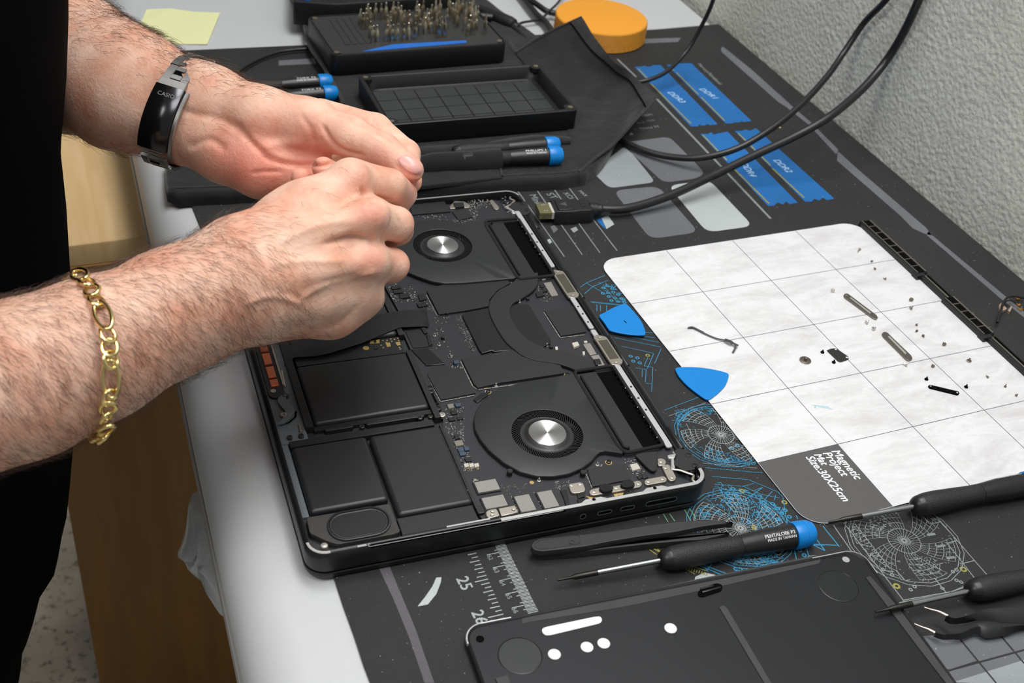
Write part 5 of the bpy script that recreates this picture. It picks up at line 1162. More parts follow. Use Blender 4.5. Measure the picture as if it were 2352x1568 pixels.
def pw(x, y): return tuple((pa + pd_ * x + pn * y)[:2])
PLn = np.linalg.norm(pb - pa)
mb = MB(); mb.prism([pw(x, y) for x, y in ((0, -.0098), (.018, -.0098), (.021, -.0088), (PLn - .004, -.0088), (PLn, -.007), (PLn, .007), (PLn - .004, .0088), (.021, .0088), (.018, .0098), (0, .0098))], ZM + .0004, .0118, CBM, bev=.0012); obj('plug_body', mb, rt)
mb = MB(); mb.prism(rpoly([np.array(pw(x, y)) for x, y in ((.003, -.0082), (.0165, -.0082), (.0165, .0082), (.003, .0082))], .002), .0116, .0128, CBM, bev=.0005)
mb.prism([pw(x, y) for x, y in ((.005, 0), (.0115, .0034), (.0115, -.0034))], .0128, .0130, mat('dull_grey_mark', (70, 70, 72), .5)); obj('release_button', mb, rt)
mb = MB(); mb.prism([pw(x, y) for x, y in ((.0235, -.003), (.0275, -.003), (.0275, .003), (.0235, .003))], .0116, .0122, CBM, bev=.0003); obj('logo_badge', mb, rt)
mb = MB(); mb.prism([pw(x, y) for x, y in ((-.0125, -.0078), (.001, -.0078), (.001, .0078), (-.0125, .0078))], .0040, .0098, mat('nickel_gold_shell', (176, 170, 130), rough=.25, metal=.9), bev=.0004); sh = obj('plug_shell', mb, rt)
mb = MB()
for y in (-.0045, .0045):
    for x in (-.0065, -.0085): mb.prism([pw(x, y - .0006), pw(x + .0014, y - .0006), pw(x + .0014, y + .0006), pw(x, y + .0006)], .0098, .0101, ALU)
obj('latch_slots', mb, sh); mb = MB(); mb.prism([pw(-.002, -.0079), pw(.0, -.0079), pw(.0, .0079), pw(-.002, .0079)], .0039, .0100, mat('white_shell_band', (200, 196, 186), rough=.4)); obj('shell_band', mb, rt)
mb = MB(); mb.tube([pb + pd_ * t + np.array([0, 0, -.0004]) for t in (-.002, 0, .002, .0035, .0037, .0055, .0057, .0075, .009)], [.0062, .0062, .0060, .0060, .0050, .0056, .0046, .0050, .0040], CBM, 16); obj('strain_relief', mb, rt, smooth=40)
# cables and jack at the back
rt = empty('dc_jack_cable', at(1150, 50, ZT), label='black cable with a thick barrel plug behind the bit case', cat='cable')
P, mb = cable('', [(1168, 52, .010), (1190, 72, .009), (1215, 98, .006), (1240, 120, .004), (1262, 135, .003)], .0032, ''); obj('sheath', mb, rt, smooth=60)
a, b_ = at(1100, 22, .012), at(1172, 55, .010); mb = MB(); mb.lathe(a, b_ - a, [(0, .0045), (.001, .0062), (.030, .0078), (.042, .0080), (.048, .0070), (.050, .0040), (.054, .003)], CBM, 20); obj('barrel_plug', mb, rt)
rt = empty('charger_cable', at(1250, 20, ZT), label='pair of dark cables crossing the bare desk behind the orange container', cat='cable')
for i, (pts, r) in enumerate((([(1175, -40, .004), (1205, 0, .004), (1232, 34, .004), (1256, 56, .004), (1272, 90, .004), (1280, 130, .003)], .0040), ([(1190, -40, .010), (1216, -5, .009), (1240, 15, .008), (1262, 28, .006), (1300, 34, .004)], .0032))):
    P, mb = cable('', pts, r, ''); obj('strand', mb, rt, smooth=60)
rt = empty('thin_cable', at(1180, 60, ZT), label='thin dark cable running from the barrel plug past the orange container', cat='cable')
P, mb = cable('', [(1168, 66, .003), (1200, 52, .003), (1240, 44, .004), (1262, 25, .009), (1285, 2, .010), (1300, -30, .010)], .0014, ''); obj('sheath', mb, rt, smooth=60)
rt = empty('fine_cable', at(600, 130, ZM), label='fine black cord lying on the mat between the watch wrist and bit case', cat='cable')
P, mb = cable('', [(708, 112, .003), (680, 114, .003), (640, 120, .003), (600, 134, .003), (565, 152, .004), (540, 170, .004)], .0016, ''); obj('sheath', mb, rt, smooth=60)
# black box with a cable across it at the very back
bk = empty('equipment_case', at(850, 0, TR), label='black equipment case cut by the top edge behind the bit case', cat='case')
P = [at(x, y, .034)[:2] for x, y in ((672, 3), (770, 10), (905, 1), (1050, -8), (1050, -90), (672, -90))]
mb = MB(); mb.prism(rpoly(P, .004), TR, .034, PLB, bev=.002); obj('case_body', mb, bk)
mb = MB(); mb.prism([at(x, y, .0346)[:2] for x, y in ((690, -2), (712, 1), (712, -12), (690, -14))], .0338, .0352, BLD_, bev=.0003); obj('blue_latch', mb, bk)
rt = empty('flat_black_cord', at(960, 20, TR), label='black cord with a pale tag lying behind the upright bits', cat='cable')
P, mb = cable('', [(1130, 40, .014), (1060, 32, .016), (1000, 22, .018), (940, 14, .020), (900, 12, .020), (850, 20, .013)], .0040, ''); obj('sheath', mb, rt, smooth=60)
mb = MB(); mb.prism([at(x, y, .0135)[:2] for x, y in ((856, 17), (905, 15), (900, 22), (858, 24))], TR + .001, .0135, mat('pale_beige_tag', (190, 172, 160), rough=.5), bev=.0005); obj('pale_tag', mb, rt)

# ================================================================ OPENING PICKS
def pick(s, z, label, mark=False):
    P = smooth_path([np.array(p[:2]) for p in W2('O', s, z)], 5, True); mb = MB(); mb.prism(P, z - .0009, z, BLU, bev=.0003)
    if mark: mb.flat([p[:2] for p in W2('O', '530,708 545,712 575,738 566,742 540,722', z)], z + .00006, BKD)
    return obj('opening_pick', mb, label=label, cat='opening pick', smooth=30, group='blue opening picks')
pick('243,650 300,615 400,560 500,518 540,508 575,515 625,565 700,650 760,740 795,830 798,865 780,882 730,884 620,877 480,855 375,828 350,805 300,730', .0022, 'blue plastic opening pick with a dark speck, leaning on the laptop hinge side', True)
pick('1157,1300 1165,1280 1200,1270 1360,1267 1520,1280 1660,1305 1770,1335 1795,1355 1795,1390 1760,1480 1690,1560 1590,1640 1540,1655 1500,1640 1400,1570 1290,1480 1200,1380', .0012, 'clean blue plastic opening pick overlapping the left edge of the white mat')

# ================================================================ TWEEZERS
PTW = mat('black_plastic_tweezer', (38, 39, 40), rough=.55, var=.08, vscale=200)
tz = empty('plastic_tweezers', at(1400, 1225, ZM), label='straight black plastic tweezers with a recessed oval grip by the laptop', cat='tweezers')
def jz(s, z): return [p[:2] for p in W2('J', s, z)]
mb = MB(); mb.prism(rpoly(jz('58,322 75,292 120,268 420,240 640,215 900,172 1100,148 1260,136 1380,132 1530,157 1420,166 1300,182 1100,222 860,252 620,292 460,325 300,345 140,362 80,350', .0085), .002), .0048, .0085, PTW, bev=.0007); arm1 = obj('upper_arm', mb, tz)
mb = MB(); mb.prism(rpoly(jz('70,345 140,372 400,350 470,345 620,325 860,292 1080,248 1230,238 1420,240 1500,232 1400,262 1290,285 1200,288 900,315 640,345 400,372 160,390 90,378', .0035), .002), ZM + .0002, .0042, PTW, bev=.0006); obj('lower_arm', mb, tz)
mb = MB(); mb.prism(rpoly(jz('70,330 130,290 400,262 440,262 430,300 460,325 300,345 130,360', .004), .0015), ZM + .001, .0056, PTW); obj('joint', mb, tz)
mb = MB(); ov = rpoly(jz('85,318 105,292 140,280 380,246 412,250 416,300 395,310 330,318 160,345 110,345', .0087), .0018); mb.ribbon(ov, .0004, .00865, PTW, True); mb.flat(inset(ccw([tuple(q) for q in ov]), .0006), .00852, mat('recess_black', (34, 34, 35), .5))
mb.ringflat(at(*PX('J', '358,295')[0], .0086)[:2], .0012, .0018, .0088, PTW, 16); obj('grip_recess', mb, arm1)
ct = empty('curved_tweezers', at(2200, 1440, ZM), label='black coated tweezers with bent steel tips at the lower right', cat='tweezers')
TWB = mat('black_coated_metal', (30, 31, 33), rough=.4, metal=.2); TWS = mat('tweezer_tip_steel', (190, 178, 170), rough=.25, metal=.95)
def kz(s, z): return [p for p in W2('K', s, z)]
up_ = kz('1215,988 1290,1010 1400,985 1520,938 1700,920 1900,915 2300,900', .010); lo_ = kz('1215,995 1270,1035 1420,1035 1560,1030 1720,1048 1900,1050 2300,1040', .006)
mb = MB(); mb.loft([[u, (u + l) / 2 + np.array([0, 0, .001]), l, (u + l) / 2 - np.array([0, 0, .004])] for u, l in zip(smooth_path(up_, 4), smooth_path(lo_, 4))], TWB); obj('far_arm', mb, ct, smooth=50)
up_ = kz('1115,1132 1200,1150 1330,1115 1440,1060 1560,1040 1700,1052 1900,1060 2300,1060', .006); lo_ = kz('1120,1145 1200,1182 1340,1195 1470,1150 1560,1182 1720,1160 1900,1112 2300,1090', .002)
mb = MB(); mb.loft([[u, (u + l) / 2 + np.array([0, 0, .002]), l, (u + l) / 2 - np.array([0, 0, .003])] for u, l in zip(smooth_path(up_, 4), smooth_path(lo_, 4))], TWB); obj('near_arm', mb, ct, smooth=50)
for s, z in (('1022,915 1080,935 1150,955 1225,992', .008), ('938,1058 1000,1085 1060,1108 1125,1142', .004)):
    P = smooth_path(kz(s, z), 5); mb = MB(); mb.tube(P, list(np.linspace(.0003, .0012, len(P))), TWS, 8); obj('steel_tip', mb, ct, smooth=60)

# ================================================================ ANTENNA VENT BAR lying beside the white mat
vb = empty('hinge_vent_bar', at(2170, 665, ZM), label='long black slotted vent bar lying between the white mat and the wall', cat='vent bar')
VBM = mat('vent_black', (24, 26, 28), rough=.35); VBG = mat('vent_metal_frame', (150, 142, 132), rough=.35, metal=.8)
A_ = at(1993, 512, .004); B_ = at(2330, 822, .004); vd = (B_ - A_); VLn = np.linalg.norm(vd); vd /= VLn; vn = np.array([-vd[1], vd[0], 0]); vn = vn if vn[0] > 0 else -vn
def vw(s, t, z=0): q = A_ + vd * s + vn * t; return (q[0], q[1])
def vs_(px, py): return (at(px, py, .004) - A_) @ vd
def grille(s0, s1, n):
    mb = MB(); mb.prism([vw(s0, -.0055), vw(s1, -.0055), vw(s1, .0052), vw(s0, .0052)], ZM + .0002, .0042, VBM, bev=.0005); g = obj('vent_grille', mb, vb)
    mb = MB(); st = (s1 - s0) / n
    for t0_, t1_ in ((-.0042, -.0034), (.0034, .0047)): mb.prism([vw(s0 + .001, t0_), vw(s1 - .001, t0_), vw(s1 - .001, t1_), vw(s0 + .001, t1_)], .0040, .0048, VBG)
    for i in range(1, n): 
        s = s0 + st * i; mb.prism([vw(s - .0003, -.0036), vw(s + .0003, -.0036), vw(s + .0003, .0036), vw(s - .0003, .0036)], .0040, .0047, VBG)
    obj('metal_frame', mb, g, smooth=0)
    mb = MB()
    for i in range(n):
        s = s0 + st * i; mb.prism([vw(s + .0008, -.0030), vw(s + st - .0008, -.0030), vw(s + st - .0008, .0032), vw(s + .0008, .0032)], .0041, .0044, BKD)
    obj('vent_openings', mb, g, smooth=0)
sA, sB = vs_(1990, 506), vs_(2132, 625); sC, sD = vs_(2190, 680), vs_(2290, 765)
grille(sA, sB, 8); grille(sC, sD, 5)
for a_, b2 in ((sB, sC), (sD, sD + .075)):
    mb = MB(); mb.prism([vw(a_, -.003), vw(b2, -.003), vw(b2, .0005), vw(a_, .0005)], ZM + .0002, .0030, VBM, bev=.0004); mb.prism([vw(a_, .0003), vw(b2, .0003), vw(b2, .0016), vw(a_, .0016)], .0025, .0036, VBG, bev=.0002); obj('connecting_bar', mb, vb)
    mb = MB(); mb.prism([vw(a_ + .002, .0040), vw(b2 - .002, .0040), vw(b2 - .002, .0050), vw(a_ + .002, .0050)], ZM + .0002, .0036, VBM, bev=.0002); obj('side_rib', mb, vb)
for s in (sB, sD): mb = MB(); mb.prism([vw(s - .004, -.0066), vw(s + .003, -.0066), vw(s + .003, .002), vw(s - .004, .002)], ZM + .0002, .0040, VBM, bev=.0008); obj('end_clip', mb, vb)
cp = empty('coaxial_lead', at(2300, 700, ZM), label='tiny black antenna lead with pale clips and gold contacts by the wall', cat='antenna lead')
mb = MB(); P = smooth_path([at(*PX('AA', '%d,%d' % (x, y))[0], z) for x, y, z in ((995, 735, .004), (1010, 670, .004), (1040, 600, .003), (1060, 520, .004), (1100, 450, .006), (1160, 420, .006), (1240, 425, .004), (1310, 440, .002))], 5); mb.tube(P, .0010, CBL, 8); P = smooth_path([at(*PX('AA', '%d,%d' % (x, y))[0], z) for x, y, z in ((1075, 520, .003), (1110, 475, .004), (1160, 470, .004), (1220, 505, .002))], 5); mb.tube(P, .0006, CBL, 8); obj('lead', mb, cp)
mb = MB(); CLP = mat('pale_clip', (190, 168, 150), .4, .4)
for s in ('1015,530 1045,505 1110,575 1085,590 1050,600 1020,575', '1120,590 1160,545 1175,550 1150,610 1130,612'): mb.prism([p[:2] for p in W2('AA', s, .001)], ZM + .0002, .0018, CLP, bev=.0002)
obj('clip', mb, cp, smooth=0)
for s in ('1200,415 1240,430 1270,420 1262,440 1235,440', '1215,480 1245,505 1275,500 1270,515 1240,520', '1240,540 1270,560 1300,550 1292,575 1268,572'):
    mb = MB(); mb.tube(smooth_path([(p[0], p[1], ZM + .001) for p in W2('AA', s, .001)], 3), .0004, mat('gold_spring', (220, 168, 90), .3, .8), 6); obj('gold_contact', mb, cp)

# ================================================================ SMALL PARTS ON THE WHITE MAT
DRK = mat('dark_screw_steel', (126, 116, 106), rough=.35, metal=.8); LGT = mat('light_screw_steel', (206, 198, 188), rough=.3, metal=.9); GUN = mat('gunmetal_plate', (128, 122, 116), rough=.35, metal=.85)
def screw_mesh(m, r, h, sh):
    mb = MB(); mb.lathe((0, 0, 0), (0, 0, 1), [(0, r * .9), (h * .2, r), (h * .8, r), (h, r * .85), (h, r * .45), (h * .6, r * .4), (h * .6, 0)], m, 16)
    mb.lathe((0, 0, h), (0, 0, 1), [(-.0001, r * .42), (sh, r * .38), (sh, 0)], m, 10); return obj('screw', mb, origin=(0, 0, 0))
protos = {}
def put_screw(px, py, r, m, label, kind='stand', sh=.0016, key=None, group=None):
    k = (m.name, r, sh, kind)
    if k in protos: o = protos[k].copy(); COL.objects.link(o)
    else: o = protos[k] = screw_mesh(m, r, .0009, sh)
    p = at(px, py, .0008); 
    if kind == 'stand': o.location = (p[0], p[1], .0001); o.rotation_euler = (0, 0, 0)
    else: o.location = (p[0], p[1], r * .98); o.rotation_euler = (0, math.radians(90), math.radians(kind))
    tag(o, label, 'screw', group); return o
def hpt(c, s): return PX(c, s)[0]
GS = 'loose screws scattered on the white mat'
SC = [('H', '475,803', .0016, LGT, 55, 'silver screw on the white mat just left of the farther long bracket'),
      ('H', '820,1110', .0017, LGT, 120, 'upper bright screw of the pair between the two long brackets'),
      ('H', '883,1175', .0017, LGT, 100, 'lower bright screw of the pair between the two long brackets'),
      ('H', '1240,892', .0017, DRK, 60, 'upper dark screw of the pair right of the farther long bracket'),
      ('H', '1250,970', .0015, DRK, 120, 'lower dark screw of the pair right of the farther long bracket'),
      ('H', '1290,1130', .0009, DRK, 30, 'topmost of three tiny screws right of the nearer long bracket'),
      ('H', '1300,1182', .0009, DRK, 200, 'middle one of three tiny screws right of the nearer long bracket'),
      ('H', '1355,1228', .0010, DRK, 250, 'lowest of three tiny screws right of the nearer long bracket'),
      ('H', '1563,1325', .0015, DRK, 70, 'dark screw on the white mat nearest the lower vent grille'),
      ('H', '1805,1472', .0018, DRK, 'stand', 'round-headed dark screw in the right grid column below the vent grille'),
      ('H', '1200,1520', .0015, LGT, 140, 'bright screw on the grid line at the foot of the nearer long bracket'),
      ('H', '853,510', .0009, DRK, 20, 'tiny screw on the uppermost grid line near the far mat corner'),
      ('H', '892,585', .0009, DRK, 80, 'tiny screw just below the uppermost grid line near the far corner'),
      ('H', '997,680', .0010, DRK, 140, 'tiny dark screw in the second grid row near the vent bar'),
      ('H', '740,392', .0012, LGT, 215, 'long thin screw lying alone in the far grid row'),
      ('I', '1543,148', .0013, DRK, 60, 'small dark screw above the thin black link'),
      ('I', '1492,243', .0014, BKD, 'stand', 'round black screw left of the thin black link'),
      ('I', '1810,305', .0014, BKD, 'stand', 'round black screw right of the thin black link'),
      ('I', '1987,232', .0008, DRK, 90, 'upper tiny screw in the rightmost grid column'),
      ('I', '2123,302', .0009, DRK, 'stand', 'middle tiny screw in the rightmost grid column'),
      ('I', '2208,377', .0009, DRK, 20, 'lower tiny screw in the rightmost grid column'),
      ('G', '1918,815', .0014, BKD, 'stand', 'round black screw above left of the small black plate'),
      ('G', '2020,905', .0014, BKD, 'stand', 'round black screw below the small black plate')]
for c, s, r, m, kd, lab in SC: put_screw(*hpt(c, s), r, m, lab, kd, sh=.0042 if 'long thin' in lab else .0016, group=GS)
mb = MB(); p = at(*hpt('G', '1763,890'), .0005); mb.lathe((p[0], p[1], .0001), (0, 0, 1), [(0, .0042), (.0007, .0042), (.0008, .004), (.0008, .0012), (.0030, .0011), (.0034, .0006), (.0034, 0)], DRK, 24); obj('wide_headed_screw', mb, label='wide flat-headed screw standing head down left of the black plate', cat='screw')
def plate(name, c, s, z, m, holes, label, r=.001, slot=None, cat='bracket'):
    rt = empty(name, (*at(*hpt(c, s.split()[0]), 0)[:2], .0001), label=label, cat=cat); mb = MB(); mb.prism(rpoly([p[:2] for p in W2(c, s, z)], r), .0001, z, m, bev=.0002); pl_ = obj('plate', mb, rt)
    for x, y, rr2, mm in holes: mb = MB(); q = at(*hpt(c, '%d,%d' % (x, y)), z); mb.lathe((q[0], q[1], z - .0002), (0, 0, 1), [(0, rr2), (.00025, rr2), (.0003, rr2 * .6), (.00026, 0)], mm, 14); obj('hole', mb, rt)
    if slot: mb = MB(); mb.prism(rpoly([p[:2] for p in W2(c, slot, z)], .0004), z - .0001, z + .0001, mat('slot_highlight', (196, 190, 182), .4, .5)); obj('slot', mb, rt)
plate('long_bracket', 'H', '582,835 600,818 625,820 905,1030 918,1055 900,1072 870,1060 590,855', .0012, GUN, ((610, 838, .0009, LGT), (890, 1045, .0009, DRK)), 'farther of the two long slotted steel brackets on the mat', slot='640,862 655,860 850,1008 840,1018')
plate('long_bracket', 'H', '955,1210 975,1192 1005,1195 1245,1425 1255,1455 1225,1475 1195,1465 965,1235', .0012, GUN, ((985, 1212, .0009, DRK), (1222, 1445, .0009, DRK)), 'nearer of the two long slotted steel brackets on the mat', slot='1010,1238 1030,1235 1195,1400 1185,1415')
plate('thin_link', 'I', '1505,298 1518,288 1750,343 1757,358 1742,370 1515,314', .0010, BKD, ((1525, 301, .0006, WM), (1738, 354, .0006, WM)), 'thin black link with a hole at each end on the white mat', r=.0006, cat='link')
plate('small_plate', 'G', '1955,800 1990,785 2040,780 2150,855 2155,880 2085,905 2060,900', .0006, mat('flat_black_plate', (34, 32, 32), .5), ((2038, 792, .0008, WM), (2138, 865, .0009, WM)), 'small black rounded plate with two holes on the white mat', cat='plate')
mb = MB(); P = smooth_path([at(*hpt('G', '%d,%d' % (x, y)), z) for x, y, z in ((705, 600, .0008), (740, 590, .0016), (780, 605, .0014), (860, 650, .001), (960, 692, .001), (1050, 712, .0015), (1110, 735, .002), (1135, 770, .0018), (1110, 820, .001))], 5)
rt = empty('flex_ribbon', at(*hpt('G', '900,670'), 0), label='thin bent dark flex ribbon with forked end on the white mat', cat='flex ribbon'); FX = mat('dark_grey_flex', (72, 74, 74), rough=.4)
mb.tube(P, .0007, FX, 8, flatz=.5); obj('ribbon', mb, rt)
mb = MB(); mb.tube(smooth_path([at(*hpt('G', '%d,%d' % (x, y)), z) for x, y, z in ((705, 600, .0004), (760, 600, .0005), (850, 640, .0006))], 4), .0005, FX, 6); obj('loose_end', mb, rt)
mb = MB(); mb.tube([at(*hpt('G', '%d,%d' % (x, y)), z) for x, y, z in ((1040, 705, .002), (1085, 720, .0030), (1110, 738, .002))], .0014, FX, 8, flatz=.6); mb.tube([at(*hpt('G', '%d,%d' % (x, y)), z) for x, y, z in ((1110, 735, .002), (1158, 758, .0022))], .0010, FX, 8, flatz=.5); obj('forked_end', mb, rt)
# scraps of lint and flakes on the mat
mb = MB(); q = at(*PX('Z', '1098,658')[0], ZM); mb.prism(circ(q[:2], .0012, 7), ZM + .0002, ZM + .0012, mat('beige_crumb', (190, 170, 140), .7), bev=.0003); obj('crumb', mb, label='beige crumb on the black mat between the blue prints and wall', cat='crumb')
# ================================================================ PERSON (torso cut by the frame, both forearms and hands)
def roundcone(P, a, b, ra, rb):
    ab = b - a; L2 = ab @ ab + 1e-12; t = np.clip(((P - a) @ ab) / L2, 0, 1)
    return np.linalg.norm(P - a - t[..., None] * ab, axis=-1) - (ra + (rb - ra) * t)
def sdf_mesh(prims, h, pad=.012):
    pts = np.array([q for p in prims for q in ((p[0] - p[2]), (p[0] + p[2]), (p[1] - p[3]), (p[1] + p[3]))])
    lo = pts.min(0) - pad; hi = pts.max(0) + pad; n = np.ceil((hi - lo) / h).astype(int) + 1
    G = np.full(n, .05, np.float32)
    ax = [lo[i] + h * np.arange(n[i]) for i in range(3)]
    for a, b, ra, rb, k in prims:
        m = max(ra, rb) + k + 2.5 * h; l = np.minimum(a, b) - m; u = np.maximum(a, b) + m
        i0 = np.maximum(((l - lo) / h).astype(int), 0); i1 = np.minimum(((u - lo) / h).astype(int) + 2, n)
        sl = tuple(slice(i0[j], i1[j]) for j in range(3)); X = np.stack(np.meshgrid(*[ax[j][sl[j]] for j in range(3)], indexing='ij'), -1)
        d = roundcone(X, a, b, ra, rb); g = G[sl]
        if k > 0:
            hh_ = np.maximum(k - np.abs(g - d), 0) / k; G[sl] = np.minimum(g, d) - hh_ ** 2 * k * .25
        else: G[sl] = np.minimum(g, d)
    s = G < 0; cnt = sum(s[i:n[0] - 1 + i, j:n[1] - 1 + j, k:n[2] - 1 + k].astype(np.uint8) for i in (0, 1) for j in (0, 1) for k in (0, 1))
    act = (cnt > 0) & (cnt < 8); idx = np.argwhere(act); ids = np.full(act.shape, -1, np.int64); ids[tuple(idx.T)] = np.arange(len(idx))
    cs = np.array([(i, j, k) for i in (0, 1) for j in (0, 1) for k in (0, 1)]); val = np.stack([G[tuple((idx + c).T)] for c in cs], 1)
    acc = np.zeros((len(idx), 3)); w = np.zeros(len(idx))
    for a in range(8):
        for b in range(a + 1, 8):
            if np.abs(cs[a] - cs[b]).sum() != 1: continue
            m = (val[:, a] < 0) != (val[:, b] < 0); t = val[:, a] / np.where(m, val[:, a] - val[:, b], 1)
            acc += np.where(m[:, None], cs[a] + t[:, None] * (cs[b] - cs[a]), 0); w += m
    V = lo + h * (idx + acc / w[:, None]); F = []
    for axx in range(3):
        o = [0, 0, 0]; o[axx] = 1; A = s[:n[0] - o[0], :n[1] - o[1], :n[2] - o[2]]; B = s[o[0]:, o[1]:, o[2]:]
        e = np.argwhere(A != B); u, v = (axx + 1) % 3, (axx + 2) % 3
        e = e[(e[:, u] > 0) & (e[:, v] > 0) & (e[:, u] < n[u] - 1) & (e[:, v] < n[v] - 1)]
        du = np.zeros(3, int); du[u] = 1; dv = np.zeros(3, int); dv[v] = 1
        q = np.stack([ids[tuple((e - du - dv).T)], ids[tuple((e - dv).T)], ids[tuple(e.T)], ids[tuple((e - du).T)]], 1)
        fl = A[tuple(e.T)]; q[~fl] = q[~fl][:, ::-1]; F.append(q)
    F = np.concatenate(F); return V, F
def relax(V, F, it=2, lam=.5):
    for _ in range(it):
        S_ = np.zeros_like(V); c = np.zeros(len(V))
        for i in range(4):
            a, b = F[:, i], F[:, (i + 1) % 4]; np.add.at(S_, a, V[b]); np.add.at(c, a, 1); np.add.at(S_, b, V[a]); np.add.at(c, b, 1)
        V = V + lam * (S_ / np.maximum(c, 1)[:, None] - V)
    return V
def chain(L, k, k0=None):
    out = []
    for i in range(len(L) - 1):
        (x0_, y0_, D0, r0), (x1_, y1_, D1, r1) = L[i], L[i + 1]
        out.append((dp(x0_, y0_, D0), dp(x1_, y1_, D1), r0 * D0 / FPX, r1 * D1 / FPX, k0 if (i == 0 and k0) else k))
    return out
K = .009
# --- right arm (nearer the camera), back of the hand up
RH = chain([(-150, 940, .560, 190), (60, 868, .575, 178), (215, 803, .590, 160), (400, 718, .610, 138)], K)
RH += chain([(390, 688, .612, 116), (545, 592, .625, 86)], K) + chain([(390, 748, .612, 112), (578, 702, .625, 86)], K) + chain([(470, 690, .605, 90), (580, 640, .618, 80)], .012)
RH += chain([(550, 585, .632, 84), (700, 488, .652, 64), (806, 424, .668, 54)], .012) + chain([(565, 625, .625, 80), (850, 500, .656, 50)], .008) + chain([(575, 668, .626, 78), (852, 603, .658, 48)], .008)
RH += chain([(585, 700, .630, 76), (828, 676, .670, 50)], .008) + chain([(600, 708, .638, 76), (760, 708, .662, 62), (822, 690, .680, 44)], .010) + chain([(640, 512, .655, 58), (760, 446, .680, 50)], .010)
RH += chain([(640, 600, .670, 90), (790, 560, .700, 80)], .012)
for x, y, D, r in ((808, 406, .653, 34), (856, 493, .641, 34), (856, 600, .647, 30), (834, 676, .664, 32)): RH += chain([(x, y, D, r), (x + 4, y, D, r)], .010)
RH += chain([(600, 590, .612, 22), (720, 535, .624, 20), (835, 500, .636, 18)], .016) + chain([(620, 650, .610, 20), (740, 622, .624, 18), (840, 600, .640, 16)], .016)
RH += chain([(640, 705, .618, 22), (740, 690, .635, 20), (820, 672, .652, 18)], .014) + chain([(640, 520, .632, 22), (740, 460, .645, 20), (800, 415, .655, 18)], .014)
RH += chain([(700, 520, .655, 60), (785, 548, .678, 46)], .014) + chain([(700, 640, .655, 60), (790, 640, .680, 44)], .014)
RH += chain([(806, 412, .664, 48), (896, 425, .680, 38), (926, 445, .708, 32), (908, 474, .728, 30)], .0012, .004)
RH += chain([(850, 500, .656, 46), (910, 514, .670, 41), (914, 528, .706, 36), (880, 545, .725, 32)], .0010, .004)
RH += chain([(852, 603, .660, 42), (902, 608, .673, 39), (898, 616, .706, 35), (862, 622, .722, 32)], .0010, .004)
RH += chain([(826, 676, .674, 44), (846, 684, .692, 36), (840, 690, .714, 32)], .003, .006)
RH += chain([(600, 560, .672, 64), (740, 470, .715, 44), (850, 440, .738, 38), (915, 436, .735, 32)], .004, .01)
# --- left arm (farther), palm towards the camera
LH = chain([(-120, 30, .88, 172), (150, 140, .805, 158), (300, 205, .768, 138)], K)
LH += chain([(270, 180, .772, 118), (432, 217, .752, 78)], K) + chain([(265, 232, .768, 112), (405, 292, .748, 76)], K)
LH += chain([(432, 225, .752, 80), (480, 240, .745, 84), (600, 277, .730, 72), (715, 287, .725, 57)], .010)
LH += chain([(410, 292, .748, 76), (520, 345, .734, 70), (600, 385, .728, 64), (720, 402, .735, 58)], .010)
LH += chain([(480, 285, .765, 84), (700, 345, .757, 72)], .008) + chain([(560, 350, .760, 70), (760, 330, .770, 50)], .008)
LH += chain([(700, 286, .725, 57), (800, 311, .716, 46), (880, 345, .708, 38), (944, 390, .702, 30)], .004, .008)
LH += chain([(735, 268, .768, 42), (862, 297, .753, 36), (934, 352, .733, 30), (944, 418, .716, 26)], .003, .006)
LH += chain([(740, 320, .790, 44), (860, 400, .778, 36), (810, 425, .735, 32), (742, 386, .690, 27)], .0025, .006)
LH += chain([(700, 360, .795, 42), (790, 440, .768, 36), (740, 445, .730, 30), (690, 407, .700, 23)], .0025, .006)
HV = .0014
Vr, Fr = sdf_mesh(RH, HV); Vl, Fl = sdf_mesh(LH, HV)
Vr = relax(Vr, Fr, 3); Vl = relax(Vl, Fl, 3)
# creases and veins worked into the surface the camera side shows
def sculpt(V, F, strokes):
    nr = np.cross(V[F[:, 2]] - V[F[:, 0]], V[F[:, 3]] - V[F[:, 1]]); N = np.zeros_like(V)
    for i in range(4): np.add.at(N, F[:, i], nr)
    N /= np.linalg.norm(N, axis=1)[:, None] + 1e-12; q = (V - CAM) @ R3.T; x = q[:, 0] / q[:, 2] * FPX + 1176; y = q[:, 1] / q[:, 2] * FPX + 784
    front = np.clip(-(N @ R3[2]) * 2, 0, 1); P = np.stack([x, y], 1); off = np.zeros(len(V))
    for pts, dep, sg in strokes:
        L = np.array(smooth_path([np.array(p, float) for p in pts], 6)); dm = np.full(len(V), 1e9); n = len(L) - 1; ff = np.zeros(len(V))
        for i in range(n):
            ab = L[i + 1] - L[i]; t = np.clip(((P - L[i]) @ ab) / (ab @ ab + 1e-9), 0, 1); d = np.linalg.norm(P - L[i] - t[:, None] * ab, axis=1); m = d < dm; dm[m] = d[m]; ff[m] = (i + t[m]) / n
        off += dep * np.exp(-(dm / sg) ** 2) * np.clip(np.minimum(ff, 1 - ff) * 6 + .12, 0, 1)
    return V + N * (off * front)[:, None]
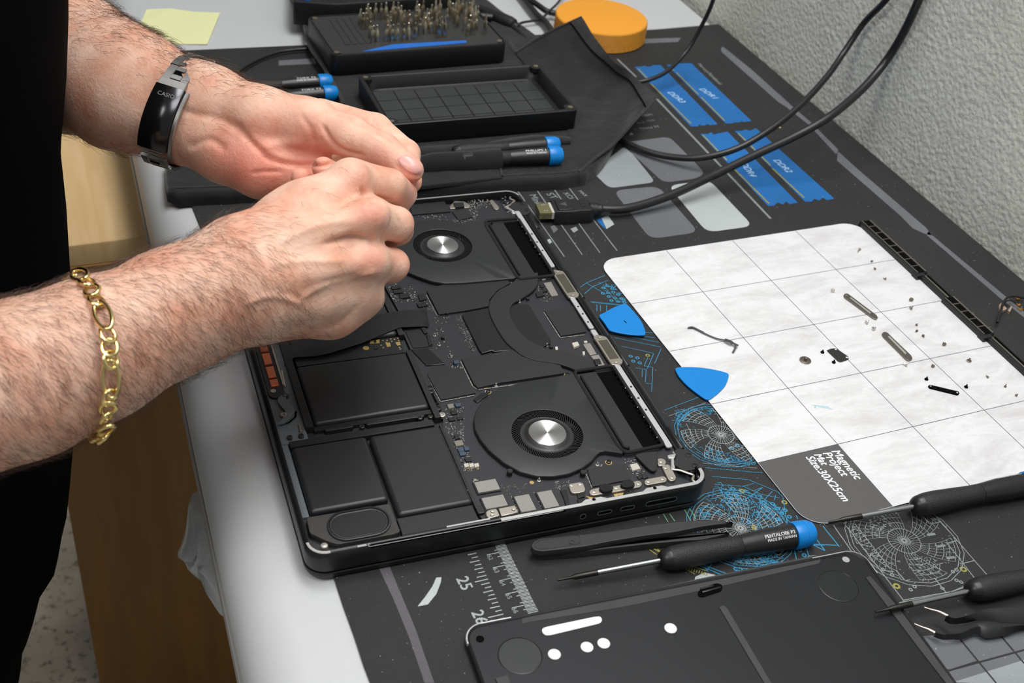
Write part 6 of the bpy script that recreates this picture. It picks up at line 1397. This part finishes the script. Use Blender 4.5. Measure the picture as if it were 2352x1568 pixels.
Vl = sculpt(Vl, Fl, [([(560, 310), (592, 339), (622, 363), (674, 377), (735, 377), (800, 368)], -.0030, 6), ([(540, 285), (575, 322)], -.0012, 9), ([(740, 284), (754, 313), (776, 339), (806, 352), (840, 358)], -.0020, 5), ([(575, 398), (610, 394), (650, 394)], -.0012, 4),
    ([(412, 252), (450, 262), (500, 272), (560, 300)], -.0012, 10), ([(430, 340), (480, 320), (520, 345)], -.0014, 10), ([(760, 262), (800, 272), (854, 299), (905, 332)], -.0014, 4), ([(858, 268), (853, 284)], -.0008, 4), ([(866, 272), (862, 290)], -.0006, 3), ([(690, 262), (715, 300), (720, 330)], -.0008, 7), ([(905, 372), (928, 394), (955, 404), (974, 400)], -.0008, 4), ([(600, 345), (640, 330), (700, 330)], .0014, 12)])
Vr = sculpt(Vr, Fr, [([(935, 470), (905, 467), (876, 460), (846, 450), (828, 432)], -.0034, 6), ([(935, 562), (905, 561), (876, 558), (845, 550), (800, 547), (740, 562)], -.0036, 7), ([(872, 650), (850, 640), (800, 640), (730, 655)], -.0016, 8), ([(868, 622), (815, 638), (760, 650), (715, 668), (690, 690)], .0014, 6), ([(640, 560), (720, 520), (800, 505)], .0010, 8), ([(620, 610), (700, 600), (800, 600)], .0010, 8),
    ([(842, 466), (846, 480), (842, 496)], -.0005, 3), ([(914, 500), (920, 520), (916, 536)], -.0007, 4), ([(820, 700), (790, 735), (740, 755)], -.0008, 6), ([(560, 700), (620, 680), (700, 700)], .0012, 7)])
# --- torso, upper arms, thighs: hidden by the clothes, same skin mesh
cyT = .085
def ony(px, py, y=cyT):
    d = ray(px, py); return CAM + d * ((y - CAM[1]) / d[1])
HD = np.array([-.44, .09, .82])
eR = dp(-220, 965, .555); eL = dp(-230, -20, .92)
shR = np.array([-.55, -.10, .55]); shL = np.array([-.55, .27, .55])
A3 = lambda *q: np.array(q, float)
ARM = [(eR, shR, .042, .055, .02), (eL, shL, .042, .055, .02)]
TRS = [(A3(-.53, .0, .42), A3(-.53, .18, .42), .095, .095, .05), (A3(-.53, .03, .05), A3(-.53, .0, .42), .095, .095, .05), (A3(-.53, .14, .05), A3(-.53, .18, .42), .095, .095, .05),
       (A3(-.54, .03, -.15), A3(-.53, .03, .05), .095, .095, .05), (A3(-.54, .14, -.15), A3(-.53, .14, .05), .095, .095, .05), (A3(-.54, -.04, .56), A3(-.54, .21, .56), .070, .070, .06)]
LEG = [(A3(-.555, .0, -.18), A3(-.585, -.01, -.45), .085, .062, .04), (A3(-.585, -.01, -.45), A3(-.62, -.02, -.70), .058, .042, .02), (A3(-.555, .17, -.18), A3(-.585, .18, -.45), .085, .062, .04), (A3(-.585, .18, -.45), A3(-.62, .19, -.70), .058, .042, .02)]
HEAD = [(A3(-.53, .09, .60), A3(-.475, .09, .74), .058, .052, .03), (HD, HD + A3(0, 0, .05), .082, .088, .02), (HD + A3(.035, 0, -.05), HD + A3(.045, 0, -.03), .055, .06, .03), (HD + A3(.09, 0, -.01), HD + A3(.105, 0, -.03), .010, .015, .015)]
TB = TRS + ARM + [(dp(-150, 940, .56), eR, .037, .042, .01), (dp(-120, 30, .88), eL, .048, .046, .01)] + HEAD + LEG
Vt, Ft = sdf_mesh(TB, .008, .02)
SKIN = mat('skin', (228, 174, 150), rough=.50, spec=.35, sss=.18)
nt = SKIN.node_tree; b = nt.nodes['Principled BSDF']; tc = nt.nodes.new('ShaderNodeTexCoord')
n1 = nt.nodes.new('ShaderNodeTexNoise'); n1.inputs['Scale'].default_value = 38; n1.inputs['Detail'].default_value = 5; n1.inputs['Roughness'].default_value = .6; nt.links.new(tc.outputs['Object'], n1.inputs['Vector'])
cr = nt.nodes.new('ShaderNodeValToRGB'); cr.color_ramp.elements[0].position = .34; cr.color_ramp.elements[1].position = .66
cr.color_ramp.elements[0].color = lin((218, 158, 132)) + (1,); cr.color_ramp.elements[1].color = lin((238, 198, 176)) + (1,); nt.links.new(n1.outputs['Fac'], cr.inputs[0])
at_ = nt.nodes.new('ShaderNodeAttribute'); at_.attribute_name = 'blush'
mx = nt.nodes.new('ShaderNodeMix'); mx.data_type = 'RGBA'; nt.links.new(at_.outputs['Fac'], mx.inputs[0]); nt.links.new(cr.outputs[0], mx.inputs[6]); mx.inputs[7].default_value = lin((222, 118, 100)) + (1,)
nt.links.new(mx.outputs[2], b.inputs['Base Color'])
n2 = nt.nodes.new('ShaderNodeTexNoise'); n2.inputs['Scale'].default_value = 420; n2.inputs['Detail'].default_value = 3; nt.links.new(tc.outputs['Object'], n2.inputs['Vector'])
n3 = nt.nodes.new('ShaderNodeTexVoronoi'); n3.inputs['Scale'].default_value = 900; nt.links.new(tc.outputs['Object'], n3.inputs['Vector'])
ad = nt.nodes.new('ShaderNodeMath'); ad.operation = 'MULTIPLY_ADD'; ad.inputs[1].default_value = .25; nt.links.new(n3.outputs['Distance'], ad.inputs[0]); nt.links.new(n2.outputs['Fac'], ad.inputs[2])
bp = nt.nodes.new('ShaderNodeBump'); bp.inputs['Strength'].default_value = .7; bp.inputs['Distance'].default_value = .00045; nt.links.new(ad.outputs[0], bp.inputs['Height']); nt.links.new(bp.outputs[0], b.inputs['Normal'])
V = np.concatenate([Vr, Vl, Vt]); F = np.concatenate([Fr, Fl + len(Vr), Ft + len(Vr) + len(Vl)])
PO = np.array([-.58, .085, ZF + .02])
me = bpy.data.meshes.new('person'); me.from_pydata((V - PO).tolist(), [], F.tolist()); me.materials.append(SKIN); me.polygons.foreach_set('use_smooth', [True] * len(F))
bl_ = np.zeros(len(V))
for (x, y, D, r, a) in ((530, 390, .70, .026, .85), (600, 400, .70, .028, .7), (860, 370, .69, .014, .45), (945, 415, .70, .012, .6), (738, 385, .69, .010, .7), (690, 400, .69, .009, .7), (700, 365, .71, .02, .6), (858, 494, .63, .010, .35), (856, 600, .635, .009, .3), (810, 402, .65, .010, .25), (935, 520, .68, .012, .3), (930, 600, .68, .012, .3)):
    q = np.linalg.norm(V - dp(x, y, D), axis=1); bl_ = np.maximum(bl_, a * np.exp(-(q / r) ** 2))
atr = me.attributes.new('blush', 'FLOAT', 'POINT'); atr.data.foreach_set('value', bl_)
person = bpy.data.objects.new('person', me); COL.objects.link(person); person.location = PO
tag(person, 'person in black clothes at the left, working with both bare hands over the laptop', 'person'); bpy.context.view_layer.update()
from mathutils.bvhtree import BVHTree
bvh = BVHTree.FromPolygons([tuple(v) for v in np.concatenate([Vr, Vl])], [tuple(int(i) for i in f) for f in np.concatenate([Fr, Fl + len(Vr)])])
def hit(px, py):
    d = ray(px, py); r = bvh.ray_cast(Vector(CAM), Vector(d).normalized()); return (np.array(r[0]), np.array(r[1])) if r[0] else (None, None)
# thumb nail
NAIL = mat('finger_nail', (226, 168, 158), rough=.34, spec=.5)
def nail(outline, name='thumb_nail'):
    c = np.mean(np.array(outline), 0); rings_ = []
    for s in (0, .25, .5, .75, .92, 1.0):
        r_ = []
        for p in outline:
            q = c + (np.array(p) - c) * s; hpnt, nn = hit(*q)
            if hpnt is None: hpnt, nn = hit(*(c + (np.array(p) - c) * s * .8))
            if nn @ ray(*q) > 0: nn = -nn
            r_.append(hpnt + nn * (.00045 if s < 1 else .0001))
        rings_.append(r_)
    mb = MB(); mb.loft(rings_, NAIL, caps=(False, False)); o = obj(name, mb, person, smooth=60); return o
ol = [(913, 366), (921, 358), (934, 356), (950, 363), (963, 374), (971, 388), (969, 396), (957, 400), (943, 397), (929, 388), (918, 377)]
nail(ol)
# arm hair
HAIR = mat('brown_arm_hair', (74, 48, 32), rough=.5)
def hairs(Vv, Fv, n, weight, flow, seed, rad=.00006, ln=(.006, .013)):
    R_ = np.random.default_rng(seed); c = Vv[Fv].mean(1); nr = np.cross(Vv[Fv[:, 2]] - Vv[Fv[:, 0]], Vv[Fv[:, 3]] - Vv[Fv[:, 1]]); nr /= np.linalg.norm(nr, axis=1)[:, None] + 1e-12
    w = weight(c, nr); w /= w.sum(); ii = R_.choice(len(c), n, p=w); P0 = c[ii] + R_.normal(0, .0006, (n, 3)); N_ = nr[ii]
    fd = flow(c[ii], N_) + R_.normal(0, .2, (n, 3)); fd -= N_ * (fd * N_).sum(1)[:, None]; fd /= np.linalg.norm(fd, axis=1)[:, None]
    L = R_.uniform(*ln, n)[:, None]; sd = np.cross(N_, fd); cv = R_.normal(0, .25, (n, 1)); lift = R_.uniform(.12, .42, (n, 1))
    pts = [P0 - N_ * .0003, P0 + fd * L * .35 + N_ * L * lift * .5, P0 + fd * L * .7 + N_ * L * lift * .62 + sd * L * cv * .25, P0 + fd * L + N_ * L * lift * .5 + sd * L * cv * .6]
    rr_ = (rad, rad, rad * .8, rad * .2); VV = []
    for p, r in zip(pts, rr_):
        for a in (0, 2.094, 4.189): VV.append(p + r * (math.cos(a) * N_ + math.sin(a) * sd))
    VV = np.stack(VV, 1).reshape(-1, 3); FF = []
    base = np.arange(n)[:, None] * 12
    for s_ in range(3):
        for a in range(3): FF.append(base + np.array([s_ * 3 + a, s_ * 3 + (a + 1) % 3, s_ * 3 + 3 + (a + 1) % 3, s_ * 3 + 3 + a]))
    return VV, np.concatenate(FF)
def scr(P):   # photo pixel of world points, used to place hair along the arms
    q = (P - CAM) @ R3.T; return q[:, 0] / q[:, 2] * FPX + 1176, q[:, 1] / q[:, 2] * FPX + 784
wr = dp(545, 650, .62); el_ = dp(0, 880, .575); axR = (wr - el_) / np.linalg.norm(wr - el_)
def wR(c, n):
    s = (c - el_) @ axR; Ln = np.linalg.norm(wr - el_); x, y = scr(c)
    w = np.clip((s + .25) / .1, 0, 1) * np.where(s < Ln * .93, 1, np.clip(1 - (s - Ln * .93) / .05, .012, 1)); w *= np.where(x > 830, 0, 1); return w * np.clip(.55 - n @ R3[2], 0.12, 1)
down = -R3[1] * -1.0   # image-down direction in the world
imgd = R3[1] * 1.0
def fR(c, n): return axR * .65 + imgd * .95
Vh1, Fh1 = hairs(Vr, Fr, 8500, wR, fR, 1, rad=.000055)
wl = dp(418, 255, .75); ell = dp(0, 80, .84); axL = (wl - ell) / np.linalg.norm(wl - ell)
def wL(c, n):
    x, y = scr(c); top = np.clip(-(n @ imgd) * 1.0, 0, 1) ** 2.2; s = (c - ell) @ axL; Ln = np.linalg.norm(wl - ell)
    return (top + .006 * (x < 420)) * np.where(x < 480, 1, np.clip(1 - (x - 480) / 220, 0, 1)) + .18 * np.clip(n @ imgd, 0, 1) ** 2 * (x < 330)
Vh2, Fh2 = hairs(Vl, Fl, 6500, wL, lambda c, n: axL * .9 - imgd * .15, 2, rad=.00007, ln=(.007, .015))
VV = np.concatenate([Vh1, Vh2]) - PO; FF = np.concatenate([Fh1, Fh2 + len(Vh1)])
hm = bpy.data.meshes.new('arm_hair'); hm.from_pydata(VV.tolist(), [], FF.tolist()); hm.materials.append(HAIR)
ho = bpy.data.objects.new('arm_hair', hm); COL.objects.link(ho); ho.parent = person; ho['kind'] = 'stuff'; ho['label'] = 'dark brown hair on the forearms'

# ---- clothes
hv = []
for i in range(14):
    ph = math.pi * .62 * i / 13; hv.append([tuple(HD + np.array([-.012, 0, .045]) + .098 * np.array([math.sin(ph) * math.cos(t) * 1.02, math.sin(ph) * math.sin(t) * .93, math.cos(ph)]) - np.array([.03 * (math.cos(t) > .3) * (ph > 1), 0, 0])) for t in [2 * math.pi * k / 28 for k in range(28)]])
mb = MB(); mb.loft(hv, mat('dark_brown_hair', (40, 28, 22), rough=.7, bump=.001, bscale=200)); obj('hair', mb, person, smooth=60)
for y_ in (-.032, .032): mb = MB(); mb.lathe(HD + np.array([.072, y_, .012]), (1, 0, 0), [(0, .012), (.006, .010), (.010, .005), (.011, 0)], mat('eye_white', (220, 216, 210), rough=.2), 16); obj('eye', mb, person)
CLO = mat('black_cotton', (5, 6, 7), rough=.95, bump=.0002, bscale=1500, spec=.05, var=.15, vscale=12)
CLT = mat('black_trouser_cloth', (6, 7, 9), rough=.92, bump=.0003, bscale=1200, spec=.05)
sil = [(100, -560, .6), (140, -400, .6), (158, -260, .60), (156, -120, .60), (151, 0, .60), (145, 100, .60), (140, 200, .60), (138, 290, .60), (146, 420, .60), (156, 540, .60), (168, 650, .60), (172, 780, .6), (166, 900, .6), (156, 1010, .6), (153, 1085, .6)]
rings_ = []; na = 56
for k_, (px_, py_, _) in enumerate(sil):
    p = ony(px_, py_); xf, z = p[0], p[2]; a = .135 + .02 * min(max(k_ - 3, 0), 6) / 6; bb = .185 if k_ > 2 else (.12, .155, .175)[k_]; a *= (1 if k_ > 2 else (.5, .75, .92)[k_]); cx_ = xf - a; r_ = []
    for i in range(na):
        t = 2 * math.pi * i / na; c_, s_ = math.cos(t), math.sin(t); e_ = .85
        wob = .0025 * math.sin(3 * t + k_ * .8) + .002 * math.sin(7 * t + k_ * .5) * (abs(s_) > .3)
        r_.append((cx_ + (a) * math.copysign(abs(c_) ** e_, c_) - abs(wob) * (c_ > .5), cyT + (bb + wob) * math.copysign(abs(s_) ** e_, s_), z))
    rings_.append(r_)
rings_.append([(x * 1.0 - .008, y, z - .006) for x, y, z in [((p[0] + .58) * .97 - .58, (p[1] - cyT) * .97 + cyT, p[2]) for p in rings_[-1]]])
mb = MB(); mb.loft(rings_[::-1], CLO)
obj('shirt', mb, person, smooth=60, label='black shirt')
def cloth(prims, g, m, name, label, extra=()):
    P_ = [(a, b_, ra + g, rb + g, k) for a, b_, ra, rb, k in prims]; V_, F_ = sdf_mesh(P_, .008, .02); V_ = relax(V_, F_, 2); mb = MB(); mb.add(V_, F_.tolist(), m); return obj(name, mb, person, smooth=60, label=label)
cloth([(a, b_, ra, rb, k) for a, b_, ra, rb, k in TRS] + [(e_ + (s_ - e_) * .30, s_, .052, .062, .03) for e_, s_ in ((eR, shR), (eL, shL))], .009, CLO, 'shirt_upper', 'black shirt shoulders and short sleeves')
cloth(LEG, .014, CLT, 'trouser_legs', 'black trouser legs')
legs = [(148, 1070), (122, 1135), (110, 1152), (114, 1190), (117, 1230), (112, 1275), (96, 1340), (72, 1395), (61, 1420), (57, 1480), (48, 1530), (38, 1575), (20, 1660), (5, 1740), (-10, 1830), (-20, 1950)]
rings_ = []
for k_, (px_, py_) in enumerate(legs):
    p = ony(px_, py_, .03); xf, z = p[0], p[2]; a = .125 - .003 * k_; bb = .17; cx_ = xf - a
    rings_.append([(cx_ + a * math.cos(2 * math.pi * i / na), cyT - .01 + (bb + .004 * math.sin(5 * 2 * math.pi * i / na + k_)) * math.copysign(abs(math.sin(2 * math.pi * i / na)) ** .8, math.sin(2 * math.pi * i / na)), z) for i in range(na)])
mb = MB(); mb.loft(rings_[::-1], CLT); obj('trousers', mb, person, smooth=60, label='black trousers')
# ================================================================ WRISTWATCH
WST = mat('brushed_watch_steel', (166, 164, 162), rough=.36, metal=1.0); WSD = mat('polished_dark_clasp', (62, 62, 64), rough=.18, metal=.9)
Ct = dp(420, 256, .750); Ut = (dp(462, 138, .752) - dp(380, 372, .746)) / 2 * 1.00; Vt_ = dp(368, 262, .7145) - Ct
Wt = np.cross(Ut, Vt_); Wt /= np.linalg.norm(Wt)
if Wt @ axL < 0: Wt = -Wt
watch = empty('wristwatch', Ct.tolist(), 0, label='steel-strapped wristwatch with a dark folding clasp on the farther wrist', cat='watch')
def wring(th, off=0.0): 
    p = Ct + Ut * math.cos(th) + Vt_ * math.sin(th); g = Ut * math.cos(th) / (Ut @ Ut) ** .5 * 1.0 + Vt_ * math.sin(th) / (Vt_ @ Vt_) ** .5; g -= Wt * (g @ Wt); g /= np.linalg.norm(g); return p + g * off, g
def seg(th0, th1, w, t0, t1, m, n=6, shift=0.0):
    rg = []
    for th in np.linspace(math.radians(th0), math.radians(th1), n):
        p, g = wring(th); q = p + Wt * shift
        rg.append([q + Wt * w / 2 + g * t0, q + Wt * w / 2 + g * (t1 - .0004), q + Wt * (w / 2 - .0004) + g * t1, q - Wt * (w / 2 - .0004) + g * t1, q - Wt * w / 2 + g * (t1 - .0004), q - Wt * w / 2 + g * t0])
    mb = MB(); mb.loft(rg, m); return mb
obj('clasp', seg(62, 128, .0185, .0006, .0034, WSD, 14), watch, smooth=50, label='polished dark clasp')
for i_, th in enumerate((38, 20, 2, -16, -34, -52, 143, 161, 179, 197, 215)):
    wd = .0182 if i_ % 2 else .0165
    for sgn in (-1, 1): obj('link', seg(th, th + 16.6, wd * .30, .0006, .0029, WST, 4, shift=sgn * wd * .35), watch, smooth=40)
    for a0, a1 in ((1.0, 5.6), (11.0, 15.6)): obj('centre_link', seg(th + a0, th + a1, wd * .40, .0006, .0030, WST, 3), watch, smooth=40)
    obj('link_slot', seg(th + 5.6, th + 11.0, wd * .40, .0002, .0014, BKD, 3), watch, smooth=0)
obj('clasp_end', seg(55, 62, .0170, .0006, .0032, WST, 4), watch, smooth=40)
obj('clasp_side', seg(62, 140, .0025, -.0002, .0014, WST, 14, shift=.0105), watch, smooth=40)
for th in (128.5, 134): obj('fold_catch', seg(th, th + 1.2, .015, .0026, .0036, WST, 3), watch, smooth=0)
rg = []; pc, gc = wring(math.radians(270)); uu = Ut / np.linalg.norm(Ut)
mb = MB(); mb.lathe(pc - gc * .001, gc, [(0, .016), (.001, .018), (.007, .018), (.008, .0165), (.0081, 0)], WST, 40); obj('watch_case', mb, watch)
p, g = wring(math.radians(71), .0037); V_, F_ = text_mesh('CASIO'); tdir = np.cross(g, Wt); tdir = tdir if tdir @ Ut > 0 else -tdir
k_ = .0105 / (V_[:, 0].max() - V_[:, 0].min()); mb = MB(); q0 = p - Wt * .0052
mb.add(q0 + np.outer((V_[:, 0] - V_[:, 0].min()) * k_, Wt) + np.outer(V_[:, 1] * k_ * .9 - .001, tdir), F_, mat('engraved_light_letters', (150, 150, 152), .4, .6)); obj('engraved_name', mb, watch, smooth=0)
# ================================================================ GOLD BRACELET
GOLD = mat('polished_gold', (240, 216, 150), rough=.17, metal=1.0)
Cb = dp(196, 820, .590); Ub = (dp(160, 640, .588) - dp(205, 1003, .588)) / 2; Vb = dp(268, 850, .5455) - Cb
brace = empty('gold_bracelet', Cb.tolist(), 0, label='gold figaro chain bracelet around the nearer forearm', cat='bracelet')
th = 0.0; NP = 720; ths = np.linspace(0, 2 * math.pi, NP, endpoint=False); RP = np.array([Cb + Ub * math.cos(t) + Vb * math.sin(t) for t in ths]); sl_ = np.concatenate([[0], np.cumsum(np.linalg.norm(np.roll(RP, -1, 0) - RP, axis=1))]); TOT = sl_[-1]
pat = [.0155, .0072, .0072, .0072]; unit = sum(pat); reps = round(TOT / unit); sc_ = TOT / (reps * unit); s_ = .0035; kk = 0
armB = BVHTree.FromPolygons([tuple(v) for v in Vr], [tuple(int(i) for i in f) for f in Fr])
for rep in range(reps):
    for li, Lk in enumerate(pat):
        Lk *= sc_; m_ = (s_ + Lk / 2) % TOT; t_ = np.interp(m_, sl_, np.append(ths, 2 * math.pi)); p = Cb + Ub * math.cos(t_) + Vb * math.sin(t_); tg = -Ub * math.sin(t_) + Vb * math.cos(t_); tg /= np.linalg.norm(tg)
        hb = armB.find_nearest(Vector(p)); sp_ = np.array(hb[0]); out_ = p - sp_; nn_ = np.array(hb[1]); nn_ = nn_ if nn_ @ (sp_ - Cb) > 0 else -nn_
        p = sp_ + nn_ * min(max((p - sp_) @ nn_, .0013), .006)
        g = nn_ - tg * (nn_ @ tg); g /= np.linalg.norm(g); sd = np.cross(tg, g); tw_ = math.radians(18 if kk % 2 else -18); sd2 = sd * math.cos(tw_) + g * math.sin(tw_); g2 = np.cross(sd2, tg)
        la, lb_ = Lk * .60, (.0036 if li == 0 else .0034); rw = .00112; path = [p + tg * la * math.cos(a) + sd2 * lb_ * math.sin(a) for a in np.linspace(0, 2 * math.pi, 25)]
        mb = MB(); mb.tube(path, rw, GOLD, 8); obj('link', mb, brace, smooth=60); s_ += Lk; kk += 1
